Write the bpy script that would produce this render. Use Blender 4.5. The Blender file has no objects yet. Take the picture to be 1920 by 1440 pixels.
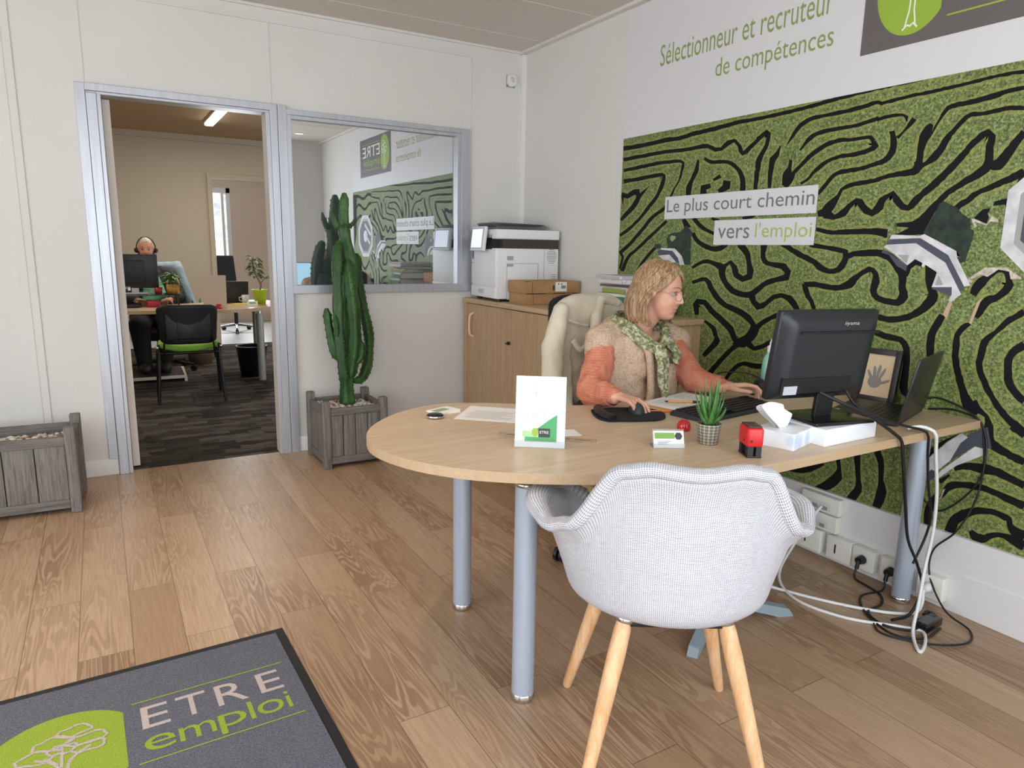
import bpy, bmesh, math, random
from mathutils import Vector, Matrix, Euler, noise
random.seed(7)
SC = bpy.context.scene
COL = SC.collection
PI = math.pi

# ---------------------------------------------------------------- camera, sky, daylight, exposure
def _cam():
    cd = bpy.data.cameras.new('camera'); co = bpy.data.objects.new('camera', cd); COL.objects.link(co)
    yaw, pit, rol = 0.532358736, -0.189119983, 0.0174135696
    f = Vector((math.sin(yaw)*math.cos(pit), math.cos(yaw)*math.cos(pit), math.sin(pit)))
    r = Vector((math.cos(yaw), -math.sin(yaw), 0)); u = r.cross(f)
    r2 = r*math.cos(rol)+u*math.sin(rol); u2 = -r*math.sin(rol)+u*math.cos(rol)
    m = Matrix((r2, u2, -f)).transposed().to_4x4(); m.translation = (0, 0, 1.32)
    co.matrix_world = m; cd.sensor_width = 36; cd.lens = 1307.4*36/1920; cd.clip_start = .02; cd.clip_end = 200
    SC.camera = co
_cam()
SC.view_settings.view_transform = 'Standard'; SC.view_settings.look = 'None'
SC.view_settings.gamma = 1; SC.view_settings.use_curve_mapping = False
SC.view_settings.exposure = 0.0
W = bpy.data.worlds.new('overcast_sky'); SC.world = W; W.use_nodes = True
W.node_tree.nodes['Background'].inputs[0].default_value = (0.86, 0.93, 1.0, 1)
W.node_tree.nodes['Background'].inputs[1].default_value = 3.0

def light(name, kind, loc, energy, col=(1, 1, 1), target=None, **kw):
    ld = bpy.data.lights.new(name, kind); ld.energy = energy; ld.color = col
    for k, v in kw.items(): setattr(ld, k, v)
    o = bpy.data.objects.new(name, ld); COL.objects.link(o); o.location = loc
    if target is not None:
        o.rotation_euler = (Vector(target)-Vector(loc)).to_track_quat('-Z', 'Y').to_euler()
    return o
def window_light(name, loc, target, sx, sy, energy, col):
    o = light(name, 'AREA', loc, energy, col, target); o.data.shape = 'RECTANGLE'; o.data.size = sx; o.data.size_y = sy
    return o
# daylight coming in through the street windows behind the camera and through the far window
window_light('street_window_daylight', (0.0, -0.86, 1.35), (0.0, 3, 1.2), 4.3, 2.1, 42, (0.93, 0.96, 1.0))
window_light('side_window_daylight', (-2.66, 1.2, 1.5), (1.5, 2.0, 1.1), 2.6, 2.0, 30, (0.97, 0.98, 1.0))
window_light('far_window_daylight', (1.9, 12.85, 1.5), (1.7, 9.5, 1.0), 1.1, 1.7, 75, (0.9, 0.95, 1.0))

# ---------------------------------------------------------------- materials
def lin(h):
    h = h.lstrip('#'); v = [int(h[i:i+2], 16)/255 for i in (0, 2, 4)]
    return tuple((c/12.92 if c <= .04045 else ((c+.055)/1.055)**2.4) for c in v)+(1,)
MATS = {}
class NT:
    def __init__(s, m): s.t = m.node_tree; s.n = s.t.nodes; s.b = s.n['Principled BSDF']
    def add(s, ty, **kw):
        n = s.n.new(ty)
        for k, v in kw.items():
            if k.startswith('i_'): n.inputs[k[2:].replace('_', ' ')].default_value = v
            else: setattr(n, k, v)
        return n
    def link(s, a, b): s.t.links.new(a, b)
    def ramp(s, fac, stops, interp='LINEAR'):
        r = s.n.new('ShaderNodeValToRGB'); r.color_ramp.interpolation = interp
        e = r.color_ramp.elements
        while len(e) < len(stops): e.new(.5)
        for i, (p, c) in enumerate(stops):
            e[i].position = p; e[i].color = lin(c) if isinstance(c, str) else (c, c, c, 1)
        s.link(fac, r.inputs[0]); return r.outputs[0]
    def coord(s, scale=(1, 1, 1), rot=(0, 0, 0), kind='Object', loc=(0, 0, 0)):
        c = s.n.new('ShaderNodeTexCoord'); m = s.n.new('ShaderNodeMapping')
        m.inputs['Scale'].default_value = scale; m.inputs['Rotation'].default_value = rot; m.inputs['Location'].default_value = loc
        s.link(c.outputs[kind], m.inputs[0]); return m.outputs[0]
    def noise(s, vec, scale, detail=3, rough=.5, dist=0):
        n = s.add('ShaderNodeTexNoise'); n.inputs['Scale'].default_value = scale; n.inputs['Detail'].default_value = detail
        n.inputs['Roughness'].default_value = rough; n.inputs['Distortion'].default_value = dist
        s.link(vec, n.inputs['Vector']); return n
    def mix(s, fac, a, b, mode='MIX'):
        n = s.n.new('ShaderNodeMix'); n.data_type = 'RGBA'; n.blend_type = mode
        for v, i in ((fac, 0), (a, 6), (b, 7)):
            if hasattr(v, 'links'): s.link(v, n.inputs[i])
            elif isinstance(v, str): n.inputs[i].default_value = lin(v)
            else: n.inputs[i].default_value = v
        return n.outputs[2]
    def math(s, op, a, b=0.0):
        n = s.n.new('ShaderNodeMath'); n.operation = op
        for v, i in ((a, 0), (b, 1)):
            if hasattr(v, 'links'): s.link(v, n.inputs[i])
            else: n.inputs[i].default_value = v
        return n.outputs[0]
    def bump(s, h, strength=.3, dist=.01):
        n = s.n.new('ShaderNodeBump'); n.inputs['Strength'].default_value = strength; n.inputs['Distance'].default_value = dist
        s.link(h, n.inputs['Height']); s.link(n.outputs[0], s.b.inputs['Normal'])
def M(name, col='#808080', rough=.5, metal=0, spec=.5, build=None, **kw):
    if name in MATS: return MATS[name]
    m = bpy.data.materials.new(name); m.use_nodes = True; b = m.node_tree.nodes['Principled BSDF']
    b.inputs['Base Color'].default_value = lin(col); b.inputs['Roughness'].default_value = rough
    b.inputs['Metallic'].default_value = metal; b.inputs['Specular IOR Level'].default_value = spec
    for k, v in kw.items(): b.inputs[k.replace('_', ' ')].default_value = v
    if build: build(NT(m))
    MATS[name] = m; return m
def speckle(c1, c2, scale=40, bump=0, bscale=None, bdist=.002, stretch=(1, 1, 1), detail=4, lo=.35, hi=.65):
    def f(t):
        v = t.coord(stretch); n = t.noise(v, scale, detail)
        t.link(t.ramp(n.outputs[0], [(lo, c1), (hi, c2)]), t.b.inputs['Base Color'])
        if bump:
            n2 = t.noise(v, bscale or scale, detail); t.bump(n2.outputs[0], bump, bdist)
    return f

# ---------------------------------------------------------------- mesh helpers
def TR(loc=(0, 0, 0), rot=(0, 0, 0), scale=(1, 1, 1)):
    return Matrix.LocRotScale(Vector(loc), Euler(rot), Vector(scale))
def frame_z(a, b):
    a = Vector(a); b = Vector(b); d = (b-a)
    q = d.to_track_quat('Z', 'X'); return Matrix.Translation(a) @ q.to_matrix().to_4x4(), d.length
class MB:
    def __init__(s): s.v = []; s.f = []; s.mi = []; s.sm = []; s.m = Matrix()
    def _add(s, vs, fs, mi=0, smooth=False, m=None):
        k = len(s.v); mm = s.m @ m if m is not None else s.m
        s.v += [mm @ Vector(p) for p in vs]
        for f in fs: s.f.append([i+k for i in f]); s.mi.append(mi); s.sm.append(smooth)
        return s
    def box(s, a, b, mi=0, m=None, bev=0.0):
        x0, x1 = sorted((a[0], b[0])); y0, y1 = sorted((a[1], b[1])); z0, z1 = sorted((a[2], b[2]))
        if bev <= 0:
            vs = [(x, y, z) for z in (z0, z1) for y in (y0, y1) for x in (x0, x1)]
            return s._add(vs, [(0, 2, 3, 1), (4, 5, 7, 6), (0, 1, 5, 4), (2, 6, 7, 3), (0, 4, 6, 2), (1, 3, 7, 5)], mi, False, m)
        e = min(bev, (x1-x0)/2.01, (y1-y0)/2.01, (z1-z0)/2.01); bm = bmesh.new()
        bmesh.ops.create_cube(bm, size=1)
        for v in bm.verts: v.co = ((x0+x1)/2+v.co.x*(x1-x0), (y0+y1)/2+v.co.y*(y1-y0), (z0+z1)/2+v.co.z*(z1-z0))
        bmesh.ops.bevel(bm, geom=list(bm.edges), offset=e, segments=3, profile=.5, affect='EDGES')
        bm.verts.index_update(); vs = [tuple(v.co) for v in bm.verts]; fs = [[v.index for v in f.verts] for f in bm.faces]; bm.free()
        return s._add(vs, fs, mi, True, m)
    def cyl(s, a, b, r0, r1=None, n=20, mi=0, cap=True, m=None):
        r1 = r0 if r1 is None else r1; fm, L = frame_z(a, b); vs = []
        for z, r in ((0, r0), (L, r1)):
            vs += [(r*math.cos(2*PI*i/n), r*math.sin(2*PI*i/n), z) for i in range(n)]
        mm = fm if m is None else m @ fm
        s._add(vs, [(i, (i+1) % n, n+(i+1) % n, n+i) for i in range(n)], mi, True, mm)
        if cap: s._add(vs, [tuple(range(n-1, -1, -1)), tuple(range(n, 2*n))], mi, False, mm)
        return s
    def lathe(s, prof, c=(0, 0, 0), n=28, mi=0, m=None, smooth=True):
        vs = [(c[0]+r*math.cos(2*PI*i/n), c[1]+r*math.sin(2*PI*i/n), c[2]+z) for r, z in prof for i in range(n)]
        fs = [(j*n+i, j*n+(i+1) % n, (j+1)*n+(i+1) % n, (j+1)*n+i) for j in range(len(prof)-1) for i in range(n)]
        return s._add(vs, fs, mi, smooth, m)
    def ell(s, c, r, n=16, mi=0, m=None):
        vs = []; fs = []; k = n//2
        for j in range(k+1):
            p = PI*j/k
            for i in range(n):
                t = 2*PI*i/n; vs.append((c[0]+r[0]*math.sin(p)*math.cos(t), c[1]+r[1]*math.sin(p)*math.sin(t), c[2]-r[2]*math.cos(p)))
        fs = [(j*n+i, j*n+(i+1) % n, (j+1)*n+(i+1) % n, (j+1)*n+i) for j in range(k) for i in range(n)]
        return s._add(vs, fs, mi, True, m)
    def prism(s, pts, z0, z1, mi=0, m=None, side_mi=None):
        n = len(pts); area = sum(pts[i][0]*pts[(i+1) % n][1]-pts[(i+1) % n][0]*pts[i][1] for i in range(n))
        if area < 0: pts = pts[::-1]
        vs = [(x, y, z0) for x, y in pts]+[(x, y, z1) for x, y in pts]
        s._add(vs, [tuple(range(n-1, -1, -1)), tuple(range(n, 2*n))], mi, False, m)
        return s._add(vs, [(i, (i+1) % n, n+(i+1) % n, n+i) for i in range(n)], mi if side_mi is None else side_mi, False, m)
    def quad(s, a, b, c, d, mi=0): return s._add([a, b, c, d], [(0, 1, 2, 3)], mi)
    def tube(s, pts, r, n=8, mi=0, closed=False, cap=True, m=None, flat=1.0):
        P = [Vector(p) for p in pts]; R = r if isinstance(r, (list, tuple)) else [r]*len(P); N = len(P)
        tan = []
        for i in range(N):
            a = P[(i-1) % N] if (closed or i > 0) else P[i]; b = P[(i+1) % N] if (closed or i < N-1) else P[i]
            t = (b-a); tan.append(t.normalized() if t.length > 1e-9 else Vector((0, 0, 1)))
        up = Vector((0, 0, 1)) if abs(tan[0].z) < .9 else Vector((1, 0, 0)); x = tan[0].cross(up).normalized(); vs = []
        for i in range(N):
            x = (x-tan[i]*x.dot(tan[i])); x = x.normalized() if x.length > 1e-6 else tan[i].orthogonal().normalized()
            y = tan[i].cross(x)
            for k in range(n):
                a = 2*PI*k/n; vs.append(P[i]+x*(R[i]*math.cos(a))+y*(R[i]*flat*math.sin(a)))
        fs = []
        for i in range(N if closed else N-1):
            j = (i+1) % N
            for k in range(n): fs.append((i*n+k, i*n+(k+1) % n, j*n+(k+1) % n, j*n+k))
        s._add(vs, fs, mi, True, m)
        if cap and not closed: s._add(vs, [tuple(range(n-1, -1, -1)), tuple((N-1)*n+k for k in range(n))], mi, True, m)
        return s
    def grid(s, fn, nu, nv, mi=0, m=None, cu=False, cv=False):
        vs = [fn(i/(nu-(0 if cu else 1)), j/(nv-(0 if cv else 1))) for j in range(nv) for i in range(nu)]
        fs = [(j*nu+i, j*nu+(i+1) % nu, ((j+1) % nv)*nu+(i+1) % nu, ((j+1) % nv)*nu+i) for j in range(nv if cv else nv-1) for i in range(nu if cu else nu-1)]
        return s._add(vs, fs, mi, True, m)
    def build(s, name, mats, parent=None, world=False, solid=0, sub=0, bevel=0, weld=False, flip=False):
        me = bpy.data.meshes.new(name); inv = None
        if world and parent is not None: inv = wm(parent).inverted()
        vs = [tuple(inv @ v) if inv else tuple(v) for v in s.v]
        me.from_pydata(vs, [], s.f)
        for m in (mats if isinstance(mats, (list, tuple)) else [mats]): me.materials.append(m)
        for p, a, b in zip(me.polygons, s.mi, s.sm): p.material_index = a; p.use_smooth = b
        if weld or sub:
            bm = bmesh.new(); bm.from_mesh(me); bmesh.ops.remove_doubles(bm, verts=bm.verts, dist=1e-5)
            bmesh.ops.recalc_face_normals(bm, faces=bm.faces); bm.to_mesh(me); bm.free()
        if flip: me.flip_normals()
        me.update()
        o = bpy.data.objects.new(name, me); COL.objects.link(o); o.parent = parent
        if solid:
            q = o.modifiers.new('Solidify', 'SOLIDIFY'); q.thickness = solid; q.offset = 0
        if bevel:
            q = o.modifiers.new('Bevel', 'BEVEL'); q.width = bevel; q.segments = 2; q.limit_method = 'ANGLE'; q.angle_limit = .6
        if sub:
            q = o.modifiers.new('Subsurf', 'SUBSURF'); q.levels = sub; q.render_levels = sub
        return o
def wm(o):
    m = Matrix.LocRotScale(o.location, o.rotation_euler, o.scale)
    return m if o.parent is None else wm(o.parent) @ m
def tag(o, label, cat, group=None, kind=None):
    o['label'] = label
    if cat: o['category'] = cat
    if group: o['group'] = group
    if kind: o['kind'] = kind
    return o
def thing(name, label, cat, loc=(0, 0, 0), rz=0, group=None, kind=None):
    o = bpy.data.objects.new(name, None); COL.objects.link(o); o.location = loc; o.rotation_euler = (0, 0, rz)
    o.empty_display_size = .05
    return tag(o, label, cat, group, kind)
def lab(o, s): o['label'] = s; return o
def copy_tree(o, loc=None, rz=None, label=None, parent=None):
    c = o.copy(); COL.objects.link(c); c.parent = parent
    if loc is not None: c.location = loc
    if rz is not None: c.rotation_euler = (0, 0, rz)
    if label: c['label'] = label
    for ch in [x for x in bpy.data.objects if x.parent == o]:
        copy_tree(ch, parent=c)
    return c
def smooth_path(pts, step=.02):
    P = [Vector(p) for p in pts]; Q = [2*P[0]-P[1]]+P+[2*P[-1]-P[-2]]; o = []
    for i in range(1, len(Q)-2):
        a, b, c, d = Q[i-1:i+3]; n = max(1, int((c-b).length/step))
        for k in range(n):
            t = k/n; o.append(.5*((2*b)+(-a+c)*t+(2*a-5*b+4*c-d)*t*t+(-a+3*b-3*c+d)*t**3))
    return o+[P[-1]]
_txt = {}
def text_mesh(string):
    """flat mesh of a line of type: vertices scaled to the unit box, faces, aspect"""
    if string in _txt: return _txt[string]
    cu = bpy.data.curves.new('type', 'FONT'); cu.body = string; cu.resolution_u = 3
    o = bpy.data.objects.new('type', cu); COL.objects.link(o)
    bpy.context.view_layer.update(); dg = bpy.context.evaluated_depsgraph_get()
    me = bpy.data.meshes.new_from_object(o.evaluated_get(dg)); vs = [tuple(v.co) for v in me.vertices]; fs = [tuple(p.vertices) for p in me.polygons]
    bpy.data.objects.remove(o); bpy.data.meshes.remove(me); bpy.data.curves.remove(cu)
    x0 = min(v[0] for v in vs); x1 = max(v[0] for v in vs); y0 = min(v[1] for v in vs); y1 = max(v[1] for v in vs)
    r = ([((v[0]-x0)/(x1-x0), (v[1]-y0)/(y1-y0)) for v in vs], fs); _txt[string] = r; return r
def put_text(mb, string, o, ux, uy, mi=0):
    """type string filling the parallelogram with corner o and edges ux, uy"""
    vs, fs = text_mesh(string); o = Vector(o); ux = Vector(ux); uy = Vector(uy)
    mb._add([o+ux*a+uy*b for a, b in vs], fs, mi)
def blob(caps, voxel, name, mats, parent, smooth=6, disp=None, mat_fn=None, world=False, soft=None, warp=None):
    """one continuous skin grown over tapered capsules (a, b, ra, rb) and ellipsoids ((c), (r), rot)"""
    mb = MB()
    for c in caps:
        if len(c) == 4:
            a, b, ra, rb = c; a = Vector(a); b = Vector(b); d = b-a; L = d.length
            q = d.to_track_quat('Z', 'X').to_matrix().to_4x4(); fm = Matrix.Translation(a) @ q; prof = []
            for k in range(7): t = PI/2*(k/6); prof.append((max(ra*math.sin(t), 1e-4), -ra*math.cos(t)))
            for k in range(7): t = PI/2*(k/6); prof.append((max(rb*math.cos(t), 1e-4), L+rb*math.sin(t)))
            mb.lathe(prof, n=16, m=fm)
        else:
            ce, r = c[0], c[1]; rot = c[2] if len(c) > 2 else (0, 0, 0)
            mb.ell((0, 0, 0), r, 20, m=TR(ce, rot))
    o = mb.build(name, mats, parent, world=world)
    bm = bmesh.new(); bm.from_mesh(o.data); bmesh.ops.remove_doubles(bm, verts=bm.verts, dist=1.2e-4); bm.to_mesh(o.data); bm.free()
    r = o.modifiers.new('Remesh', 'REMESH'); r.mode = 'VOXEL'; r.voxel_size = voxel; r.use_smooth_shade = True
    sm = o.modifiers.new('Smooth', 'SMOOTH'); sm.factor = .6; sm.iterations = smooth
    bpy.context.view_layer.update(); dg = bpy.context.evaluated_depsgraph_get()
    me = bpy.data.meshes.new_from_object(o.evaluated_get(dg)); o.modifiers.clear(); old = o.data; o.data = me; bpy.data.meshes.remove(old); me.name = name
    if soft:
        bm = bmesh.new(); bm.from_mesh(me); vs_ = [v for v in bm.verts if soft[0](v.co)]
        for _ in range(soft[1]): bmesh.ops.smooth_vert(bm, verts=vs_, factor=.5, use_axis_x=True, use_axis_y=True, use_axis_z=True)
        bm.to_mesh(me); bm.free()
    if warp:
        for v in me.vertices: v.co = warp(v.co)
    if disp:
        ns = [v.normal.copy() for v in me.vertices]
        for v, n in zip(me.vertices, ns): v.co = v.co+n*disp(v.co, n)
    if not me.materials:
        for m in (mats if isinstance(mats, (list, tuple)) else [mats]): me.materials.append(m)
    for p in me.polygons:
        p.use_smooth = True
        if mat_fn: p.material_index = mat_fn(p.center, p.normal)
    me.update(); return o
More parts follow.
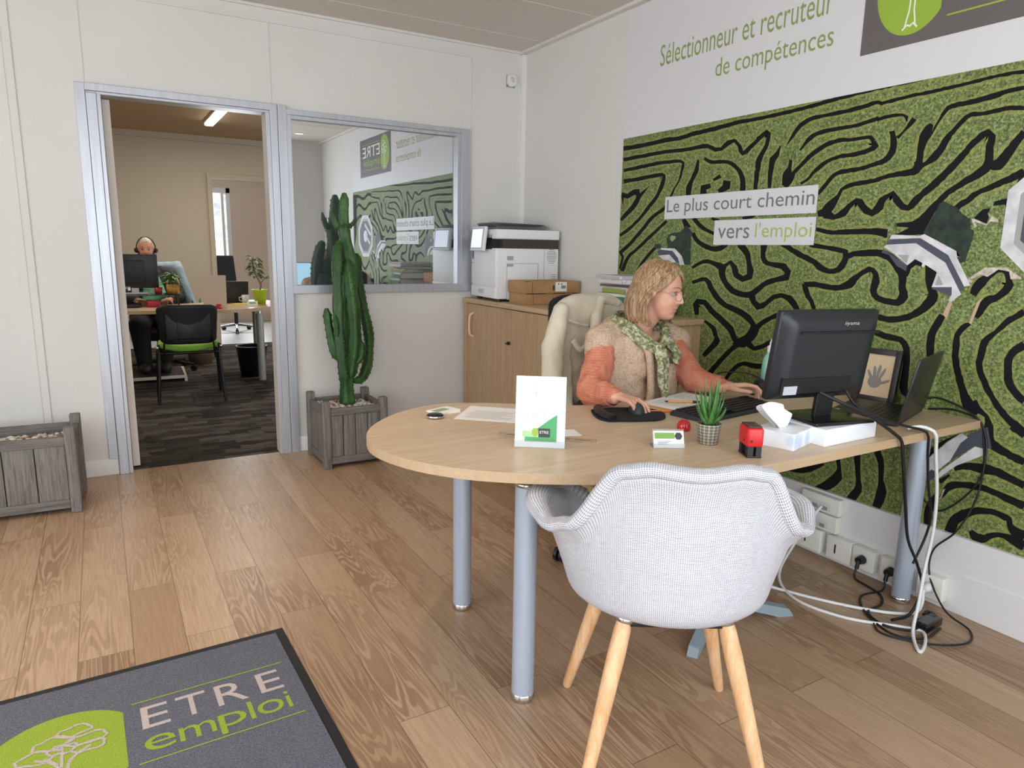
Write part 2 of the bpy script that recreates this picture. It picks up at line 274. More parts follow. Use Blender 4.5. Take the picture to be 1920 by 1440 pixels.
MURAL_PATHS="""3365 1907 3372 1932 3325 1906 3332 1931 3287 1905 3294 1930 3247 1905 3255 1929 3205 1905 3214 1929 3173 1906 3183 1929 3139 1907 3149 1930 3105 1909 3115 1932 3071 1910 3081 1933 3040 1911 3050 1934 3014 1912 3022 1935 2974 1911 2980 1934 2942 1910 2948 1932 2906 1909 2914 1932 2875 1911 2886 1933 2844 1914 2855 1936 2813 1917 2824 1939 2781 1919 2791 1941 2756 1921 2765 1942 2729 1922 2738 1943 2702 1923 2711 1944 2675 1924 2684 1945 2649 1925 2658 1946 2622 1927 2632 1948 2595 1929 2605 1949 2569 1931 2579 1951 2545 1933 2554 1953 2525 1934 2533 1954 2488 1935 2496 1955 2459 1936 2466 1956
2458 1935 2465 1953 2434 1935 2441 1953 2410 1935 2417 1953 2386 1936 2393 1954 2363 1936 2369 1954 2340 1937 2346 1954 2318 1937 2324 1955 2297 1938 2303 1955 2277 1938 2284 1955 2253 1939 2260 1956 2231 1939 2238 1957 2211 1940 2217 1957 2191 1941 2198 1958 2172 1942 2179 1959 2154 1943 2161 1960 2133 1944 2140 1961 2113 1946 2120 1962 2094 1947 2101 1964 2076 1949 2083 1965 2057 1950 2064 1966 2039 1952 2046 1968 2021 1953 2028 1969 2003 1954 2010 1970 1985 1956 1992 1972 1966 1957 1973 1973 1949 1958 1956 1974 1932 1960 1938 1975 1914 1961 1920 1977 1896 1962 1902 1978 1879 1963 1885 1979 1863 1964 1869 1979 1846 1965 1851 1980 1829 1965 1835 1981 1814 1966 1819 1981 1799 1966 1804 1981 1785 1966 1790 1981 1768 1967 1773 1982 1753 1967 1758 1982 1738 1968 1743 1982 1721 1968 1725 1981 1707 1968 1711 1981 1692 1969 1696 1981 1677 1969 1681 1981 1661 1969 1665 1980 1646 1970 1650 1980 1631 1970 1635 1980 1617 1970 1620 1980 1602 1971 1605 1980 1588 1971 1590 1980 1573 1972 1576 1980 1560 1972 1562 1980 1547 1973 1549 1980 1532 1974 1535 1980 1519 1975 1521 1980 1506 1976 1508 1980 1493 1977 1495 1980 1481 1978 1482 1980
3359 1845 3368 1866 3320 1846 3328 1867 3282 1847 3290 1868 3243 1848 3251 1869 3201 1849 3209 1869 3170 1849 3178 1870 3138 1850 3145 1871 3104 1851 3112 1871 3071 1852 3079 1872 3040 1852 3046 1872 3010 1852 3016 1872 2976 1852 2981 1871 2942 1851 2947 1870 2910 1849 2915 1869 2881 1848 2886 1868 2855 1848 2861 1867 2812 1848 2818 1867 2776 1849 2783 1868 2748 1849 2755 1869 2721 1848 2726 1870 2700 1846 2696 1868 2674 1836 2663 1855 2644 1824 2643 1844 2597 1824 2608 1842 2571 1837 2591 1854 2551 1847 2568 1868 2523 1856 2518 1872 2499 1832 2479 1839 2491 1810 2466 1815 2468 1786 2464 1808 2435 1795 2454 1813 2413 1814 2430 1828 2389 1830 2405 1844 2370 1844 2387 1857 2371 1843 2390 1859 2357 1852 2375 1868 2337 1864 2354 1879 2327 1870 2332 1888 2332 1871 2308 1871 2331 1852 2308 1847 2335 1827 2313 1820 2342 1814 2321 1803 2353 1801 2330 1788 2363 1787 2338 1775 2374 1770 2345 1759 2381 1752 2349 1744 2382 1729 2351 1724 2380 1713 2352 1706 2385 1709 2355 1701 2385 1692 2356 1688 2384 1671 2357 1667 2383 1647 2358 1644 2382 1625 2359 1622
3355 1783 3363 1803 3314 1786 3323 1805 3275 1788 3283 1807 3236 1790 3244 1809 3196 1792 3204 1811 3164 1793 3172 1813 3132 1795 3139 1814 3099 1796 3107 1816 3068 1797 3074 1817 3036 1798 3042 1817 3004 1798 3009 1816 2970 1798 2974 1815 2937 1798 2940 1814 2908 1797 2911 1812 2891 1797 2886 1810 2874 1788 2854 1794 2877 1776 2854 1771 2882 1755 2862 1750 2885 1731 2869 1727 2892 1707 2879 1703 2910 1684 2898 1679 2930 1662 2916 1657 2941 1645 2925 1640 2952 1627 2935 1621 2965 1609 2946 1602 2979 1588 2959 1580 2998 1570 2978 1558 3023 1557 3006 1542 3055 1545 3038 1529 3090 1528 3069 1513 3114 1511 3090 1497 3138 1491 3113 1479 3161 1471 3136 1458 3185 1452 3160 1439 3209 1433 3184 1419 3234 1413 3209 1400 3258 1394 3234 1381 3282 1377 3258 1363 3312 1358 3289 1343 3342 1341 3319 1325 3372 1323 3349 1308
3350 1720 3358 1742 3310 1721 3318 1744 3271 1723 3279 1745 3232 1724 3239 1746 3191 1726 3199 1748 3156 1728 3164 1749 3117 1730 3125 1751 3080 1732 3088 1753 3048 1734 3055 1755 3028 1734 3028 1755 3022 1736 2995 1742 3025 1723 2994 1717 3033 1698 3002 1690 3042 1679 3013 1669 3054 1656 3027 1647 3069 1636 3043 1625 3087 1618 3062 1606 3107 1602 3083 1589 3129 1585 3104 1572 3148 1567 3124 1555 3167 1549 3144 1537 3189 1530 3168 1518 3211 1514 3190 1502 3236 1498 3216 1485 3262 1481 3242 1468 3287 1467 3267 1453 3316 1452 3298 1437 3344 1439 3326 1424 3373 1426 3355 1411
3371 1644 3362 1669 3310 1631 3314 1658 3270 1642 3295 1666 3237 1656 3261 1680 3241 1668 3208 1680 3235 1636 3194 1633 3242 1624 3203 1612 3256 1608 3218 1592 3275 1589 3241 1571 3296 1573 3265 1554 3322 1555 3294 1537 3351 1536 3325 1519 3379 1517 3355 1502
3127 1691 3123 1688 3152 1679 3143 1673 3177 1667 3162 1657 3203 1654 3180 1640 3230 1640 3198 1621
3370 1652 3341 1650 3363 1625 3345 1624 3355 1597 3348 1597
2975 1501 2957 1488 2996 1487 2978 1475 3016 1474 2998 1462 3037 1461 3018 1448 3058 1447 3040 1435 3081 1433 3062 1420 3106 1417 3086 1404 3132 1399 3113 1387 3159 1382 3140 1369 3185 1365 3166 1352 3208 1350 3189 1337 3239 1332 3221 1319 3266 1318 3246 1305 3291 1299 3267 1288 3307 1279 3280 1271 3321 1257 3291 1250 3334 1235 3302 1228 3348 1213 3313 1206
3055 1355 3036 1343 3079 1339 3060 1327 3105 1320 3085 1308 3127 1301 3105 1290 3150 1280 3127 1270 3169 1260 3145 1251 3187 1236 3162 1228 3201 1213 3175 1207
3366 1316 3340 1324 3340 1291 3319 1294 3344 1274 3323 1271 3354 1249 3333 1246 3364 1225 3343 1221
2764 1798 2751 1795 2772 1774 2747 1769 2780 1752 2748 1742 2792 1728 2763 1716 2806 1704 2780 1693 2821 1685 2788 1674 2832 1664 2792 1656 2832 1639 2794 1635 2828 1614 2794 1612
2721 1794 2708 1806 2698 1780 2688 1794 2666 1768 2662 1784 2640 1765 2642 1782 2612 1763 2615 1781 2584 1761 2586 1779 2563 1758 2559 1775 2539 1749 2530 1765 2519 1738 2505 1752 2502 1725 2484 1737 2488 1711 2466 1720 2477 1695 2451 1702 2469 1679 2439 1682 2466 1663 2434 1661 2466 1644 2432 1640 2467 1624 2430 1620
2637 1680 2648 1694 2612 1687 2625 1703 2588 1694 2602 1711
2577 1681 2527 1673 2578 1657 2530 1638 2587 1650 2564 1624 2610 1637 2596 1619
2665 1673 2653 1651 2726 1666 2686 1641 2728 1624 2679 1621
2251 1809 2246 1807 2262 1792 2247 1786 2273 1779 2250 1765 2302 1759 2269 1743 2305 1729 2273 1723 2303 1706 2275 1700 2306 1694 2279 1689 2304 1675 2279 1672 2302 1651 2280 1648 2300 1626 2280 1624
2208 1809 2214 1812 2194 1824 2204 1830 2178 1839 2193 1849 2167 1852 2184 1862 2155 1864 2172 1877 2141 1874 2158 1890 2126 1882 2141 1899 2109 1889 2121 1907 2088 1894 2098 1912 2073 1896 2080 1914 2055 1897 2061 1914 2036 1898 2042 1914 2016 1898 2022 1914 1996 1899 2002 1915 1979 1899 1985 1915 1961 1899 1967 1916 1943 1900 1949 1916 1925 1900 1931 1917 1907 1901 1913 1918 1889 1902 1896 1919 1871 1904 1878 1921 1852 1906 1860 1923 1834 1909 1841 1925 1817 1911 1824 1927 1802 1913 1808 1928 1794 1914 1794 1929 1778 1908 1778 1921 1765 1908 1770 1921 1751 1909 1756 1922 1735 1910 1741 1923 1718 1911 1723 1925 1701 1913 1706 1926 1683 1914 1688 1927 1669 1915 1674 1928 1655 1915 1660 1928 1641 1916 1645 1929 1626 1917 1630 1929 1611 1917 1615 1930 1596 1918 1600 1931 1581 1918 1586 1931 1567 1919 1571 1932 1553 1920 1558 1932 1539 1920 1544 1933 1526 1921 1530 1933 1512 1921 1517 1934 1499 1922 1503 1934 1486 1923 1490 1935 1472 1923 1477 1935 1459 1924 1464 1936 1446 1925 1451 1937 1433 1926 1438 1938 1420 1927 1425 1939 1407 1928 1412 1940 1395 1929 1399 1941 1383 1930 1387 1942 1371 1931 1375 1942 1360 1931 1363 1943 1345 1931 1349 1943 1332 1931 1336 1943 1319 1931 1323 1943 1307 1930 1310 1942 1294 1929 1298 1942 1281 1929 1285 1942
2138 1774 2145 1779 2123 1786 2134 1793 2109 1797 2123 1808 2094 1808 2110 1821 2082 1816 2098 1831 2071 1824 2085 1840 2053 1829 2063 1846 2038 1831 2045 1849 2017 1833 2023 1850 1995 1834 2001 1850 1973 1834 1978 1851 1953 1835 1958 1851 1934 1836 1939 1852 1917 1837 1922 1852 1899 1837 1904 1852 1882 1838 1888 1853 1865 1839 1871 1854 1846 1841 1853 1857 1827 1844 1834 1860 1809 1847 1816 1863 1793 1849 1801 1866 1785 1851 1787 1867 1787 1849 1788 1862 1772 1850 1778 1864 1755 1852 1760 1866 1738 1854 1742 1867 1719 1854 1723 1867 1701 1854 1703 1866 1688 1853 1686 1864 1676 1845 1664 1850 1671 1831 1665 1830
1647 1843 1631 1831 1659 1826 1644 1813 1668 1812 1658 1802 1679 1797 1673 1792 1690 1787 1683 1781 1703 1779 1693 1770
1734 1802 1713 1805 1729 1788 1706 1790 1726 1774 1701 1773 1724 1761 1698 1758 1723 1747 1696 1741 1724 1735 1698 1724 1729 1724 1706 1708 1737 1712 1717 1695 1746 1703 1731 1685 1757 1698 1747 1679 1771 1695 1763 1677 1786 1692 1779 1675 1801 1688 1794 1672 1816 1685 1809 1668 1833 1682 1827 1665 1849 1681 1844 1664 1867 1680 1862 1662 1885 1679 1880 1661 1902 1677 1896 1660 1928 1676 1921 1658 1951 1671 1940 1655 1969 1660 1954 1647 1983 1646 1968 1634 1999 1629 1983 1618 2014 1612 1997 1602 2024 1599 2009 1589 2032 1586 2019 1578
1788 1779 1803 1770 1807 1797 1814 1785 1826 1800 1822 1785 1843 1799 1839 1785 1862 1798 1858 1784 1880 1798 1877 1784 1897 1799 1895 1785 1916 1801 1914 1787 1934 1803 1931 1788 1952 1804 1947 1788 1974 1802 1967 1786 1995 1799 1986 1782 2016 1793 2005 1776 2033 1787 2020 1770 2049 1780 2036 1763 2066 1771 2052 1755 2084 1761 2068 1745 2099 1749 2083 1735 2115 1736 2099 1723 2131 1722 2116 1709 2145 1709 2130 1697 2156 1700 2142 1688 2168 1689 2152 1679 2182 1678 2157 1664 2198 1666 2165 1646 2211 1652 2178 1631 2224 1638 2192 1616
1805 1773 1786 1776 1802 1759 1772 1753 1804 1758 1786 1737 1817 1749 1806 1732 1832 1746 1825 1728 1853 1743 1846 1725 1874 1740 1869 1723 1891 1739 1886 1723 1909 1739 1905 1723 1928 1739 1923 1723 1945 1738 1939 1722 1965 1734 1957 1719 1983 1730 1974 1715 2001 1723 1990 1709 2021 1714 2008 1700 2040 1702 2027 1688 2056 1692 2042 1679 2073 1675 2060 1665 2084 1662 2072 1653 2096 1650 2086 1641 2125 1636 2118 1627
2194 1742 2175 1738 2195 1725 2176 1721 2198 1709 2177 1704 2210 1697 2174 1685 2221 1680 2171 1667 2222 1657 2175 1648 2219 1633 2181 1626
1278 1891 1274 1877 1292 1891 1287 1876 1305 1890 1300 1875 1321 1889 1315 1874 1332 1888 1325 1872 1343 1886 1336 1870 1355 1884 1348 1867 1368 1883 1360 1865 1381 1881 1374 1862 1393 1879 1386 1861 1405 1877 1398 1859 1419 1876 1412 1858 1432 1874 1425 1857 1444 1873 1438 1856 1455 1871 1450 1855 1471 1871 1466 1854 1485 1871 1480 1854 1498 1871 1492 1854 1510 1869 1502 1853 1524 1863 1513 1849 1532 1853 1520 1843 1539 1839 1529 1832 1546 1823 1538 1818 1553 1810 1547 1805 1561 1795 1555 1791 1566 1777 1563 1775 1572 1759 1570 1758
1578 1813 1564 1804 1590 1805 1564 1789 1600 1796 1565 1774 1607 1784 1570 1763 1611 1767 1576 1751 1613 1752 1580 1740 1613 1737 1584 1727 1614 1721 1587 1714 1614 1705 1588 1699 1614 1689 1588 1684 1614 1679 1587 1672 1620 1677 1584 1666 1619 1667 1586 1652 1621 1658 1597 1636 1625 1656 1613 1629 1638 1653 1629 1628 1654 1650 1646 1627 1667 1648 1661 1627 1682 1647 1677 1627 1698 1645 1693 1628 1715 1643 1709 1627 1731 1640 1724 1624 1746 1636 1739 1620 1762 1632 1754 1616 1777 1629 1770 1612 1793 1627 1788 1610 1810 1626 1805 1609 1827 1625 1822 1608 1843 1623 1837 1606 1863 1621 1856 1604 1881 1618 1873 1601 1897 1614 1887 1598 1922 1600 1909 1590 1934 1574 1920 1566 1960 1559 1933 1539 1976 1547 1940 1523 1989 1536 1950 1506 2001 1519 1979 1486 2023 1512 2017 1489
1588 1652 1598 1668 1565 1662 1576 1677 1549 1668 1566 1688 1533 1678 1556 1700 1524 1690 1548 1710 1516 1702 1540 1720 1509 1715 1532 1730 1502 1731 1524 1746 1495 1746 1515 1761 1490 1755 1506 1770 1482 1764 1497 1778 1475 1774 1488 1786 1467 1783 1481 1795 1460 1792 1473 1805 1452 1800 1465 1813 1442 1808 1454 1823 1430 1813 1438 1829 1421 1814 1425 1829 1409 1813 1412 1828 1395 1812 1398 1826 1381 1811 1385 1826 1368 1812 1374 1827 1356 1814 1362 1829 1344 1815 1349 1830 1331 1817 1337 1832 1320 1817 1324 1832 1306 1816 1309 1832 1293 1814 1295 1830 1279 1812 1281 1827 1266 1810 1268 1825
1991 1480 1988 1518 1972 1477 1960 1513 1939 1472 1938 1491 1910 1477 1925 1498 1885 1487 1908 1511 1872 1504 1895 1521 1863 1519 1880 1533 1850 1532 1863 1546 1840 1537 1845 1556 1838 1530 1818 1550 1825 1514 1801 1531 1805 1492 1788 1517 1766 1481 1770 1508 1740 1491 1764 1516 1722 1508 1755 1527 1718 1533 1745 1549 1711 1544 1726 1561 1700 1554 1709 1567 1690 1559 1689 1576 1691 1552 1672 1561 1683 1534 1661 1547 1668 1517 1648 1534 1649 1502 1638 1524 1618 1495 1625 1518 1600 1508 1622 1526 1589 1522 1611 1541 1579 1533 1598 1552 1565 1547 1582 1565 1555 1555 1572 1574 1543 1564 1560 1584 1530 1574 1548 1594 1517 1585 1537 1605 1507 1595 1527 1615 1496 1606 1517 1625 1486 1617 1507 1636 1476 1627 1497 1646 1468 1637 1488 1656 1458 1648 1477 1667 1449 1659 1468 1676 1441 1669 1459 1686 1433 1678 1452 1694 1425 1690 1444 1705 1419 1699 1437 1715 1412 1708 1429 1725 1404 1716 1420 1733 1395 1724 1410 1742 1386 1732 1401 1750 1379 1737 1392 1756 1369 1745 1369 1765 1366 1735 1343 1740 1368 1727 1342 1718 1370 1708 1345 1700 1370 1692 1344 1688 1369 1676 1342 1672 1368 1665 1340 1659 1371 1654 1338 1638 1376 1642 1349 1620 1383 1635 1361 1609 1395 1625 1376 1599 1403 1619 1387 1594 1413 1613 1398 1589 1425 1606 1411 1584 1436 1598 1423 1578 1448 1590 1435 1572 1461 1582 1449 1564 1474 1573 1461 1556 1487 1564 1472 1548 1498 1554 1482 1539 1507 1544 1490 1529 1517 1534 1498 1518 1526 1524 1507 1508 1536 1514 1517 1497 1546 1503 1527 1486 1555 1492 1537 1475 1564 1483 1545 1466 1575 1471 1557 1452 1585 1463 1572 1442 1601 1457 1594 1437 1621 1453 1618 1436 1641 1452 1639 1437 1661 1451 1659 1440
1354 1629 1350 1657 1335 1621 1339 1655 1312 1623 1331 1658 1301 1634 1329 1661 1294 1645 1323 1669 1287 1657 1315 1679 1281 1670 1307 1691 1275 1681 1300 1701 1270 1691 1293 1711 1263 1703 1285 1721 1257 1713 1278 1731 1252 1723 1272 1739 1247 1732 1266 1748
1245 1621 1232 1597 1254 1616 1241 1593 1263 1611 1251 1588 1273 1607 1261 1584 1284 1601 1272 1579 1295 1596 1283 1575 1306 1591 1295 1571 1318 1585 1308 1566 1330 1579 1320 1561 1341 1575 1332 1557 1356 1569 1347 1551 1370 1564 1360 1547 1383 1558 1372 1541 1395 1550 1382 1534 1405 1540 1392 1525 1414 1533 1402 1516 1427 1526 1414 1508 1440 1518 1425 1500 1449 1509 1431 1493 1457 1498 1439 1483 1465 1488 1447 1472
2022 1426 2019 1442 2003 1422 2000 1438 1985 1417 1982 1435 1965 1413 1964 1431 1942 1410 1943 1429 1925 1409 1927 1429 1907 1409 1910 1429 1888 1410 1892 1430 1869 1410 1873 1431 1851 1410 1854 1432 1833 1410 1836 1433 1815 1410 1818 1433 1796 1410 1799 1433 1777 1409 1780 1434 1760 1409 1762 1434 1744 1408 1747 1434 1733 1406 1732 1434 1713 1400 1707 1431 1703 1393 1695 1428 1693 1395 1694 1425
2745 1240 2756 1250 2720 1252 2733 1265 2695 1262 2708 1278 2671 1270 2681 1289 2648 1273 2648 1294 2622 1268 2614 1288 2593 1258 2583 1280 2569 1246 2550 1276 2566 1244 2513 1258 2562 1222 2521 1226 2547 1196 2513 1208 2526 1171 2497 1186 2502 1148 2476 1169 2473 1129 2453 1156 2436 1118 2425 1146 2398 1113 2395 1141 2364 1113 2370 1142 2331 1121 2349 1148 2306 1139 2330 1160 2285 1157 2308 1176 2267 1172 2287 1191 2246 1183 2262 1205 2228 1189 2239 1213 2205 1195 2215 1219 2185 1200 2194 1224 2139 1209 2166 1232 2129 1250 2164 1240 2164 1282 2185 1256 2193 1287 2197 1259 2218 1287 2220 1263 2239 1288 2243 1267 2260 1293 2270 1272 2271 1299 2294 1283 2278 1311 2306 1306 2282 1327 2309 1328 2276 1358 2312 1362 2274 1379 2310 1384
2543 1244 2557 1265 2508 1259 2522 1275 2495 1272 2488 1294 2479 1250 2449 1264 2473 1233 2438 1243 2458 1209 2432 1231 2405 1187 2404 1217 2346 1205 2380 1226 2340 1247 2382 1244 2360 1280 2388 1276 2364 1302 2395 1298 2371 1329 2405 1316 2393 1354 2425 1335 2414 1373 2447 1353 2431 1389 2463 1374
2367 1128 2323 1140 2355 1110 2319 1121 2340 1090 2314 1106 2304 1059 2289 1090 2266 1070 2284 1093 2244 1088 2262 1104 2223 1105 2241 1120 2205 1118 2218 1137 2172 1127 2175 1148 2152 1122 2145 1146 2135 1115 2115 1138 2110 1094 2085 1113 2098 1081 2072 1095 2085 1064 2060 1077
2739 1162 2748 1177 2705 1171 2715 1188 2673 1179 2681 1200 2656 1181 2645 1203 2642 1168 2613 1183 2625 1143 2593 1157 2607 1124 2577 1141 2589 1105 2559 1123 2569 1088 2542 1107 2541 1069 2519 1091 2509 1054 2492 1078 2480 1045 2468 1072 2451 1038 2439 1067 2426 1031 2410 1060 2403 1023 2384 1050 2381 1013 2361 1040 2364 1005 2340 1029 2342 992 2317 1011 2331 983 2300 990 2340 963 2295 956 2351 948 2307 930 2365 932 2328 904 2386 919 2359 886 2414 905 2391 872
2294 956 2319 973 2277 973 2300 990 2260 990 2279 1006 2237 1006 2253 1023 2212 1020 2226 1038 2191 1030 2203 1049 2173 1036 2178 1058 2134 1039 2137 1062
2680 1005 2708 1000 2682 1033 2719 1028 2682 1054 2727 1056 2687 1057 2702 1087 2651 1058 2638 1085 2634 1044 2607 1064 2605 1021 2579 1042 2579 1004 2555 1028 2551 988 2526 1013 2526 973 2501 999 2497 957 2470 982 2475 942 2443 963 2462 927 2428 943 2449 908 2416 922 2436 891 2411 912 2415 888 2413 915
2640 970 2631 980 2609 952 2594 968 2585 936 2561 953 2575 918 2544 929 2567 900 2539 913 2559 903 2537 912 2562 884 2517 883 2571 874 2536 857 2590 852 2561 836 2605 835 2578 820 2622 817 2596 803 2639 798 2615 786
2440 879 2410 909 2413 865 2404 902 2361 871 2379 906 2328 895 2365 920 2304 918 2346 942 2288 940 2332 957 2281 969 2324 961 2310 1000 2331 992
2411 892 2389 872 2433 875 2411 857 2455 856 2433 840 2478 835 2454 820 2501 812 2476 798 2524 788 2498 775 2547 763 2520 751 2563 746 2534 733 2580 727 2548 714 2597 709 2562 694
2351 880 2328 905 2329 869 2311 892 2301 861 2300 885 2260 873 2270 894 2240 883 2254 902 2220 894 2234 913 2200 905 2214 924 2181 915 2195 934 2163 925 2176 944 2144 934 2158 954
2467 674 2485 680 2452 695 2471 701 2438 715 2457 723 2424 733 2443 742 2401 755 2420 767 2382 770 2397 787 2358 783 2362 801 2336 779 2331 802 2305 775 2301 802 2275 776 2276 803 2245 781 2251 807 2223 787 2232 812 2201 795 2212 819 2181 803 2191 827
2850 1495 2825 1503 2836 1469 2801 1481 2821 1444 2777 1460
2775 1423 2750 1431 2750 1388 2724 1401 2721 1369 2702 1387 2686 1353 2672 1373 2657 1343 2647 1366 2626 1334 2619 1360 2595 1330 2598 1357 2561 1335 2574 1360 2537 1346 2555 1365 2513 1363 2530 1378
2776 1496 2752 1510 2752 1476 2729 1491 2726 1457 2706 1474 2696 1442 2680 1459 2664 1429 2653 1446 2636 1419 2627 1436 2608 1410 2600 1428
2640 1492 2636 1506 2613 1485 2609 1500 2586 1479 2582 1493
2432 1482 2438 1497 2407 1487 2413 1501 2382 1492 2388 1506 2358 1496 2364 1511
2201 1364 2187 1384 2181 1354 2167 1374 2161 1344 2148 1364 2141 1334 2128 1354 2122 1324 2109 1345 2103 1316 2091 1337 2079 1306 2069 1328 2055 1297 2046 1319 2035 1289 2024 1312 2022 1284 2005 1304 1997 1263 1980 1285 1968 1252 1959 1275 1938 1244 1935 1267 1909 1245 1917 1268 1884 1253 1902 1274 1865 1272 1890 1288 1854 1292 1881 1302 1850 1309 1875 1324 1842 1313 1855 1335 1825 1319 1833 1340 1811 1321 1816 1343 1794 1321 1798 1345 1775 1321 1779 1346 1759 1321 1763 1348 1741 1322 1746 1350 1725 1321 1727 1351 1712 1319 1708 1349 1697 1314 1687 1343 1682 1307 1667 1334 1669 1298 1649 1323 1658 1287 1632 1311 1648 1274 1618 1296 1640 1263 1606 1281 1631 1251 1597 1261 1625 1238 1594 1241 1623 1222 1594 1221 1622 1202 1594 1205 1617 1182 1586 1190 1616 1174 1579 1167 1619 1166 1592 1145 1626 1157 1613 1132 1636 1155 1635 1130 1653 1157 1656 1133 1669 1160 1673 1136 1687 1164 1693 1140 1698 1168 1712 1147 1708 1176 1730 1163 1712 1186 1739 1184 1708 1201 1739 1206 1703 1220 1737 1225 1706 1240 1734 1239 1714 1259 1734 1248 1730 1275 1743 1256 1756 1284 1749 1259 1785 1266 1772 1250 1803 1253 1786 1237 1821 1240 1799 1222 1834 1230 1807 1208 1844 1222 1819 1193 1859 1210 1844 1183 1880 1200 1873 1178 1898 1198 1896 1176 1919 1199 1919 1176 1939 1201 1941 1177 1959 1203 1962 1180 1978 1206 1981 1182 1999 1208 1999 1184 2028 1207 2025 1184 2056 1204 2053 1183
2066 1193 2043 1200 2059 1168 2029 1178 2039 1138 2018 1148 2020 1118 2001 1129 2009 1102 1990 1111 1997 1084 1980 1091
2047 1359 2045 1376 2024 1355 2022 1373 2002 1351 2000 1370 1979 1348 1978 1367 1955 1345 1954 1364 1931 1342 1930 1361 1911 1339 1909 1358 1887 1333 1883 1355 1881 1333 1857 1345 1877 1316 1855 1316
1575 1315 1563 1304 1590 1303 1573 1289 1605 1290 1581 1275 1614 1273 1585 1261 1619 1257 1590 1246
1525 1285 1488 1279 1525 1265 1490 1261 1524 1244 1491 1244 1518 1224 1491 1228 1512 1204 1488 1214 1505 1188 1476 1202 1505 1180 1465 1182 1507 1178 1469 1161 1511 1167 1478 1146 1518 1156 1489 1133 1526 1143 1502 1120 1537 1130 1517 1108 1549 1119 1532 1097 1561 1111 1547 1089 1573 1104 1562 1081 1588 1098 1579 1075 1601 1094 1594 1070 1616 1090 1610 1066 1631 1088 1627 1063 1646 1087 1646 1062 1662 1088 1665 1064 1680 1091 1684 1067 1699 1094 1703 1072 1718 1098 1722 1076
1722 1014 1717 1032 1705 1009 1700 1029 1689 1004 1684 1026 1673 999 1667 1023 1656 995 1652 1020 1638 993 1636 1018 1620 992 1618 1017 1604 991 1600 1015 1595 989 1583 1011 1582 979 1562 995 1575 963 1550 973 1572 952 1546 957 1570 938 1544 941 1569 921 1542 924 1568 905 1541 906 1568 887 1540 888 1569 868 1540 869 1570 849 1539 850 1570 833 1539 836 1568 808 1538 815 1560 787 1536 805 1542 776 1530 799 1525 773 1518 793
1736 939 1729 961 1718 934 1711 956 1700 929 1692 951 1685 925 1675 944 1668 917 1657 932 1652 908 1643 919
1453 1115 1429 1104 1459 1101 1435 1090 1466 1087 1440 1075 1472 1073 1445 1061 1480 1055 1452 1044 1486 1033 1457 1027 1487 1013 1458 1013 1486 993 1457 995 1485 975 1456 978 1480 954 1453 959 1475 935 1450 942
1342 1092 1336 1083 1356 1088 1346 1073 1369 1079 1354 1063 1381 1064 1362 1052 1390 1044 1369 1037 1391 1024 1369 1023 1391 1004 1367 1005 1390 988 1365 989 1390 963 1365 967 1383 936 1359 943 1379 922 1355 931 1373 907 1350 916 1367 890 1344 900 1362 876 1339 887 1356 861 1333 873 1351 846 1327 859 1345 832 1320 846 1339 814 1311 830 1333 795 1302 817 1322 777 1295 810 1305 767 1287 803 1288 763 1277 796 1274 761 1264 789
1334 1186 1356 1196 1325 1201 1353 1216 1317 1215 1346 1236 1310 1226 1334 1249 1302 1239 1320 1259 1293 1251 1307 1268 1284 1262 1297 1276 1277 1270 1287 1284 1270 1274 1275 1290 1260 1274 1259 1292 1254 1270 1242 1285 1250 1262 1232 1269 1246 1248 1228 1254 1243 1233 1216 1233 1246 1233 1223 1215 1252 1221 1232 1203 1260 1209 1243 1191 1268 1201 1253 1181 1278 1196 1267 1172 1292 1192 1279 1166 1306 1183 1286 1161 1316 1167 1291 1152 1321 1151 1297 1139 1324 1138 1303 1126 1331 1116 1317 1107
1180 1153 1168 1135 1190 1145 1178 1127 1200 1137 1189 1119 1210 1129 1198 1112 1220 1122 1206 1105 1232 1109 1218 1093 1242 1097 1227 1082 1250 1084 1238 1072 1258 1070 1249 1061 1273 1059 1260 1045 1287 1045 1268 1030 1296 1031 1272 1020 1300 1014 1274 1009 1301 992 1277 990 1301 973 1278 970 1304 950 1281 952 1297 922 1275 930 1291 909 1271 920 1284 895 1264 907 1275 880 1257 892 1267 866 1250 878 1258 852 1242 865 1249 839 1233 852 1239 825 1224 840 1229 813 1214 828 1220 800 1205 817 1209 788 1195 806 1199 777 1184 796 1189 767 1175 787 1178 757 1164 779 1167 749 1154 772 1156 741 1144 766 1148 735 1135 760 1134 726 1121 751 1123 719 1111 743
1166 1044 1151 1022 1178 1034 1162 1012 1191 1024 1173 1003 1202 1010 1179 993 1208 994 1183 984 1212 977 1186 973 1212 958 1187 958 1210 942 1186 946 1208 925 1183 930 1204 907 1180 916 1198 891 1176 904 1187 873 1168 891 1175 859 1158 879 1164 847 1149 869 1150 837 1138 860 1137 830 1127 852
1292 812 1281 816 1292 794 1274 802 1285 774 1267 792 1271 766 1261 787 1258 763 1250 779 1249 758 1238 769 1245 742 1226 752 1244 723 1216 732 1244 707 1212 713 1243 686 1210 698 1234 664 1206 688 1220 651 1201 683 1204 645 1192 677 1189 641 1179 670 1174 636 1165 663 1163 633 1155 659 1152 629 1144 655 1140 626 1133 652 1129 622 1122 649 1117 619 1110 646 1106 616 1099 642
1164 733 1157 753 1153 728 1146 747 1142 723 1134 742 1130 718 1123 737 1119 713 1112 732
1322 534 1329 555 1310 541 1317 562 1298 547 1304 569 1285 550 1289 576 1271 552 1272 581 1255 551 1254 585 1238 551 1238 588 1222 553 1222 589 1207 556 1205 590 1192 556 1188 588 1181 555 1175 586 1170 553 1162 583 1158 550 1150 579 1145 548 1138 575 1133 545 1126 572 1120 541 1113 569 1108 538 1101 565 1095 535 1088 562
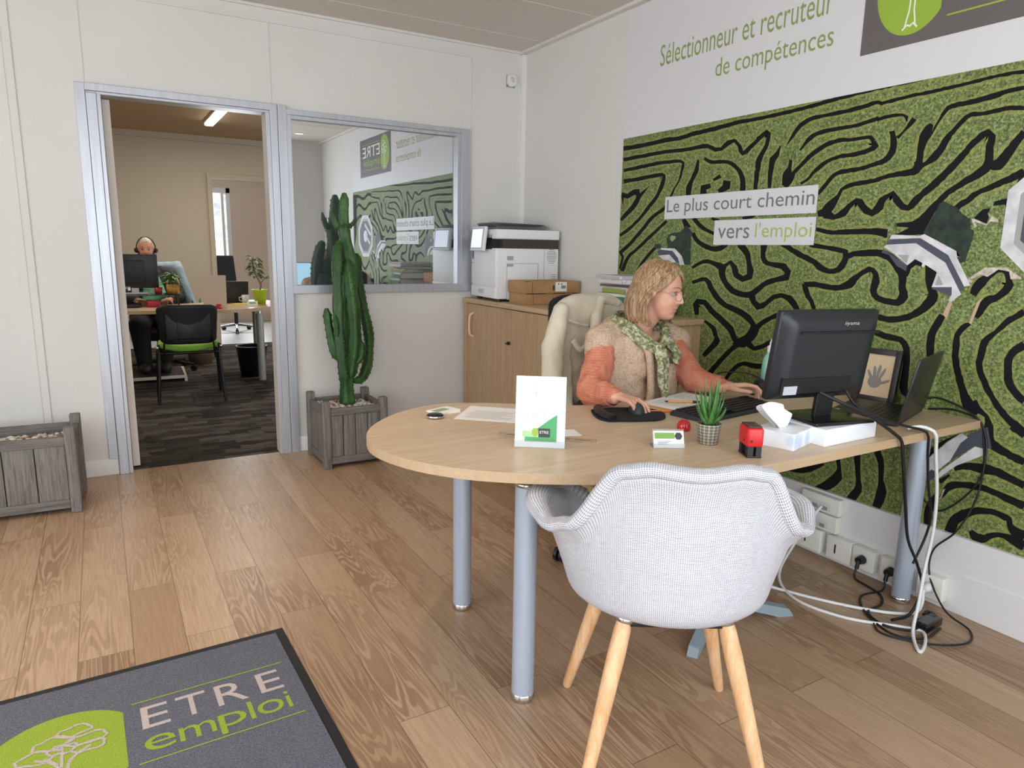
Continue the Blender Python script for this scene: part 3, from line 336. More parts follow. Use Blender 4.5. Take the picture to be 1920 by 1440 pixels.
1354 414 1363 418 1343 433 1358 438 1333 450 1353 460 1324 460 1343 480 1317 466 1327 493 1306 472 1311 499 1293 477 1296 502 1278 481 1279 506 1262 483 1262 509 1245 485 1244 510 1234 486 1232 511 1222 487 1220 511 1211 488 1208 510 1198 487 1194 509 1186 485 1181 508 1173 482 1168 506 1160 478 1154 504 1147 475 1140 502 1135 472 1128 500 1121 469 1115 498 1109 467 1102 495 1097 464 1091 492 1085 462 1079 490
1386 423 1369 420 1394 407 1370 404 1401 392 1371 388 1407 377 1373 372 1411 354 1380 351 1412 330 1387 333 1410 309 1388 314 1407 289 1389 295
1292 289 1329 289 1289 308 1326 307 1286 325 1323 328 1283 337 1316 350 1278 346 1305 368 1271 355 1292 383 1261 366 1279 395 1252 375 1267 403 1242 384 1254 411 1232 392 1240 418 1221 399 1226 424 1209 404 1212 428 1196 408 1197 431 1183 410 1183 433 1171 411 1169 433 1158 411 1154 433 1145 408 1140 432 1134 405 1127 429 1130 405 1113 422 1125 387 1107 401 1117 372 1100 396 1106 359 1090 392 1095 351 1082 392 1084 344 1071 393 1074 338 1059 393
1244 321 1234 333 1236 304 1220 328 1222 290 1211 327 1202 292 1203 327 1183 303 1193 329 1169 319 1181 338 1159 331 1165 350 1145 337 1146 357 1130 339 1127 360 1116 333 1109 362 1102 326 1092 361 1090 322 1080 359 1079 320 1069 356 1067 317 1058 353
2052 328 2053 339 2031 329 2031 347 2009 331 2009 355 1987 333 1990 362 1966 338 1973 369 1942 348 1954 378 1921 359 1936 388 1904 371 1919 398 1881 389 1896 411 1862 407 1873 424
1810 451 1788 459 1806 434 1785 442 1801 417 1782 424 1800 403 1778 407 1816 374 1770 370 1822 369 1783 345 1834 355 1799 326 1847 341 1820 307 1863 326 1844 293 1883 309 1870 282 1904 291 1895 272
1730 494 1699 503 1725 473 1697 482 1721 453 1695 460 1717 432 1693 440 1713 412 1690 420 1709 393 1686 401 1707 376 1683 384 1707 358 1676 365 1712 344 1675 341 1719 332 1684 319 1729 314 1696 299 1740 294 1707 280
1643 523 1616 540 1634 508 1609 525 1626 494 1601 509 1619 479 1594 490 1616 464 1591 471 1613 445 1590 451 1611 426 1589 432 1609 409 1587 417 1608 385 1576 397 1611 364 1568 373 1612 352 1570 353 1615 335 1575 333 1619 316 1581 314 1622 297 1586 295"""
MURAL_SHAPES="""g 1490 1526 1440 1501 1420 1479 1389 1459 1384 1426 1370 1417 1372 1390 1387 1307 1406 1304 1425 1346 1481 1377 1546 1408 1550 1417 1522 1471 1508 1516
k 1496 1529 1505 1515 1550 1417 1546 1407 1670 1402 1612 1430 1612 1434 1662 1438 1602 1447 1550 1463
k 1239 1618 1255 1578 1263 1548 1270 1528 1317 1517 1320 1502 1283 1505 1276 1489 1229 1544
k 1376 1464 1352 1492 1326 1494 1334 1476 1328 1465 1332 1441 1376 1461
g 2812 1468 2763 1427 2772 1403 2765 1261 2811 1262 2846 1321 2890 1346 2944 1345 3052 1345 3054 1370 3003 1371 2995 1354 2957 1345 2946 1358 2961 1396 2945 1421 2915 1429 2855 1432
w 3001 1349 2890 1346 2832 1305 2808 1260 2846 1259 2861 1296 2907 1333 3000 1339
b 3025 1332 3000 1339 2907 1333 2861 1296 2847 1267 2877 1275 2929 1312 3017 1311
w 3016 1306 2929 1313 2871 1271 2963 1273
l 2920 1416 2889 1412 2888 1400 2911 1383 2930 1391 2931 1408
b 1703 1353 1597 1288 1600 1267 1640 1287 1677 1329 1708 1337
k 1599 1282 1570 1318 1538 1301 1539 1287 1564 1292 1586 1273 1596 1258
k 1528 1293 1482 1271 1492 1218 1482 1207 1522 1243
b 1493 1204 1484 1219 1431 1224 1426 1184 1449 1195
w 1682 1390 1674 1407 1563 1402 1546 1408 1422 1346 1417 1326 1406 1326 1420 1328 1357 1224 1378 1219 1449 1331 1559 1393
b 1681 1387 1559 1393 1449 1331 1378 1217 1389 1197 1455 1303 1574 1371 1692 1368
w 1702 1360 1692 1368 1574 1374 1455 1303 1385 1191 1395 1182 1418 1158 1427 1166 1418 1189 1421 1215 1494 1211 1481 1267 1528 1294 1534 1283 1542 1288 1540 1300 1570 1314 1597 1290 1649 1329
s 1642 1330 1596 1329 1601 1296
s 1481 1218 1474 1256 1453 1222
b 1421 1215 1418 1189 1422 1181 1435 1191 1443 1211
t 1423 1165 1412 1158 1424 1095 1440 1114
t 1313 1182 1336 1085 1345 1090 1328 1164
f 1369 1248 1317 1289 1250 1292 1197 1258 1199 1253 1231 1253 1238 1278 1273 1284 1305 1257 1326 1264 1358 1246
f 1367 1249 1352 1241 1356 1231 1368 1240
f 1386 1461 1373 1458 1334 1441 1330 1444 1318 1467 1296 1453 1295 1445 1320 1449 1331 1437 1344 1439 1374 1450 1364 1434 1371 1426
b 1321 640 1287 688 1233 726 1209 650 1255 644 1265 645 1315 596 1340 571
w 1435 541 1362 637 1317 683 1293 672 1315 645 1343 570 1389 511 1418 510 1431 481
b 1431 479 1405 518 1386 512 1389 482 1428 467
w 1393 483 1369 525 1265 645 1222 643 1229 623 1274 589 1317 558 1335 538 1382 482
k 1427 547 1428 586 1383 635 1318 685 1363 640 1434 547
k 1381 480 1340 518 1336 511 1362 473
t 1361 407 1354 452 1346 458 1355 417"""
# ---------------------------------------------------------------- the setting
def wallmat(t):
    v = t.coord((1, 1, 5)); n = t.noise(v, 38, 3); t.bump(n.outputs[0], .16, .004)
    v2 = t.coord(); n2 = t.noise(v2, 1.3, 2); t.link(t.ramp(n2.outputs[0], [(.3, '#d6d3ce'), (.7, '#dbd9d5')]), t.b.inputs['Base Color'])
WALL = M('white_textured_wallpaper', '#dad7d3', .85, build=wallmat)
WHITE = M('white_paint', '#e6e4e0', .6)
BASE = M('white_baseboard_paint', '#e2e2e2', .45)
CEIL = M('ceiling_board', '#d2c9bf', .9)
BEIGE = M('beige_wall', '#c3b6a2', .9)
PINKW = M('pale_wall', '#d9c6b8', .9)
CEIL2 = M('warm_ceiling', '#c0a27c', .9)
def aluf(t):
    v = t.coord((1, 1, .05)); n = t.noise(v, 60, 2); t.link(t.ramp(n.outputs[0], [(.3, '#b4b7be'), (.7, '#c0c3c9')]), t.b.inputs['Base Color'])
ALU = M('brushed_aluminium_frame', '#b9bcc2', .38, .55, build=aluf)
def oak(t):
    W_, L_ = .158, 1.22
    v = t.coord((1, 1, 1), (0, 0, PI/2))
    br = t.add('ShaderNodeTexBrick'); br.offset = .37; br.squash = 1
    for k, x in (('Scale', 1), ('Brick Width', L_), ('Row Height', W_), ('Mortar Size', .0013), ('Mortar Smooth', .2), ('Bias', 0)): br.inputs[k].default_value = x
    br.inputs['Color1'].default_value = (0, 0, 0, 1); br.inputs['Color2'].default_value = (1, 1, 1, 1); br.inputs['Mortar'].default_value = (.5, .5, .5, 1)
    t.link(v, br.inputs['Vector'])
    # per plank shift of the grain
    sep = t.n.new('ShaderNodeSeparateXYZ'); t.link(t.coord(), sep.inputs[0])
    sh = t.math('MULTIPLY', br.outputs['Color'], 37.0)
    cx = t.math('ADD', sep.outputs[0], sh); cb = t.n.new('ShaderNodeCombineXYZ')
    t.link(cx, cb.inputs[0]); t.link(t.math('ADD', sep.outputs[1], sh), cb.inputs[1])
    mp = t.n.new('ShaderNodeMapping'); mp.inputs['Scale'].default_value = (11, 1.15, 1); t.link(cb.outputs[0], mp.inputs[0])
    n1 = t.noise(mp.outputs[0], 1.0, 2, .5, .5)
    ring = t.math('SINE', t.math('MULTIPLY', n1.outputs[0], 95.0))
    mp2 = t.n.new('ShaderNodeMapping'); mp2.inputs['Scale'].default_value = (170, 5, 1); t.link(cb.outputs[0], mp2.inputs[0])
    n2 = t.noise(mp2.outputs[0], 1.0, 4, .6)
    base = t.mix(br.outputs['Color'], '#a4876a', '#b99e82')
    g = t.ramp(ring, [(.0, '#a07a52'), (.5, '#ffffff')])
    mpc = t.n.new('ShaderNodeMapping'); mpc.inputs['Scale'].default_value = (3, .8, 1); t.link(cb.outputs[0], mpc.inputs[0])
    n3 = t.noise(mpc.outputs[0], 1.0, 2)
    amt = t.ramp(n3.outputs[0], [(.45, .05), (.65, .5)])
    c1 = t.mix(amt, base, g, 'MULTIPLY')
    c2 = t.mix(.32, c1, t.ramp(n2.outputs[0], [(.3, '#a98258'), (.6, '#ffffff')]), 'MULTIPLY')
    c3 = t.mix(t.math('MULTIPLY', br.outputs['Fac'], .75), c2, '#5a3c22')
    t.link(c3, t.b.inputs['Base Color'])
    t.link(t.ramp(n2.outputs[0], [(.3, .42), (.7, .30)]), t.b.inputs['Roughness'])
    t.bump(t.math('ADD', t.math('MULTIPLY', n2.outputs[0], .25), t.math('MULTIPLY', br.outputs['Fac'], -1)), .25, .0012)
OAKF = M('oak_vinyl_planks', '#b78f62', .36, build=oak)
def carpet(t):
    v = t.coord(); br = t.add('ShaderNodeTexBrick'); br.offset = .5
    for k, x in (('Scale', 1), ('Brick Width', .22), ('Row Height', .075), ('Mortar Size', 0), ('Bias', 0)): br.inputs[k].default_value = x
    br.inputs['Color1'].default_value = (0, 0, 0, 1); br.inputs['Color2'].default_value = (1, 1, 1, 1)
    nz = t.noise(v, 9, 2); mv = t.n.new('ShaderNodeVectorMath'); mv.operation = 'ADD'; sc = t.n.new('ShaderNodeVectorMath'); sc.operation = 'SCALE'; sc.inputs[3].default_value = .09
    t.link(nz.outputs['Color'], sc.inputs[0]); t.link(v, mv.inputs[0]); t.link(sc.outputs[0], mv.inputs[1]); t.link(mv.outputs[0], br.inputs['Vector'])
    n = t.noise(t.coord((4, 22, 1)), 1.6, 3); f = t.math('ADD', t.math('MULTIPLY', br.outputs['Color'], .45), t.math('MULTIPLY', n.outputs[0], .62))
    c = t.ramp(f, [(.2, '#2c2926'), (.55, '#4a4541'), (.85, '#6e6862')])
    n2 = t.noise(t.coord(), 420, 2); t.link(t.mix(.4, c, n2.outputs[0], 'OVERLAY'), t.b.inputs['Base Color']); t.bump(n2.outputs[0], .5, .004)
CARPET = M('grey_carpet_tiles', '#494440', 1, spec=.1, build=carpet)

def S(name, mb, mat, label, parent=None, **kw):
    o = mb.build(name, mat, parent, **kw)
    if parent is None: tag(o, label, name.split('_')[0], kind='structure')
    return o
S('floor', MB().box((-2.7, -.7, -.05), (2.72, 4.555, 0)), OAKF, 'oak plank vinyl floor of the front office')
S('floor', MB().box((-2.0, 4.555, -.05), (4.6, 10.1, 0)), CARPET, 'dark grey carpet tile floor of the room beyond the doorway')
S('floor', MB().box((-2.0, 10.1, -.05), (4.6, 13.6, 0)), M('far_floor', '#8f8a84', .4), 'pale smooth floor of the furthest room')
S('ceiling', MB().box((-2.7, -.7, 2.69), (2.8, 4.62, 2.75)), CEIL, 'white panelled ceiling of the front office')
S('ceiling', MB().box((-2.0, 4.62, 2.69), (4.6, 10.1, 2.75)), CEIL2, 'warm toned ceiling of the room beyond the doorway')
S('ceiling', MB().box((-2.0, 10.1, 2.69), (4.6, 13.6, 2.75)), WHITE, 'white ceiling of the furthest room')
# ceiling board joints in front office
jm = MB()
for y in (4.22, 3.62, 3.02, 2.42, 1.82, 1.22, .62): jm.box((-2.7, y-.004, 2.6885), (2.72, y+.004, 2.69))
for x in (2.69, ): jm.box((x-.012, -.7, 2.672), (x+.03, 4.52, 2.69))
S('trim_1', jm, M('ceiling_joint', '#dcd6cd', .7), 'thin raised joints between the ceiling boards')
# back wall with doorway and internal window
wb = MB()
wb.box((-2.7, 4.52, 0), (.083, 4.62, 2.69)); wb.box((.083, 4.52, 2.10), (.928, 4.62, 2.69)); wb.box((.928, 4.52, 0), (1.07, 4.62, 2.69))
wb.box((1.07, 4.52, 0), (2.20, 4.62, 1.06)); wb.box((1.07, 4.52, 2.08), (2.20, 4.62, 2.69)); wb.box((2.20, 4.52, 0), (2.82, 4.62, 2.69))
S('wall_back', wb, WALL, 'white wallpapered wall with the doorway and the internal window')
S('wall_right', MB().box((2.72, -.7, 0), (2.82, 4.52, 2.69)), WALL, 'white wall behind the maze mural')
S('wall_left', MB().box((-2.8, 3.0, 0), (-2.7, 4.62, 2.69)).box((-2.8, -.7, 0), (-2.7, 0, 2.69)).box((-2.8, 0, 0), (-2.7, 3, .5)).box((-2.8, 0, 2.4), (-2.7, 3, 2.69)), WALL, 'white wall on the left of the front office')
wf = MB().box((-2.7, -.8, 0), (-2.25, -.7, 2.69)).box((2.2, -.8, 0), (2.72, -.7, 2.69)).box((-2.25, -.8, 2.45), (2.2, -.7, 2.69)).box((-2.25, -.8, 0), (2.2, -.7, .25))
S('wall_front', wf, WALL, 'white street side wall behind the camera')
g = M('clear_window_glass', '#ffffff', .02, spec=.5, Transmission_Weight=1.0)
wf2 = thing('window_2', 'street windows behind the camera', 'window', (0, -.75, 0), kind='structure')
m = MB()
for x in (-2.25, -1.15, 0, 1.1, 2.15): m.box((x, -.04, .25), (x+.05, .04, 2.45))
m.box((-2.25, -.04, .25), (2.2, .04, .3)).box((-2.25, -.04, 2.4), (2.2, .04, 2.45)); m.build('window_frame', ALU, wf2)
# back room shell
S('wall_far', MB().box((-2.0, 10.1, 0), (1.36, 10.2, 2.69)).box((1.36, 10.1, 2.18), (2.5, 10.2, 2.69)).box((2.5, 10.1, 0), (4.6, 10.2, 2.69)), BEIGE, 'beige wall behind the man with the opening to the furthest room')
S('wall_side', MB().box((-2.1, 4.62, 0), (-2.0, 13.6, 2.69)).box((4.6, 4.62, 0), (4.7, 13.6, 2.69)), BEIGE, 'beige side walls of the rear rooms')
fw = MB().box((-2.0, 13.1, 0), (1.55, 13.2, 2.69)).box((1.55, 13.1, 0), (2.0, 13.2, .9)).box((1.55, 13.1, 2.2), (2.0, 13.2, 2.69)).box((2.0, 13.1, 0), (4.6, 13.2, 2.69))
S('wall_end', fw, PINKW, 'pale end wall of the furthest room')
S('trim_2', MB().box((1.30, 10.07, 0), (1.36, 10.11, 2.235)).box((1.36, 10.07, 2.18), (2.5, 10.11, 2.235)), BEIGE, 'beige frame round the opening in the far wall')
S('trim_3', MB().box((-2, 10.06, 2.62), (4.6, 10.1, 2.69)), BEIGE, 'cornice strip above the far wall')
S('baseboard_far', MB().box((-2, 10.08, 0), (1.3, 10.1, .1)), WHITE, 'white baseboard of the far wall')
# window of the furthest room, with its daylight and glass block view
w3 = thing('window_3', 'narrow bright window of the furthest room', 'window', (1.775, 13.15, 0), kind='structure')
MB().box((-.26, -.07, .86), (-.2, .03, 2.28)).box((.2, -.07, .86), (.26, .03, 2.28)).box((-.26, -.07, 2.2), (.26, .03, 2.28)).box((-.26, -.07, .86), (.26, .03, .93)).box((.12, -.06, .93), (.16, 0, 2.2)).build('window_frame', WHITE, w3)
def blocks(t):
    v = t.coord((1, 1, 1), kind='Object', rot=(PI/2, 0, 0)); br = t.add('ShaderNodeTexBrick'); br.offset = 0
    for k, x in (('Scale', 1), ('Brick Width', .12), ('Row Height', .12), ('Mortar Size', .008), ('Bias', 0)): br.inputs[k].default_value = x
    t.link(v, br.inputs['Vector']); br.inputs['Color1'].default_value = lin('#aab4c0'); br.inputs['Color2'].default_value = lin('#d5dde6'); br.inputs['Mortar'].default_value = lin('#ffffff')
    n = t.noise(t.coord(), 14, 3); c = t.mix(.5, br.outputs['Color'], n.outputs[0], 'OVERLAY')
    t.link(c, t.b.inputs['Base Color']); t.link(c, t.b.inputs['Emission Color']); t.b.inputs['Emission Strength'].default_value = 1.3
MB().box((-.24, -.01, .88), (.24, .01, 2.26)).build('glass_block_pane', M('backlit_glass_blocks', '#dde4ee', .1, build=blocks), w3)
# door frame of the doorway
d1 = thing('door_1', 'aluminium framed doorway with its white door swung open into the rear room', 'door', (.5, 4.52, 0), kind='structure')
def fr(name, mb, mat=ALU, lb=None):
    o = mb.build(name, mat, d1, world=True, bevel=.002)
    if lb: lab(o, lb)
    return o
fr('door_jamb', MB().box((-.034, 4.505, .095), (.012, 4.52, 2.15)).box((.014, 4.495, 0), (.062, 4.52, 2.10)).box((.062, 4.503, 0), (.083, 4.62, 2.10)))
fr('jamb_return', MB().box((.926, 4.503, 0), (.9285, 4.62, 2.10)), M('pale_frame_paint', '#cfc9c2', .6))
fr('door_jamb', MB().box((.9285, 4.503, 0), (.95, 4.62, 2.10)).box((.95, 4.495, 0), (.992, 4.52, 2.15)))
fr('door_header', MB().box((.012, 4.497, 2.112), (.95, 4.52, 2.15)).box((.062, 4.506, 2.098), (.95, 4.62, 2.112)))
leaf = fr('door_leaf', MB().box((.086, 4.60, .012), (.124, 5.42, 2.09)), M('cream_door_paint', '#ddd3c8', .5), 'cream door leaf swung open')
MB().cyl((.124, 5.34, 1.03), (.165, 5.34, 1.03), .011).box((.155, 5.22, 1.02), (.17, 5.35, 1.04)).build('door_handle', ALU, leaf, world=True)
# internal window
w1 = thing('window_1', 'aluminium framed internal window with mirror-like glass beside the doorway', 'window', (1.62, 4.52, 1.0), kind='structure')
fm = MB().box((.994, 4.492, 0), (1.045, 4.52, 2.15)).box((1.045, 4.500, 1.03), (1.072, 4.60, 2.13)).box((2.186, 4.500, 1.03), (2.215, 4.60, 2.10)).box((2.215, 4.495, 1.03), (2.278, 4.52, 2.125))
fm.box((1.045, 4.494, 2.10), (2.278, 4.52, 2.13)).box((1.045, 4.506, 2.078), (2.20, 4.60, 2.10)); fm.build('window_frame', ALU, w1, world=True, bevel=.0015)
MB().box((1.045, 4.49, 1.03), (2.278, 4.53, 1.082)).build('window_sill', ALU, w1, world=True, bevel=.0015)
def mirror(t):
    g = t.n.new('ShaderNodeBsdfGlossy'); g.inputs['Roughness'].default_value = 0; g.inputs['Color'].default_value = (.93, .95, .95, 1)
    tr = t.n.new('ShaderNodeBsdfTransparent'); tr.inputs['Color'].default_value = (.9, .92, .95, 1); mx = t.n.new('ShaderNodeMixShader'); mx.inputs[0].default_value = .60
    t.link(tr.outputs[0], mx.inputs[1]); t.link(g.outputs[0], mx.inputs[2]); t.link(mx.outputs[0], t.n['Material Output'].inputs[0])
MB().box((1.072, 4.530, 1.082), (2.186, 4.534, 2.078)).build('pane', M('reflective_glass', build=mirror), w1, world=True)
MB().box((1.06, 4.575, 1.05), (2.2, 4.577, 2.10)).build('haze_sheet', M('pale_haze_sheet', '#e2e6ea', .9), w1, world=True)  # unseen sheet added behind the pane to haze its reflections
# panel battens and trims on back wall
S('trim_4', MB().box((-.369, 4.512, .1), (-.290, 4.52, 2.6)).box((-.335, 4.509, .1), (-.327, 4.512, 2.6)), WALL, 'white vertical batten left of the doorway')
S('trim_5', MB().box((-2.7, 4.511, 2.60), (2.29, 4.52, 2.612)).box((-2.7, 4.505, 2.675), (2.7, 4.52, 2.69)), WALL, 'thin white trim under the ceiling of the back wall')
S('trim_6', MB().box((.012, 4.517, 2.15), (.015, 4.52, 2.6)).box((.966, 4.517, 2.15), (.969, 4.52, 2.6)).box((2.30, 4.517, 0), (2.303, 4.52, 2.6)), M('joint_grey', '#cfccc8', .8), 'fine joints between the wall panels')
S('trim_7', MB().box((2.685, 4.49, 0), (2.72, 4.52, 2.67)), WHITE, 'white corner strip where the two walls meet')
S('baseboard_back', MB().box((-2.7, 4.508, 0), (.010, 4.52, .098), bev=.003).box((1.005, 4.508, 0), (2.72, 4.52, .098), bev=.003), BASE, 'white baseboard of the back wall')
S('baseboard_right', MB().box((2.695, -.7, 0), (2.72, 2.6, .155)).box((2.7, -.7, .155), (2.72, 4.52, .295)), BASE, 'white baseboard and cable trunking under the mural')

# ---------------------------------------------------------------- the wall mural
def hedge(t):
    v = t.coord(); n1 = t.noise(v, 120, 4, .7); n2 = t.noise(v, 5, 2); n3 = t.noise(v, 1.1, 1)
    a = t.ramp(n1.outputs[0], [(.36, '#2e3418'), (.46, '#5f6632'), (.55, '#7f8548'), (.66, '#b5b48a')])
    b = t.ramp(n1.outputs[0], [(.36, '#283219'), (.46, '#5b6c35'), (.55, '#7b8b4c'), (.66, '#abb58b')])
    sx = t.n.new('ShaderNodeSeparateXYZ'); t.link(v, sx.inputs[0])
    gf = t.ramp(t.math('ADD', t.math('MULTIPLY', sx.outputs[1], -.42), t.math('MULTIPLY', sx.outputs[2], -.45)), [(.0, 0), (1, 1)])
    gf = t.ramp(t.math('ADD', t.math('ADD', t.math('MULTIPLY', sx.outputs[1], -.3), t.math('MULTIPLY', sx.outputs[2], -.35)), 1.55), [(.35, 0), (.85, 1)])
    c = t.mix(gf, a, b); t.link(t.mix(t.math('MULTIPLY', n2.outputs[0], .25), c, '#7d8640', 'MIX'), t.b.inputs['Base Color'])
HEDGE = M('printed_hedge_green', '#7d8a3c', .55, build=hedge)
RIM = M('printed_hedge_rim', '#a4ad4e', .55, build=speckle('#6c7438', '#979e55', 110))
INK = M('printed_dark_path', '#101014', .7, spec=.25)
INKG = M('printed_shadow_green', '#17261f', .5, build=speckle('#101a18', '#263c2c', 30))
PWH = M('printed_pale_roof', '#d6d4d6', .5, build=speckle('#c4c2c6', '#e2e0e2', 20))
PBL = M('printed_blue_grey', '#4a4e5c', .5)
PSL = M('printed_slatted_grey', '#a5a3a2', .5)
PTN = M('printed_tan_path', '#c6a890', .5)
PFN = M('printed_pale_wall', '#c9bfae', .5, build=speckle('#a89c8a', '#d9cfc0', 60))
PLG = M('printed_light_bush', '#8fa070', .5)
VINYL = M('white_wall_vinyl', '#d9d8da', .42)
mural = thing('wall_mural', 'large green hedge maze mural with white upper band on the right wall', 'mural', (2.72, 2.0, .29))
MB().box((2.717, .60, .155), (2.7198, 3.372, 2.665)).build('backing_vinyl', VINYL, mural, world=True)
pr_ = MB().box((2.7165, .60, .288), (2.7169, 3.372, 1.972), 0)
rn = random.Random(3)
def wp(y, z, k): return (2.7164-.00025*k, max(.601, min(3.371, y/1000)), max(.2885, min(1.9718, z/1000)))
PATHS = [[int(a) for a in l.split()] for l in MURAL_PATHS.strip().split('\n')]
PATHS += []
ext = []
for zc, amp, ph in ((1.90, .02, 0), (1.79, .03, 1), (1.66, .03, 2), (.98, .06, 3), (.84, .05, 4), (.71, .05, 1), (.60, .04, 2), (.50, .05, 5), (.40, .03, 0), (1.13, .05, 2)):
    row = []
    for i in range(60):
        y = 1035+(zc*1000-300)*.144-i*10; c = zc*1000+amp*1000*math.sin(i*.16+ph); row += [y, int(c+18), y, int(c-18)]
    ext.append(row)
for li, row in enumerate(PATHS+ext):
    pts = [(Vector((row[i], row[i+1])), Vector((row[i+2], row[i+3]))) for i in range(0, len(row)-3, 4)]
    if len(pts) < 2: continue
    for layer in (0, 1):
        vs = []
        for k, (a, b) in enumerate(pts):
            d = (a-b); L = d.length or 1; d = d/L; e = (11+rn.uniform(-4, 4)) if layer == 0 else rn.uniform(-1.6, 1.6)
            e2 = (9+rn.uniform(-4, 4)) if layer == 0 else rn.uniform(-1.6, 1.6)
            a2 = a+d*e; b2 = b-d*e2; vs += [wp(a2.x, a2.y, 1+layer*2+li*.003), wp(b2.x, b2.y, 1+layer*2+li*.003)]
        fs = [(2*k, 2*k+1, 2*k+3, 2*k+2) for k in range(len(pts)-1)]
        pr_._add(vs, fs, 1 if layer == 0 else 2)
KEY = {'g': 3, 'k': 2, 'w': 4, 'b': 5, 's': 6, 't': 7, 'f': 8, 'l': 9}
def mural_poly(key, pts, k):
    area = sum(pts[i][0]*pts[(i+1) % len(pts)][1]-pts[(i+1) % len(pts)][0]*pts[i][1] for i in range(len(pts)))
    pr_._add([wp(p[0], p[1], k) for p in pts], [tuple(range(len(pts)))], KEY[key])
for li, l in enumerate(MURAL_SHAPES.strip().split('\n')):
    q = l.split(); v = [int(a) for a in q[1:]]; mural_poly(q[0], [(v[i], v[i+1]) for i in range(0, len(v), 2)], 4.6+li*.03)
# the round tower of the mural
cy, cz = 1030, 1455
def ngon(r, n=9, a0=.2, sy=1, sz=1): return [(cy+r*sy*math.cos(a0+2*PI*i/n), cz+r*sz*math.sin(a0+2*PI*i/n)) for i in range(n)]
mural_poly('w', ngon(268, 8, .39, 1, .95), 5.8); mural_poly('s', ngon(225, 8, .39, 1, .95), 5.85); mural_poly('b', ngon(205, 8, .39, 1, .9), 5.9)
mural_poly('w', [(cy+190, cz+30), (cy-10, cz+150), (cy-30, cz+120), (cy+170, cz)], 6.0)
mural_poly('w', [(cy+160, cz-70), (cy-40, cz+60), (cy-60, cz+30), (cy+140, cz-100)], 6.0)
mural_poly('w', ngon(70), 6.1)
mural_poly('k', [(740, 1940), (602, 1940), (602, 1300), (700, 1500)], 6.2)
pm = pr_.build('maze_print', [HEDGE, RIM, INK, INKG, PWH, PBL, PSL, PTN, PFN, PLG], mural, world=True)
# slogans
TG = M('slogan_grey', '#77727a', .5); TGr = M('slogan_green', '#aebd6c', .5); TOl = M('olive_lettering', '#8d9c5b', .5)
def yz(y, z, x=2.7135): return Vector((x, y, z))
sp = MB().box((2.7142, 2.027, 1.503), (2.7146, 2.985, 1.622)).build('slogan_panel', VINYL, mural, world=True)
t_ = MB(); put_text(t_, 'Le plus court chemin', yz(2.968, 1.518), yz(2.040, 1.518)-yz(2.968, 1.518), Vector((0, 0, .088))); t_.build('lettering', TG, sp, world=True)
sp = MB().box((2.7142, 2.024, 1.366), (2.7146, 2.612, 1.487)).build('slogan_panel', VINYL, mural, world=True)
t_ = MB(); put_text(t_, 'vers', yz(2.585, 1.397), yz(2.385, 1.397)-yz(2.585, 1.397), Vector((0, 0, .052))); t_.build('lettering', TG, sp, world=True)
t_ = MB(); put_text(t_, "l'emploi", yz(2.350, 1.380), yz(2.040, 1.380)-yz(2.350, 1.380), Vector((0, 0, .090))); lab(t_.build('lettering', TGr, sp, world=True), 'pale green lettering')
t_ = MB(); put_text(t_, 'Sélectionneur et recruteur', yz(3.090, 2.312, 2.7165), Vector((0, -1.050, 0)), Vector((0, 0, .108))); t_.build('headline_lettering', TOl, mural, world=True)
t_ = MB(); put_text(t_, 'de compétences', yz(2.680, 2.155, 2.7165), Vector((0, -.655, 0)), Vector((0, 0, .112))); t_.build('headline_lettering', TOl, mural, world=True)
# logo panel: grey square, green leaf disc with a white tree outline, lettering and two lines
LG = M('logo_grey', '#655f5f', .5); LGR = M('logo_green', '#97b43c', .5); LW = M('logo_white', '#eef0e6', .5)
lp = MB().box((2.7158, .905, 2.112), (2.7164, 1.895, 2.52)).build('logo_panel', LG, mural, world=True)
def logo(put_tri, mats):
    """artwork in a unit frame: x to the right 0..1, y up 0..1"""
    pass
def leaf_shape(n=40, flat=.72):
    # round disc whose right edge is cut straight, as on the mat
    pts = []
    for i in range(n+1):
        a = math.radians(40)+math.radians(280)*i/n; pts.append((.5+.5*math.cos(a), .5+.5*math.sin(a)))
    x = max(p[0] for p in pts if True)
    return pts
def tree_lines():
    L = [[(.40, 0.02), (.46, .22), (.47, .42), (.40, .52), (.28, .60)], [(.60, .02), (.55, .22), (.55, .42), (.62, .52), (.74, .60)], [(.36, .0), (.45, .05), (.5, .03), (.56, .06), (.64, .0)],
         [(.5, .40), (.50, .70)], [(.47, .45), (.36, .58)], [(.55, .45), (.66, .56)]]
    for cx, cy_, rx, ry, s in ((.30, .62, .18, .08, 1), (.42, .76, .17, .08, 2), (.60, .86, .15, .07, 3), (.70, .70, .18, .07, 4), (.72, .58, .14, .06, 5), (.50, .64, .12, .06, 6)):
        L.append([(cx+rx*(1+.10*math.sin(5*a*PI/9+s))*math.cos(a*PI/9), cy_+ry*(1+.22*math.sin(4*a*PI/9+s))*math.sin(a*PI/9)) for a in range(19)])
    return L
def ribbon(mb, pts, w, fn, mi=0):
    vs = []; P = [Vector((p[0], p[1])) for p in pts]
    for i, p in enumerate(P):
        d = (P[min(i+1, len(P)-1)]-P[max(i-1, 0)]); d = d.normalized() if d.length else Vector((1, 0)); n = Vector((-d.y, d.x))*w/2
        vs += [fn(*(p+n)), fn(*(p-n))]
    mb._add(vs, [(2*i, 2*i+1, 2*i+3, 2*i+2) for i in range(len(P)-1)], mi)
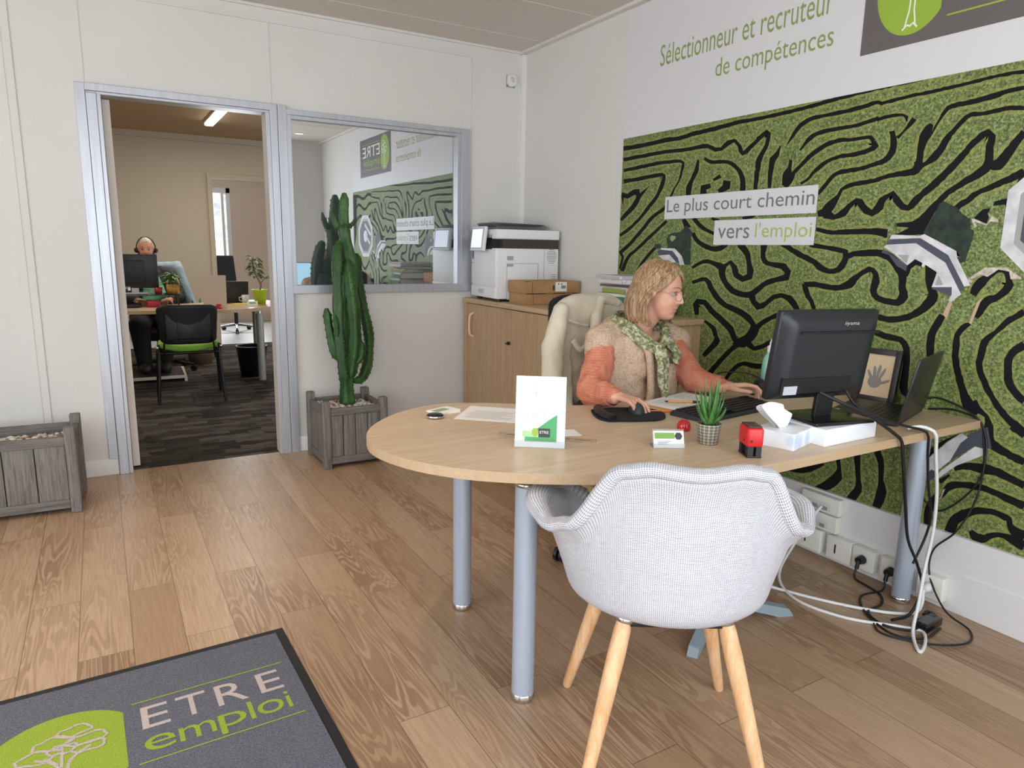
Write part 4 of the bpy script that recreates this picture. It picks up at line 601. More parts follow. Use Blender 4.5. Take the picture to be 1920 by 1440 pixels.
def leaf_art(fn, k, parent, gm, wm_, w=.012):
    a = MB(); ps = leaf_shape(); a._add([fn(x, y, k) for x, y in ps], [tuple(range(len(ps)))]); o = a.build('leaf_disc', gm, parent, world=True)
    b = MB()
    for li_, l in enumerate(tree_lines()): ribbon(b, [(.14+.72*x, .06+.82*y) for x, y in l], w, lambda x, y: fn(x, y, k+1+li_*.3))
    lab(b.build('tree_outline', wm_, o, world=True), 'white tree outline'); return o
leaf_art(lambda x, y, k: Vector((2.7155-.0003*k, 1.844-.288*x, 2.147+.36*y)), 0, lp, LGR, LW, .02)
t_ = MB(); put_text(t_, 'ETRE', Vector((2.7154, 1.555, 2.320)), Vector((0, -.56, 0)), Vector((0, 0, .115))); t_.build('lettering', LW, lp, world=True)
t_ = MB(); put_text(t_, 'emploi', Vector((2.7154, 1.555, 2.198)), Vector((0, -.53, 0)), Vector((0, 0, .105)))
lab(t_.build('lettering', LGR, lp, world=True), 'green lettering')
for z_ in (2.178, 2.455): lab(MB().box((2.7152, .985, z_), (2.7155, 1.565, z_+.006)).build('line', LGR, lp, world=True), 'thin green line')
# small white detector high on the back wall
dt = thing('motion_detector', 'small white motion detector high on the back wall near the corner', 'detector', (2.607, 4.52, 2.49))
MB().prism([(-.031, .032), (.031, .032), (.031, -.02), (.012, -.04), (-.012, -.04), (-.031, -.02)], 0, .03, m=TR((0, 0, 0), (PI/2, 0, 0))).build('casing', WHITE, dt, bevel=.004)
MB().ell((.0, -.03, .004), (.017, .008, .018)).build('lens', M('milky_lens', '#c8c5c2', .3), dt)
MB().box((-.034, -.004, -.043), (.034, 0, .036)).build('shadow_plate', M('detector_shadow_grey', '#8b8886', .7), dt)  # grey plate paints the shade round the casing
# recessed ceiling spotlights
rs = thing('recessed_spotlight', 'recessed ceiling spotlight over the street window end', 'spotlight', (2.27, -.06, 2.69), group='recessed ceiling spotlights')
MB().lathe([(.05, -.002), (.058, -.006), (.062, -.004), (.062, 0)], n=32).build('trim_ring', ALU, rs)
MB().lathe([(.001, -.001), (.05, -.002)], n=24).build('bulb', M('halogen_bulb', '#ffe9c8', .4, Emission_Color=lin('#ffd9a0'), Emission_Strength=3.0), rs)
for i, (x, y) in enumerate(((.3, 2.2), (-1.2, 2.2), (.1, .7), (1.5, .7), (.3, 3.2), (1.55, 2.2))):
    copy_tree(rs, (x, y, 2.69), label='recessed ceiling spotlight in the field over the oak floor')
for i, (x, y) in enumerate(((.3, 2.2), (-1.2, 2.2), (.3, 3.2))):
    light('halogen_spot', 'SPOT', (x, y, 2.66), 42, (1, .70, .40), (x+.15, y+.25, 0), spot_size=1.35, spot_blend=1.0, shadow_soft_size=.05)

# ceiling lamp of the rear room (lit batten)
cl = thing('ceiling_batten', 'lit white fluorescent batten on the ceiling of the rear room', 'ceiling light', (1.20, 8.25, 2.69), 0)
MB().box((-.05, -.62, -.03), (.05, .62, 0)).build('housing', WHITE, cl)
MB().box((-.045, -.6, -.055), (.045, .6, -.03), bev=.01).build('diffuser', M('lit_diffuser', '#ffffff', .4, Emission_Color=lin('#fff6e6'), Emission_Strength=6.0), cl)
light('batten_light', 'AREA', (1.2, 8.25, 2.62), 26, (1, .92, .80), (1.2, 8.25, 0), shape='RECTANGLE', size=.1, size_y=1.2)
light('added_batten_light', 'AREA', (-.9, 6.6, 2.62), 26, (1, .92, .80), (-.9, 6.6, 0), shape='RECTANGLE', size=.1, size_y=1.2)  # second lamp added out of view to brighten the rear room
cl2 = copy_tree(cl, (-.9, 6.6, 2.69), label='unseen fluorescent batten added to brighten the rear room')
light('rear_room_fill', 'AREA', (4.5, 7.4, 1.5), 22, (.95, .97, 1), (0, 7.4, 1), shape='RECTANGLE', size=2.2, size_y=1.4)  # fill lamp added at a windowless wall to lift the rear room
# ---------------------------------------------------------------- furniture of the front office
def woodgrain(c1, c2, axis='z', sc=1.0):
    def f(t):
        st = {'z': (14, 14, .7), 'x': (.7, 14, 14), 'y': (14, .7, 14)}[axis]
        v = t.coord(st); n = t.noise(v, 3.2*sc, 3, .6, .4); n2 = t.noise(v, 16*sc, 3, .7)
        c = t.ramp(t.math('ADD', t.math('MULTIPLY', n.outputs[0], .6), t.math('MULTIPLY', n2.outputs[0], .4)), [(.36, c1), (.62, c2)])
        t.link(c, t.b.inputs['Base Color'])
    return f
DESK = M('light_oak_laminate', '#c9b193', .36, build=woodgrain('#c0a484', '#d2bb9e', 'x', 1.3))
DESKE = M('oak_laminate_edge', '#b39370', .42, build=woodgrain('#b49878', '#bfa485', 'x', .8))
CAB = M('cabinet_oak', '#b8946a', .45, build=woodgrain('#a88865', '#bfa17c', 'z'))
CABT = M('cabinet_top_oak', '#c0a078', .42, build=woodgrain('#b39570', '#c9ae8a', 'y'))
SILV = M('satin_silver_tube', '#b3bfd0', .32, .35)
CHROME = M('polished_chrome', '#d0d0d0', .08, 1)
BLK = M('black_plastic', '#17181a', .45)
BLKG = M('glossy_black_plastic', '#101114', .18)
DKG = M('dark_grey_plastic', '#34373b', .5)
WPL = M('white_plastic', '#e4e5e6', .4)
PAPER = M('white_paper', '#efeeeb', .7)

# pod shaped desk
desk = thing('office_desk', 'light oak desk with a rounded end on silver tube legs', 'desk', (1.7, 1.75, 0))
def desk_outline():
    P = [(2.716, 1.255), (1.60, 1.245)]
    ctl = [(1.60, 1.245), (1.45, 1.262), (1.30, 1.305), (1.123, 1.383), (1.02, 1.437), (.91, 1.505), (.80, 1.60), (.715, 1.72), (.668, 1.85), (.66, 1.96), (.69, 2.07), (.75, 2.17), (.85, 2.27), (.95, 2.33), (1.07, 2.358), (1.20, 2.32), (1.32, 2.245), (1.43, 2.165), (1.56, 2.10), (1.72, 2.075), (1.9, 2.07)]
    c = smooth_path([(a, b, 0) for a, b in ctl], .03)
    return P[:1]+[(p.x, p.y) for p in c]+[(2.716, 2.07)]
mb = MB().prism(desk_outline(), .716, .745, 0, side_mi=1)
mb.build('desktop', [DESK, DESKE], desk, world=True, bevel=.0015)
for x, y in ((1.077, 2.170), (.998, 1.600), (2.605, 1.40), (2.36, 1.97)):
    lg = MB().cyl((x, y, .022), (x, y, .668), .0335, n=32).build('leg', SILV, desk, world=True)
    MB().lathe([(.0335, .668), (.036, .671), (.036, .682), (.02, .685), (.017, .69), (.017, .716)], c=(x, y, 0), n=28).build('leg_pin', CHROME, lg, world=True)
    MB().lathe([(.0, .0), (.034, .0), (.0355, .003), (.0355, .02), (.0335, .023)], c=(x, y, 0), n=28).build('foot_ring', CHROME, lg, world=True)
MB().box((1.25, 1.70, .672), (2.5, 1.76, .716), bev=.004).build('under_beam', BLK, desk, world=True)
MB().box((1.28, 2.0, .68), (1.36, 2.06, .716)).box((1.20, 1.95, .70), (1.42, 2.10, .716)).build('support_bracket', BLK, desk, world=True)

# sliding door cabinet along the right wall
cab = thing('storage_cabinet', 'low light oak cabinet with sliding doors under the printer', 'cabinet', (2.47, 3.58, 0))
MB().box((2.262, 2.66, .0), (2.715, 4.488, .955)).build('body', CAB, cab, world=True)
MB().box((2.229, 2.64, .955), (2.716, 4.505, .985), bev=.002).build('top', CABT, cab, world=True)
MB().box((2.232, 4.44, .0), (2.262, 4.488, .955)).box((2.232, 2.66, .0), (2.262, 2.70, .955)).box((2.232, 2.66, 0), (2.262, 4.488, .06)).build('front_frame', CAB, cab, world=True)
dl = MB().box((2.243, 3.62, .062), (2.258, 4.44, .948)).build('door', CAB, cab, world=True)
dr = MB().box((2.236, 2.70, .062), (2.248, 3.86, .948)).build('door', CABT if False else CAB, cab, world=True)
hd = M('beige_plastic_handle', '#e0c3a8', .4)
MB().tube(smooth_path([(2.246, 4.36, .885), (2.222, 4.365, .87), (2.214, 4.365, .80), (2.222, 4.365, .735), (2.246, 4.36, .72)], .01), .0085, 10).build('handle', hd, dl, world=True)
MB().cyl((2.236, 3.84, .735), (2.222, 3.84, .735), .011).box((2.205, 3.815, .732), (2.224, 3.842, .738)).build('lock', BLK, dr, world=True)

# wooden planters
GREYW = M('weathered_grey_wood', '#6f6a66', .75, build=lambda t: (woodgrain('#56524f', '#85807b', 'z', 2.0)(t)))
GREYH = M('weathered_grey_rail', '#6b6663', .75, build=lambda t: (woodgrain('#524e4b', '#7e7974', 'x', 2.0)(t)))
def planter(t, w, d, h, n, m1=GREYW, m2=GREYH):
    pw = .048
    for sx in (-1, 1):
        for sy in (-1, 1):
            x = sx*(w/2-pw/2); y = sy*(d/2-pw/2)
            MB().box((x-pw/2, y-pw/2, 0), (x+pw/2, y+pw/2, h), bev=.006).build('corner_post', m1, t)
    zt = h-.045
    for sy in (-1, 1):
        y = sy*(d/2-.022)
        MB().box((-w/2+pw, y-.014, zt-.045), (w/2-pw, y+.014, zt), bev=.003).build('rail', m2, t)
        MB().box((-w/2+pw, y-.014, .025), (w/2-pw, y+.014, .07), bev=.003).build('rail', m2, t)
        m = MB(); s = (w-2*pw)/n
        for i in range(n): m.box((-w/2+pw+i*s+.002, y-.008, .07), (-w/2+pw+(i+1)*s-.002, y+.008, zt-.045), bev=.003)
        m.build('plank_panel', m1, t)
    for sx in (-1, 1):
        x = sx*(w/2-.022); k = max(2, int(n*d/w+.5))
        MB().box((x-.014, -d/2+pw, zt-.045), (x+.014, d/2-pw, zt), bev=.003).build('rail', m2, t)
        MB().box((x-.014, -d/2+pw, .025), (x+.014, d/2-pw, .07), bev=.003).build('rail', m2, t)
        m = MB(); s = (d-2*pw)/k
        for i in range(k): m.box((x-.008, -d/2+pw+i*s+.002, .07), (x+.008, -d/2+pw+(i+1)*s-.002, zt-.045), bev=.003)
        m.build('plank_panel', m1, t)
def pebbles(name, label, x0, x1, y0, y1, z, n, seed):
    r = random.Random(seed); m = MB(); m.box((x0, y0, z-.03), (x1, y1, z), 1)
    for i in range(n):
        x = r.uniform(x0+.015, x1-.015); y = r.uniform(y0+.015, y1-.015); s = r.uniform(.008, .017)
        m.ell((0, 0, 0), (s, s*r.uniform(.6, .9), s*.6), 8, 0 if r.random() < .85 else 2, TR((x, y, z+.004+r.uniform(0, .008)), (0, 0, r.uniform(0, 3))))
    o = m.build(name, [M('pale_pebble', '#cfc9bd', .8, build=speckle('#b9b1a3', '#dcd8cf', 25)), M('gravel_bed', '#a39a8b', .9), M('brown_pebble', '#93765a', .8)])
    return tag(o, label, 'pebbles', kind='stuff')
p1 = thing('square_planter', 'square weathered grey wooden planter holding the cactus', 'planter', (1.282, 4.235, 0)); planter(p1, .405, .395, .415, 4)
p2 = thing('trough_planter', 'long weathered grey wooden planter without a plant left of the doorway', 'planter', (-.655, 4.13, 0), math.radians(-3)); planter(p2, 1.0, .36, .435, 7)
pebbles('pebbles', 'pale pebbles filling the square planter round the cactus', 1.115, 1.45, 4.07, 4.4, .335, 260, 1)
pebbles('pebbles', 'pale pebbles filling the long trough planter', -1.10, -.205, 3.985, 4.28, .33, 520, 2)
# cactus (columnar euphorbia)
def cactus_green(t):
    v = t.coord((1, 1, .35)); n = t.noise(v, 9, 4); n2 = t.noise(v, 60, 3)
    c = t.ramp(n.outputs[0], [(.3, '#1d3f1b'), (.5, '#2f5a26'), (.7, '#4b7437')])
    t.link(t.mix(.4, c, t.ramp(n2.outputs[0], [(.35, '#3a3a2a'), (.6, '#ffffff')]), 'MULTIPLY'), t.b.inputs['Base Color'])
CG = M('cactus_skin', '#2f5a26', .55, build=cactus_green); SPN = M('cactus_ridge', '#40502c', .7)
cac = thing('columnar_cactus', 'tall branching green columnar cactus in the square planter', 'cactus', (1.27, 4.235, .33))
def column(path, r, name='branch', parent=None, ribs=4, seed=0, tip=True):
    rr = random.Random(seed); P = smooth_path(path, .018); N = len(P); n = ribs*4; m = MB(); vs = []
    x = Vector((1, 0, 0)); L = [0]
    for i in range(1, N): L.append(L[-1]+(P[i]-P[i-1]).length)
    for i in range(N):
        t = (P[min(i+1, N-1)]-P[max(i-1, 0)]).normalized(); x = (x-t*x.dot(t)).normalized(); y = t.cross(x)
        s = L[i]/L[-1]; e = min(1, (1-s)*L[-1]/.05+.12) if tip else 1
        rad = r*(1+.10*math.sin(L[i]*26+seed)+.03*rr.uniform(-1, 1))*(.35+.65*e if e < 1 else 1)*min(1, .55+L[i]/.08)
        for k in range(n):
            a = 2*PI*k/n+seed; lobe = .62+.38*abs(math.cos((a-seed)*ribs/2))**.7
            vs.append(P[i]+(x*math.cos(a)+y*math.sin(a))*rad*lobe)
    fs = [(i*n+k, i*n+(k+1) % n, (i+1)*n+(k+1) % n, (i+1)*n+k) for i in range(N-1) for k in range(n)]
    m._add(vs, fs, 0, True); m._add([P[-1]+Vector((0, 0, .004))]+vs[-n:], [(0, 1+k, 1+(k+1) % n) for k in range(n)], 0, True)
    # ridge knobs along the ribs
    for i in range(2, N-1, 2):
        for k in range(0, n, 4):
            p = vs[i*n+k]; m.ell(p, (.0045, .0045, .007), 6, 1)
    return m.build(name, [CG, SPN], parent or cac, world=True)
cy0 = 4.235
column([(1.290, 4.24, .325), (1.292, 4.25, .6), (1.300, 4.28, .9), (1.31, 4.31, 1.15)], .048, 'stem', ribs=4, seed=1, tip=False)
column([(1.270, 4.22, .50), (1.252, 4.22, .70), (1.255, 4.26, 1.0), (1.275, 4.31, 1.25), (1.30, 4.345, 1.36)], .036, seed=2)
column([(1.325, 4.26, 1.0), (1.372, 4.33, 1.16), (1.362, 4.38, 1.30), (1.350, 4.41, 1.44), (1.350, 4.42, 1.47)], .046, seed=.4)
column([(1.350, 4.42, 1.42), (1.358, 4.425, 1.52), (1.365, 4.43, 1.60), (1.366, 4.43, 1.655)], .035, seed=.6)
column([(1.310, 4.22, .52), (1.345, 4.22, .75), (1.345, 4.24, .98), (1.335, 4.28, 1.15), (1.335, 4.32, 1.25)], .040, seed=3)
column([(1.335, 4.25, .49), (1.40, 4.27, .50), (1.452, 4.30, .60), (1.470, 4.32, .74), (1.453, 4.34, .90), (1.425, 4.35, 1.04), (1.418, 4.36, 1.15), (1.415, 4.37, 1.283)], .030, seed=4)
column([(1.420, 4.36, 1.20), (1.438, 4.36, 1.26)], .018, seed=4.4)
column([(1.265, 4.24, .63), (1.228, 4.24, .665), (1.205, 4.26, .78), (1.197, 4.27, .85), (1.188, 4.28, .95)], .028, seed=5)
column([(1.235, 4.24, .72), (1.235, 4.22, .82), (1.222, 4.23, .925)], .020, seed=6)
column([(1.350, 4.42, 1.44), (1.310, 4.42, 1.45), (1.290, 4.42, 1.50), (1.281, 4.42, 1.54)], .019, seed=7)
column([(1.350, 4.42, 1.445), (1.395, 4.42, 1.455), (1.425, 4.42, 1.485), (1.437, 4.42, 1.51)], .014, seed=8)
column([(1.33, 4.22, .60), (1.375, 4.20, .65), (1.385, 4.20, .74)], .024, seed=9)

# tub chair at the near side of the desk
ch = thing('tub_chair', 'pale grey woven tub armchair on beech legs at the near side of the desk', 'chair', (1.235, 1.275, 0), -.545)
def weave(t):
    v = t.coord((1, 1, 1), kind='UV'); w1 = t.add('ShaderNodeTexWave'); w1.wave_type = 'BANDS'; w1.bands_direction = 'X'; w1.inputs['Scale'].default_value = 1; w1.inputs['Distortion'].default_value = .6; w1.inputs['Detail'].default_value = 2
    m1 = t.n.new('ShaderNodeMapping'); m1.inputs['Scale'].default_value = (26, 1, 1); t.link(v, m1.inputs[0]); t.link(m1.outputs[0], w1.inputs[0])
    w2 = t.add('ShaderNodeTexWave'); w2.bands_direction = 'Y'; w2.inputs['Scale'].default_value = 1; w2.inputs['Distortion'].default_value = .8; w2.inputs['Detail'].default_value = 2
    m2 = t.n.new('ShaderNodeMapping'); m2.inputs['Scale'].default_value = (1, 22, 1); t.link(v, m2.inputs[0]); t.link(m2.outputs[0], w2.inputs[0])
    n = t.noise(t.coord((8, 8, 60)), 6, 3)
    h = t.math('ADD', t.math('MULTIPLY', w1.outputs['Fac'], .45), t.math('MULTIPLY', w2.outputs['Fac'], .55))
    h2 = t.math('ADD', t.math('MULTIPLY', h, .7), t.math('MULTIPLY', n.outputs[0], .3))
    t.link(t.ramp(h2, [(.25, '#888993'), (.45, '#c2c2c7'), (.66, '#dbdade')]), t.b.inputs['Base Color']); t.bump(h, .5, .003)
WEAVE = M('pale_grey_woven_fabric', '#cfcdd0', .95, spec=.15, build=weave)
def rim(a):
    """a: angle from the back (0) to the front (pi); returns rim height, plan radius"""
    a = abs(a); d = math.degrees(a)
    def lerp(T, x):
        for (x0, y0), (x1, y1) in zip(T, T[1:]):
            if x <= x1:
                k = (x-x0)/(x1-x0); k = k*k*(3-2*k); return y0+(y1-y0)*k
        return T[-1][1]
    h = lerp([(0, .842), (20, .850), (31, .838), (60, .676), (72, .654), (96, .668), (112, .670), (128, .650), (150, .475), (180, .448)], d)
    r = lerp([(0, .265), (25, .268), (40, .270), (60, .285), (78, .305), (95, .318), (120, .315), (135, .270), (155, .225), (180, .225)], d)
    return h, r
def shell(u, v):
    a = -PI+2*PI*u; h, r = rim(a); q = abs(a)
    sgn = (math.sin(a), -math.cos(a))
    r0 = .238
    zb = .432
    if v < .32:
        k = v/.32; rr = r0*.92*k; z = zb+.022*k**3
    else:
        k = (v-.32)/.68; kk = (1-(1-min(1, k/.22))**2)*.10*r0; rr = r0*.92+kk+(r-r0*.92-.10*r0)*k**1.5
        z = zb+.022+(h-zb-.022)*(k**1.35)
    # flare of the rim outwards at the arms, roll back at the top
    if v > .86:
        e = (v-.86)/.14; fl = .030*e*e*(1 if math.degrees(q) < 130 else .2); rr += fl
    sy = .90 if q < PI/2 else 1.0
    return Vector((sgn[0]*rr, sgn[1]*rr*sy, z))
m = MB(); NU, NV = 97, 33
m.grid(shell, NU, NV)
sh = m.build('seat_shell', WEAVE, ch, weld=False)
uv = sh.data.uv_layers.new(name='UVMap')
for p in sh.data.polygons:
    for li in p.loop_indices:
        vi = sh.data.loops[li].vertex_index; i = vi % NU; j = vi//NU; uv.data[li].uv = (i/(NU-1)*4.0, j/(NV-1)*2.4)
q = sh.modifiers.new('Solidify', 'SOLIDIFY'); q.thickness = .028; q.offset = 0
m = MB(); pts = []
for i in range(120):
    p = shell(i/120, 1.0); pts.append(p)
RR = [.021+.012*math.exp(-((abs(-PI+2*PI*i/120)-1.72)/.30)**2) for i in range(120)]; m.tube(pts, RR, 12, closed=True, flat=.85); rm = m.build('rolled_rim', WEAVE, ch)
uv = rm.data.uv_layers.new(name='UVMap')
for p in rm.data.polygons:
    for li in p.loop_indices:
        vi = rm.data.loops[li].vertex_index; uv.data[li].uv = ((vi//12)/120*4.5, (vi % 12)/12*.35)
BEECH = M('beech_wood', '#dfb184', .42, build=woodgrain('#cf9a69', '#e6bf94', 'z', 1.0))
for (tx, ty), (fx, fy) in (((-.135, .13), (-.235, .215)), ((.135, .13), (.235, .215)), ((-.125, -.135), (-.225, -.235)), ((.125, -.135), (.225, -.235))):
    lg = MB().tube([(tx+(fx-tx)*k, ty+(fy-ty)*k, .425*(1-k)+.003*k) for k in (0, .06, .2, .5, .8, .97, 1)], [.018, .021, .0225, .020, .0165, .0145, .012], 18).build('leg', BEECH, ch)
    MB().lathe([(.018, 0), (.024, .004), (.024, .016), (.017, .02)], n=24, m=frame_z((tx, ty, .418), (tx*.9, ty*.9, .5))[0]).build('ferrule', CHROME, lg)
MB().box((-.14, -.15, .412), (.14, .15, .428), bev=.005).build('under_plate', BLK, ch)

# floor mat with logo
def matfab(c1, c2, bump=.5):
    def f(t):
        n = t.noise(t.coord(), 330, 3, .6); n2 = t.noise(t.coord(), 14, 3)
        t.link(t.mix(t.math('MULTIPLY', n2.outputs[0], .3), t.ramp(n.outputs[0], [(.35, c1), (.65, c2)]), c1), t.b.inputs['Base Color']); t.bump(n.outputs[0], bump, .004)
    return f
MG = M('mat_pile_grey', '#64666f', 1, spec=.1, build=matfab('#4b4d58', '#7c7e87')); MGR = M('mat_pile_green', '#93a83d', 1, spec=.1, build=matfab('#7c9430', '#a9bd4e'))
MW = M('mat_pile_pink_white', '#c3b5b0', 1, spec=.1, build=matfab('#a89b98', '#cfc3bf')); RUB = M('black_rubber', '#1b1b1d', .7)
mt = thing('door_mat', 'grey logo door mat with black rubber edge on the oak floor', 'mat', (-.15, 1.80, 0), math.radians(1.5))
MB().box((-.62, -.52, .0), (.62, .52, .005), bev=.002).build('rubber_border', RUB, mt)
MB().box((-.59, -.49, .004), (.59, .49, .0085)).build('pile', MG, mt)
mm_ = wm(mt)
def mf(x, y, k): return mm_ @ Vector((x, y, .0090+.0003*k))
leaf_art(lambda x, y, k: mf(-.22+.38*x, -.035+.38*y, k), 0, mt, MGR, MW, .02)
for L, (x0, x1) in zip('ETRE', ((.158, .228), (.249, .328), (.354, .438), (.473, .540))):
    t_ = MB(); o_ = mf(x0, .167, 1); put_text(t_, L, o_, mf(x1, .167, 1)-o_, mf(x0, .272, 1)-o_); lab(t_.build('letter', MW, mt, world=True), 'pinkish white letter')
x = .156
for L, w, dy, h in (('e', .076, 0, .064), ('m', .092, 0, .060), ('p', .074, -.026, .088), ('l', .013, 0, .085), ('o', .074, 0, .064), ('i', .013, 0, .082)):
    t_ = MB(); o_ = mf(x, .062+dy, 1); put_text(t_, L, o_, mf(x+w, .062+dy, 1)-o_, mf(x, .062+dy+h, 1)-o_); lab(t_.build('letter', MGR, mt, world=True), 'green letter'); x += w+.0086
for y in (.300, .022):
    t_ = MB(); t_._add([mf(.139, y, 1), mf(.563, y, 1), mf(.563, y+.005, 1), mf(.139, y+.005, 1)], [(0, 1, 2, 3)]); lab(t_.build('line', MGR, mt, world=True), 'thin green line')
# ---------------------------------------------------------------- things on the cabinet
ZC = .985; ZD = .745
pr = thing('office_printer', 'large white multifunction printer standing on the oak cabinet', 'printer', (2.238, 4.025, ZC), math.radians(-6)); pr.scale = (1.0, 1.0, 1.04)
# local frame: x into the wall (depth), y away from the camera (width), z up; front face at x=0
b = MB().box((.0, .0, .018), (.455, .44, .335), bev=.006).build('body', WPL, pr)
MB().box((-.006, .006, .095), (.004, .434, .328), bev=.004).build('front_door', WPL, pr)
d = MB().box((-.008, .004, .02), (.004, .436, .088), bev=.004).build('paper_drawer', WPL, pr)
MB().box((-.012, .20, .045), (-.004, .29, .072), bev=.003).build('drawer_handle', M('light_grey_plastic', '#bfc1c3', .5), d)
MB().box((-.0065, .385, .235), (-.0055, .425, .325)).box((-.0067, .389, .239), (-.0063, .421, .262), 1).box((-.0067, .398, .275), (-.0063, .412, .318), 2).build('info_sticker', [M('sticker_blue', '#8088b0', .5), PAPER, M('sticker_navy', '#39406a', .5)], pr)
MB().box((.045, .005, .335), (.455, .435, .395)).build('scanner_band', M('dark_brown_grey_plastic', '#3a3532', .4), pr)
MB().box((-.0, .0, .392), (.46, .44, .452), bev=.008).build('scanner_lid', WPL, pr)
MB().prism([(.05, .452), (.40, .452), (.43, .475), (.40, .490), (.03, .498), (.02, .49), (.05, .468)], .12, .40, m=Matrix(((1, 0, 0, 0), (0, 0, 1, 0), (0, 1, 0, 0), (0, 0, 0, 1)))).build('document_feeder', M('feeder_grey', '#6f6d6b', .5), pr)
MB().box((.03, .06, .478), (.36, .40, .488), bev=.003).build('feeder_tray', DKG, pr)
CPT = TR((-.03, .30, .47), (0, .12, 0)); cp = MB().box((-.012, -.20, -.155), (.012, .03, .0), bev=.006, m=CPT).build('control_panel', WPL, pr)
MB().box((-.0135, -.19, -.145), (-.012, .02, -.008), 0, m=CPT).box((-.0145, -.175, -.135), (-.0134, .01, -.018), 1, m=CPT).build('screen', [M('screen_bezel', '#9aa2b4', .4), M('pale_lit_screen', '#dfe6f4', .2, Emission_Color=lin('#dfe6f4'), Emission_Strength=.35)], cp)
MB().box((.0, .08, .30), (.05, .22, .42)).build('panel_arm', BLK, pr)
# side face toward the camera (y=0): panels, latch, grilles
LGR_ = M('groove_grey', '#a4a6a8', .6)
s = MB().box((.075, -.004, .015), (.30, .002, .25), bev=.003); s.build('side_door', WPL, pr)
MB().box((.072, -.005, .24), (.30, -.003, .243)).box((.30, -.005, .02), (.302, -.003, .243)).box((.072, -.005, .02), (.0735, -.003, .24)).box((.075, -.006, .262), (.118, -.001, .288)).box((.075, -.006, .222), (.118, -.001, .238)).box((.345, -.002, .02), (.347, 0.001, .33)).build('side_grooves', LGR_, pr)
g_ = MB()
for i in range(9):
    z = .295-.045+.0105*i-.005; w = math.sqrt(max(.0, 1-((i-4)/4.6)**2))*.036
    g_.box((.402-w, -.0015, z), (.402+w, .001, z+.003))
for i in range(5): g_.box((.405, -.0015, .12+i*.0125), (.44, .001, .123+i*.0125))
g_.build('vent_grille', M('vent_grey', '#77797b', .6), pr)
for x, y in ((.04, .05), (.41, .05), (.04, .39), (.41, .39)): MB().cyl((x, y, 0), (x, y, .02), .018).build('foot', BLK, pr)

CARD = M('brown_cardboard', '#a98257', .85, build=speckle('#a17a50', '#b48d62', 9)); TAPE = M('cardboard_dark_print', '#4b3626', .7)
for nm, z0, x0, y0, w, dp, h, lbl, rz in (('cardboard_box', ZC, 2.30, 3.745, .405, .21, .071, 'lower of the two flat brown cardboard boxes beside the printer', .02), ('cardboard_box', ZC+.072, 2.285, 3.735, .415, .22, .076, 'upper flat brown cardboard box with a white address label', 0)):
    t = thing(nm, lbl, 'box', (x0, y0, z0), rz)
    MB().box((0, 0, 0), (w, dp, h), bev=.002).build('carton', CARD, t)
    up = z0 > ZC+.01
    m = MB().box((.05, -.0008, 0), (.052, .0, h)).box((.0, -.001, h-.004), (.035, .0, h-.001))
    if up: m.box((.205, -.001, .018), (.218, 0, .05))
    else:
        for i in range(14): m.box((.20+i*.0066, -.001, .03), (.2045+i*.0066, 0, .042))
        m.box((.03, -.001, h-.005), (.14, 0, h-.001)).box((.2, -.001, h-.005), (.30, 0, h-.001)).box((.35, -.001, h-.005), (.40, 0, h-.001))
    m.build('printed_marks', TAPE, t)
    if up:
        a = MB().box((.225, -.0015, .010), (.312, 0, .070)).build('address_label', PAPER, t)
        m = MB()
        for i in range(9): m.box((.268+i*.004, -.002, .028), (.2695+i*.004+(i % 3)*.0006, -.0015, .048))
        m.box((.268, -.002, .052), (.275, -.0015, .060)).box((.244, -.002, .054), (.252, -.0015, .062)); m.build('barcode', BLK, a)
# stack of folders and papers at the near end of the cabinet
def sheet_stack(name, label, cat, c, w, d, hs, cols, seed=1, group=None, rz=0, z=0):
    r = random.Random(seed); t = thing(name, label, cat, (c[0], c[1], z), rz, group); zz = 0
    return t
FC = [('green_folder', '#5f9a5e', .070), ('teal_folder', '#3f7f66', .050), ('folder', '#9aa84e', .034), ('folder', '#6a4a54', .018), ('paper_stack', '#d9d6d2', .022), ('paper_stack', '#b9b4b6', .018)]
zz = ZC; r = random.Random(4)
names = ['green cardboard folder at the bottom of the stack behind the woman', 'teal folder second from the bottom behind the woman', 'olive folder in the stack behind the woman', 'brown red folder in the stack behind the woman', 'white paper bundle near the top of the stack behind the woman', 'greyish paper bundle topping the stack behind the woman']
for (nm, col, h), lbl in zip(FC, names):
    t = thing(nm, lbl, 'folder' if 'folder' in nm else 'papers', (2.50+r.uniform(-.02, .02), 2.95+r.uniform(-.02, .02), zz), r.uniform(-.12, .12), group='folders and papers stacked on the cabinet')
    mt_ = M('cover_'+col[1:], col, .6)
    MB().box((-.15, -.128, 0), (.15, .12, .0015)).box((-.15, -.128, h-.0015), (.15, .12, h)).box((.146, -.12, 0), (.15, .12, h)).box((-.15, -.1285, 0), (.15, -.1265, h*.9)).box((-.160, -.10, 0), (-.158, .12, h*.7)).build('cover', mt_, t)
    m = MB(); k = max(3, int(h/.004))
    for i in range(k): m.box((-.148+r.uniform(-.008, .006), -.118+r.uniform(-.006, .004), .0016+i*(h-.0032)/k), (.145, .118, .0016+(i+.9)*(h-.0032)/k))
    m.build('pages', PAPER, t); zz += h+.0006
t = thing('loose_papers', 'small loose white and green papers lying in front of the cardboard boxes', 'papers', (2.50, 3.50, ZC), .3)
MB().box((-.07, -.05, 0), (.07, .05, .003)).build('leaflet', PAPER, t); MB().box((-.05, -.02, .003), (.045, .045, .006), m=TR(rot=(0, 0, .4))).build('green_leaflet', M('pale_green_paper', '#a9c79c', .6), t)

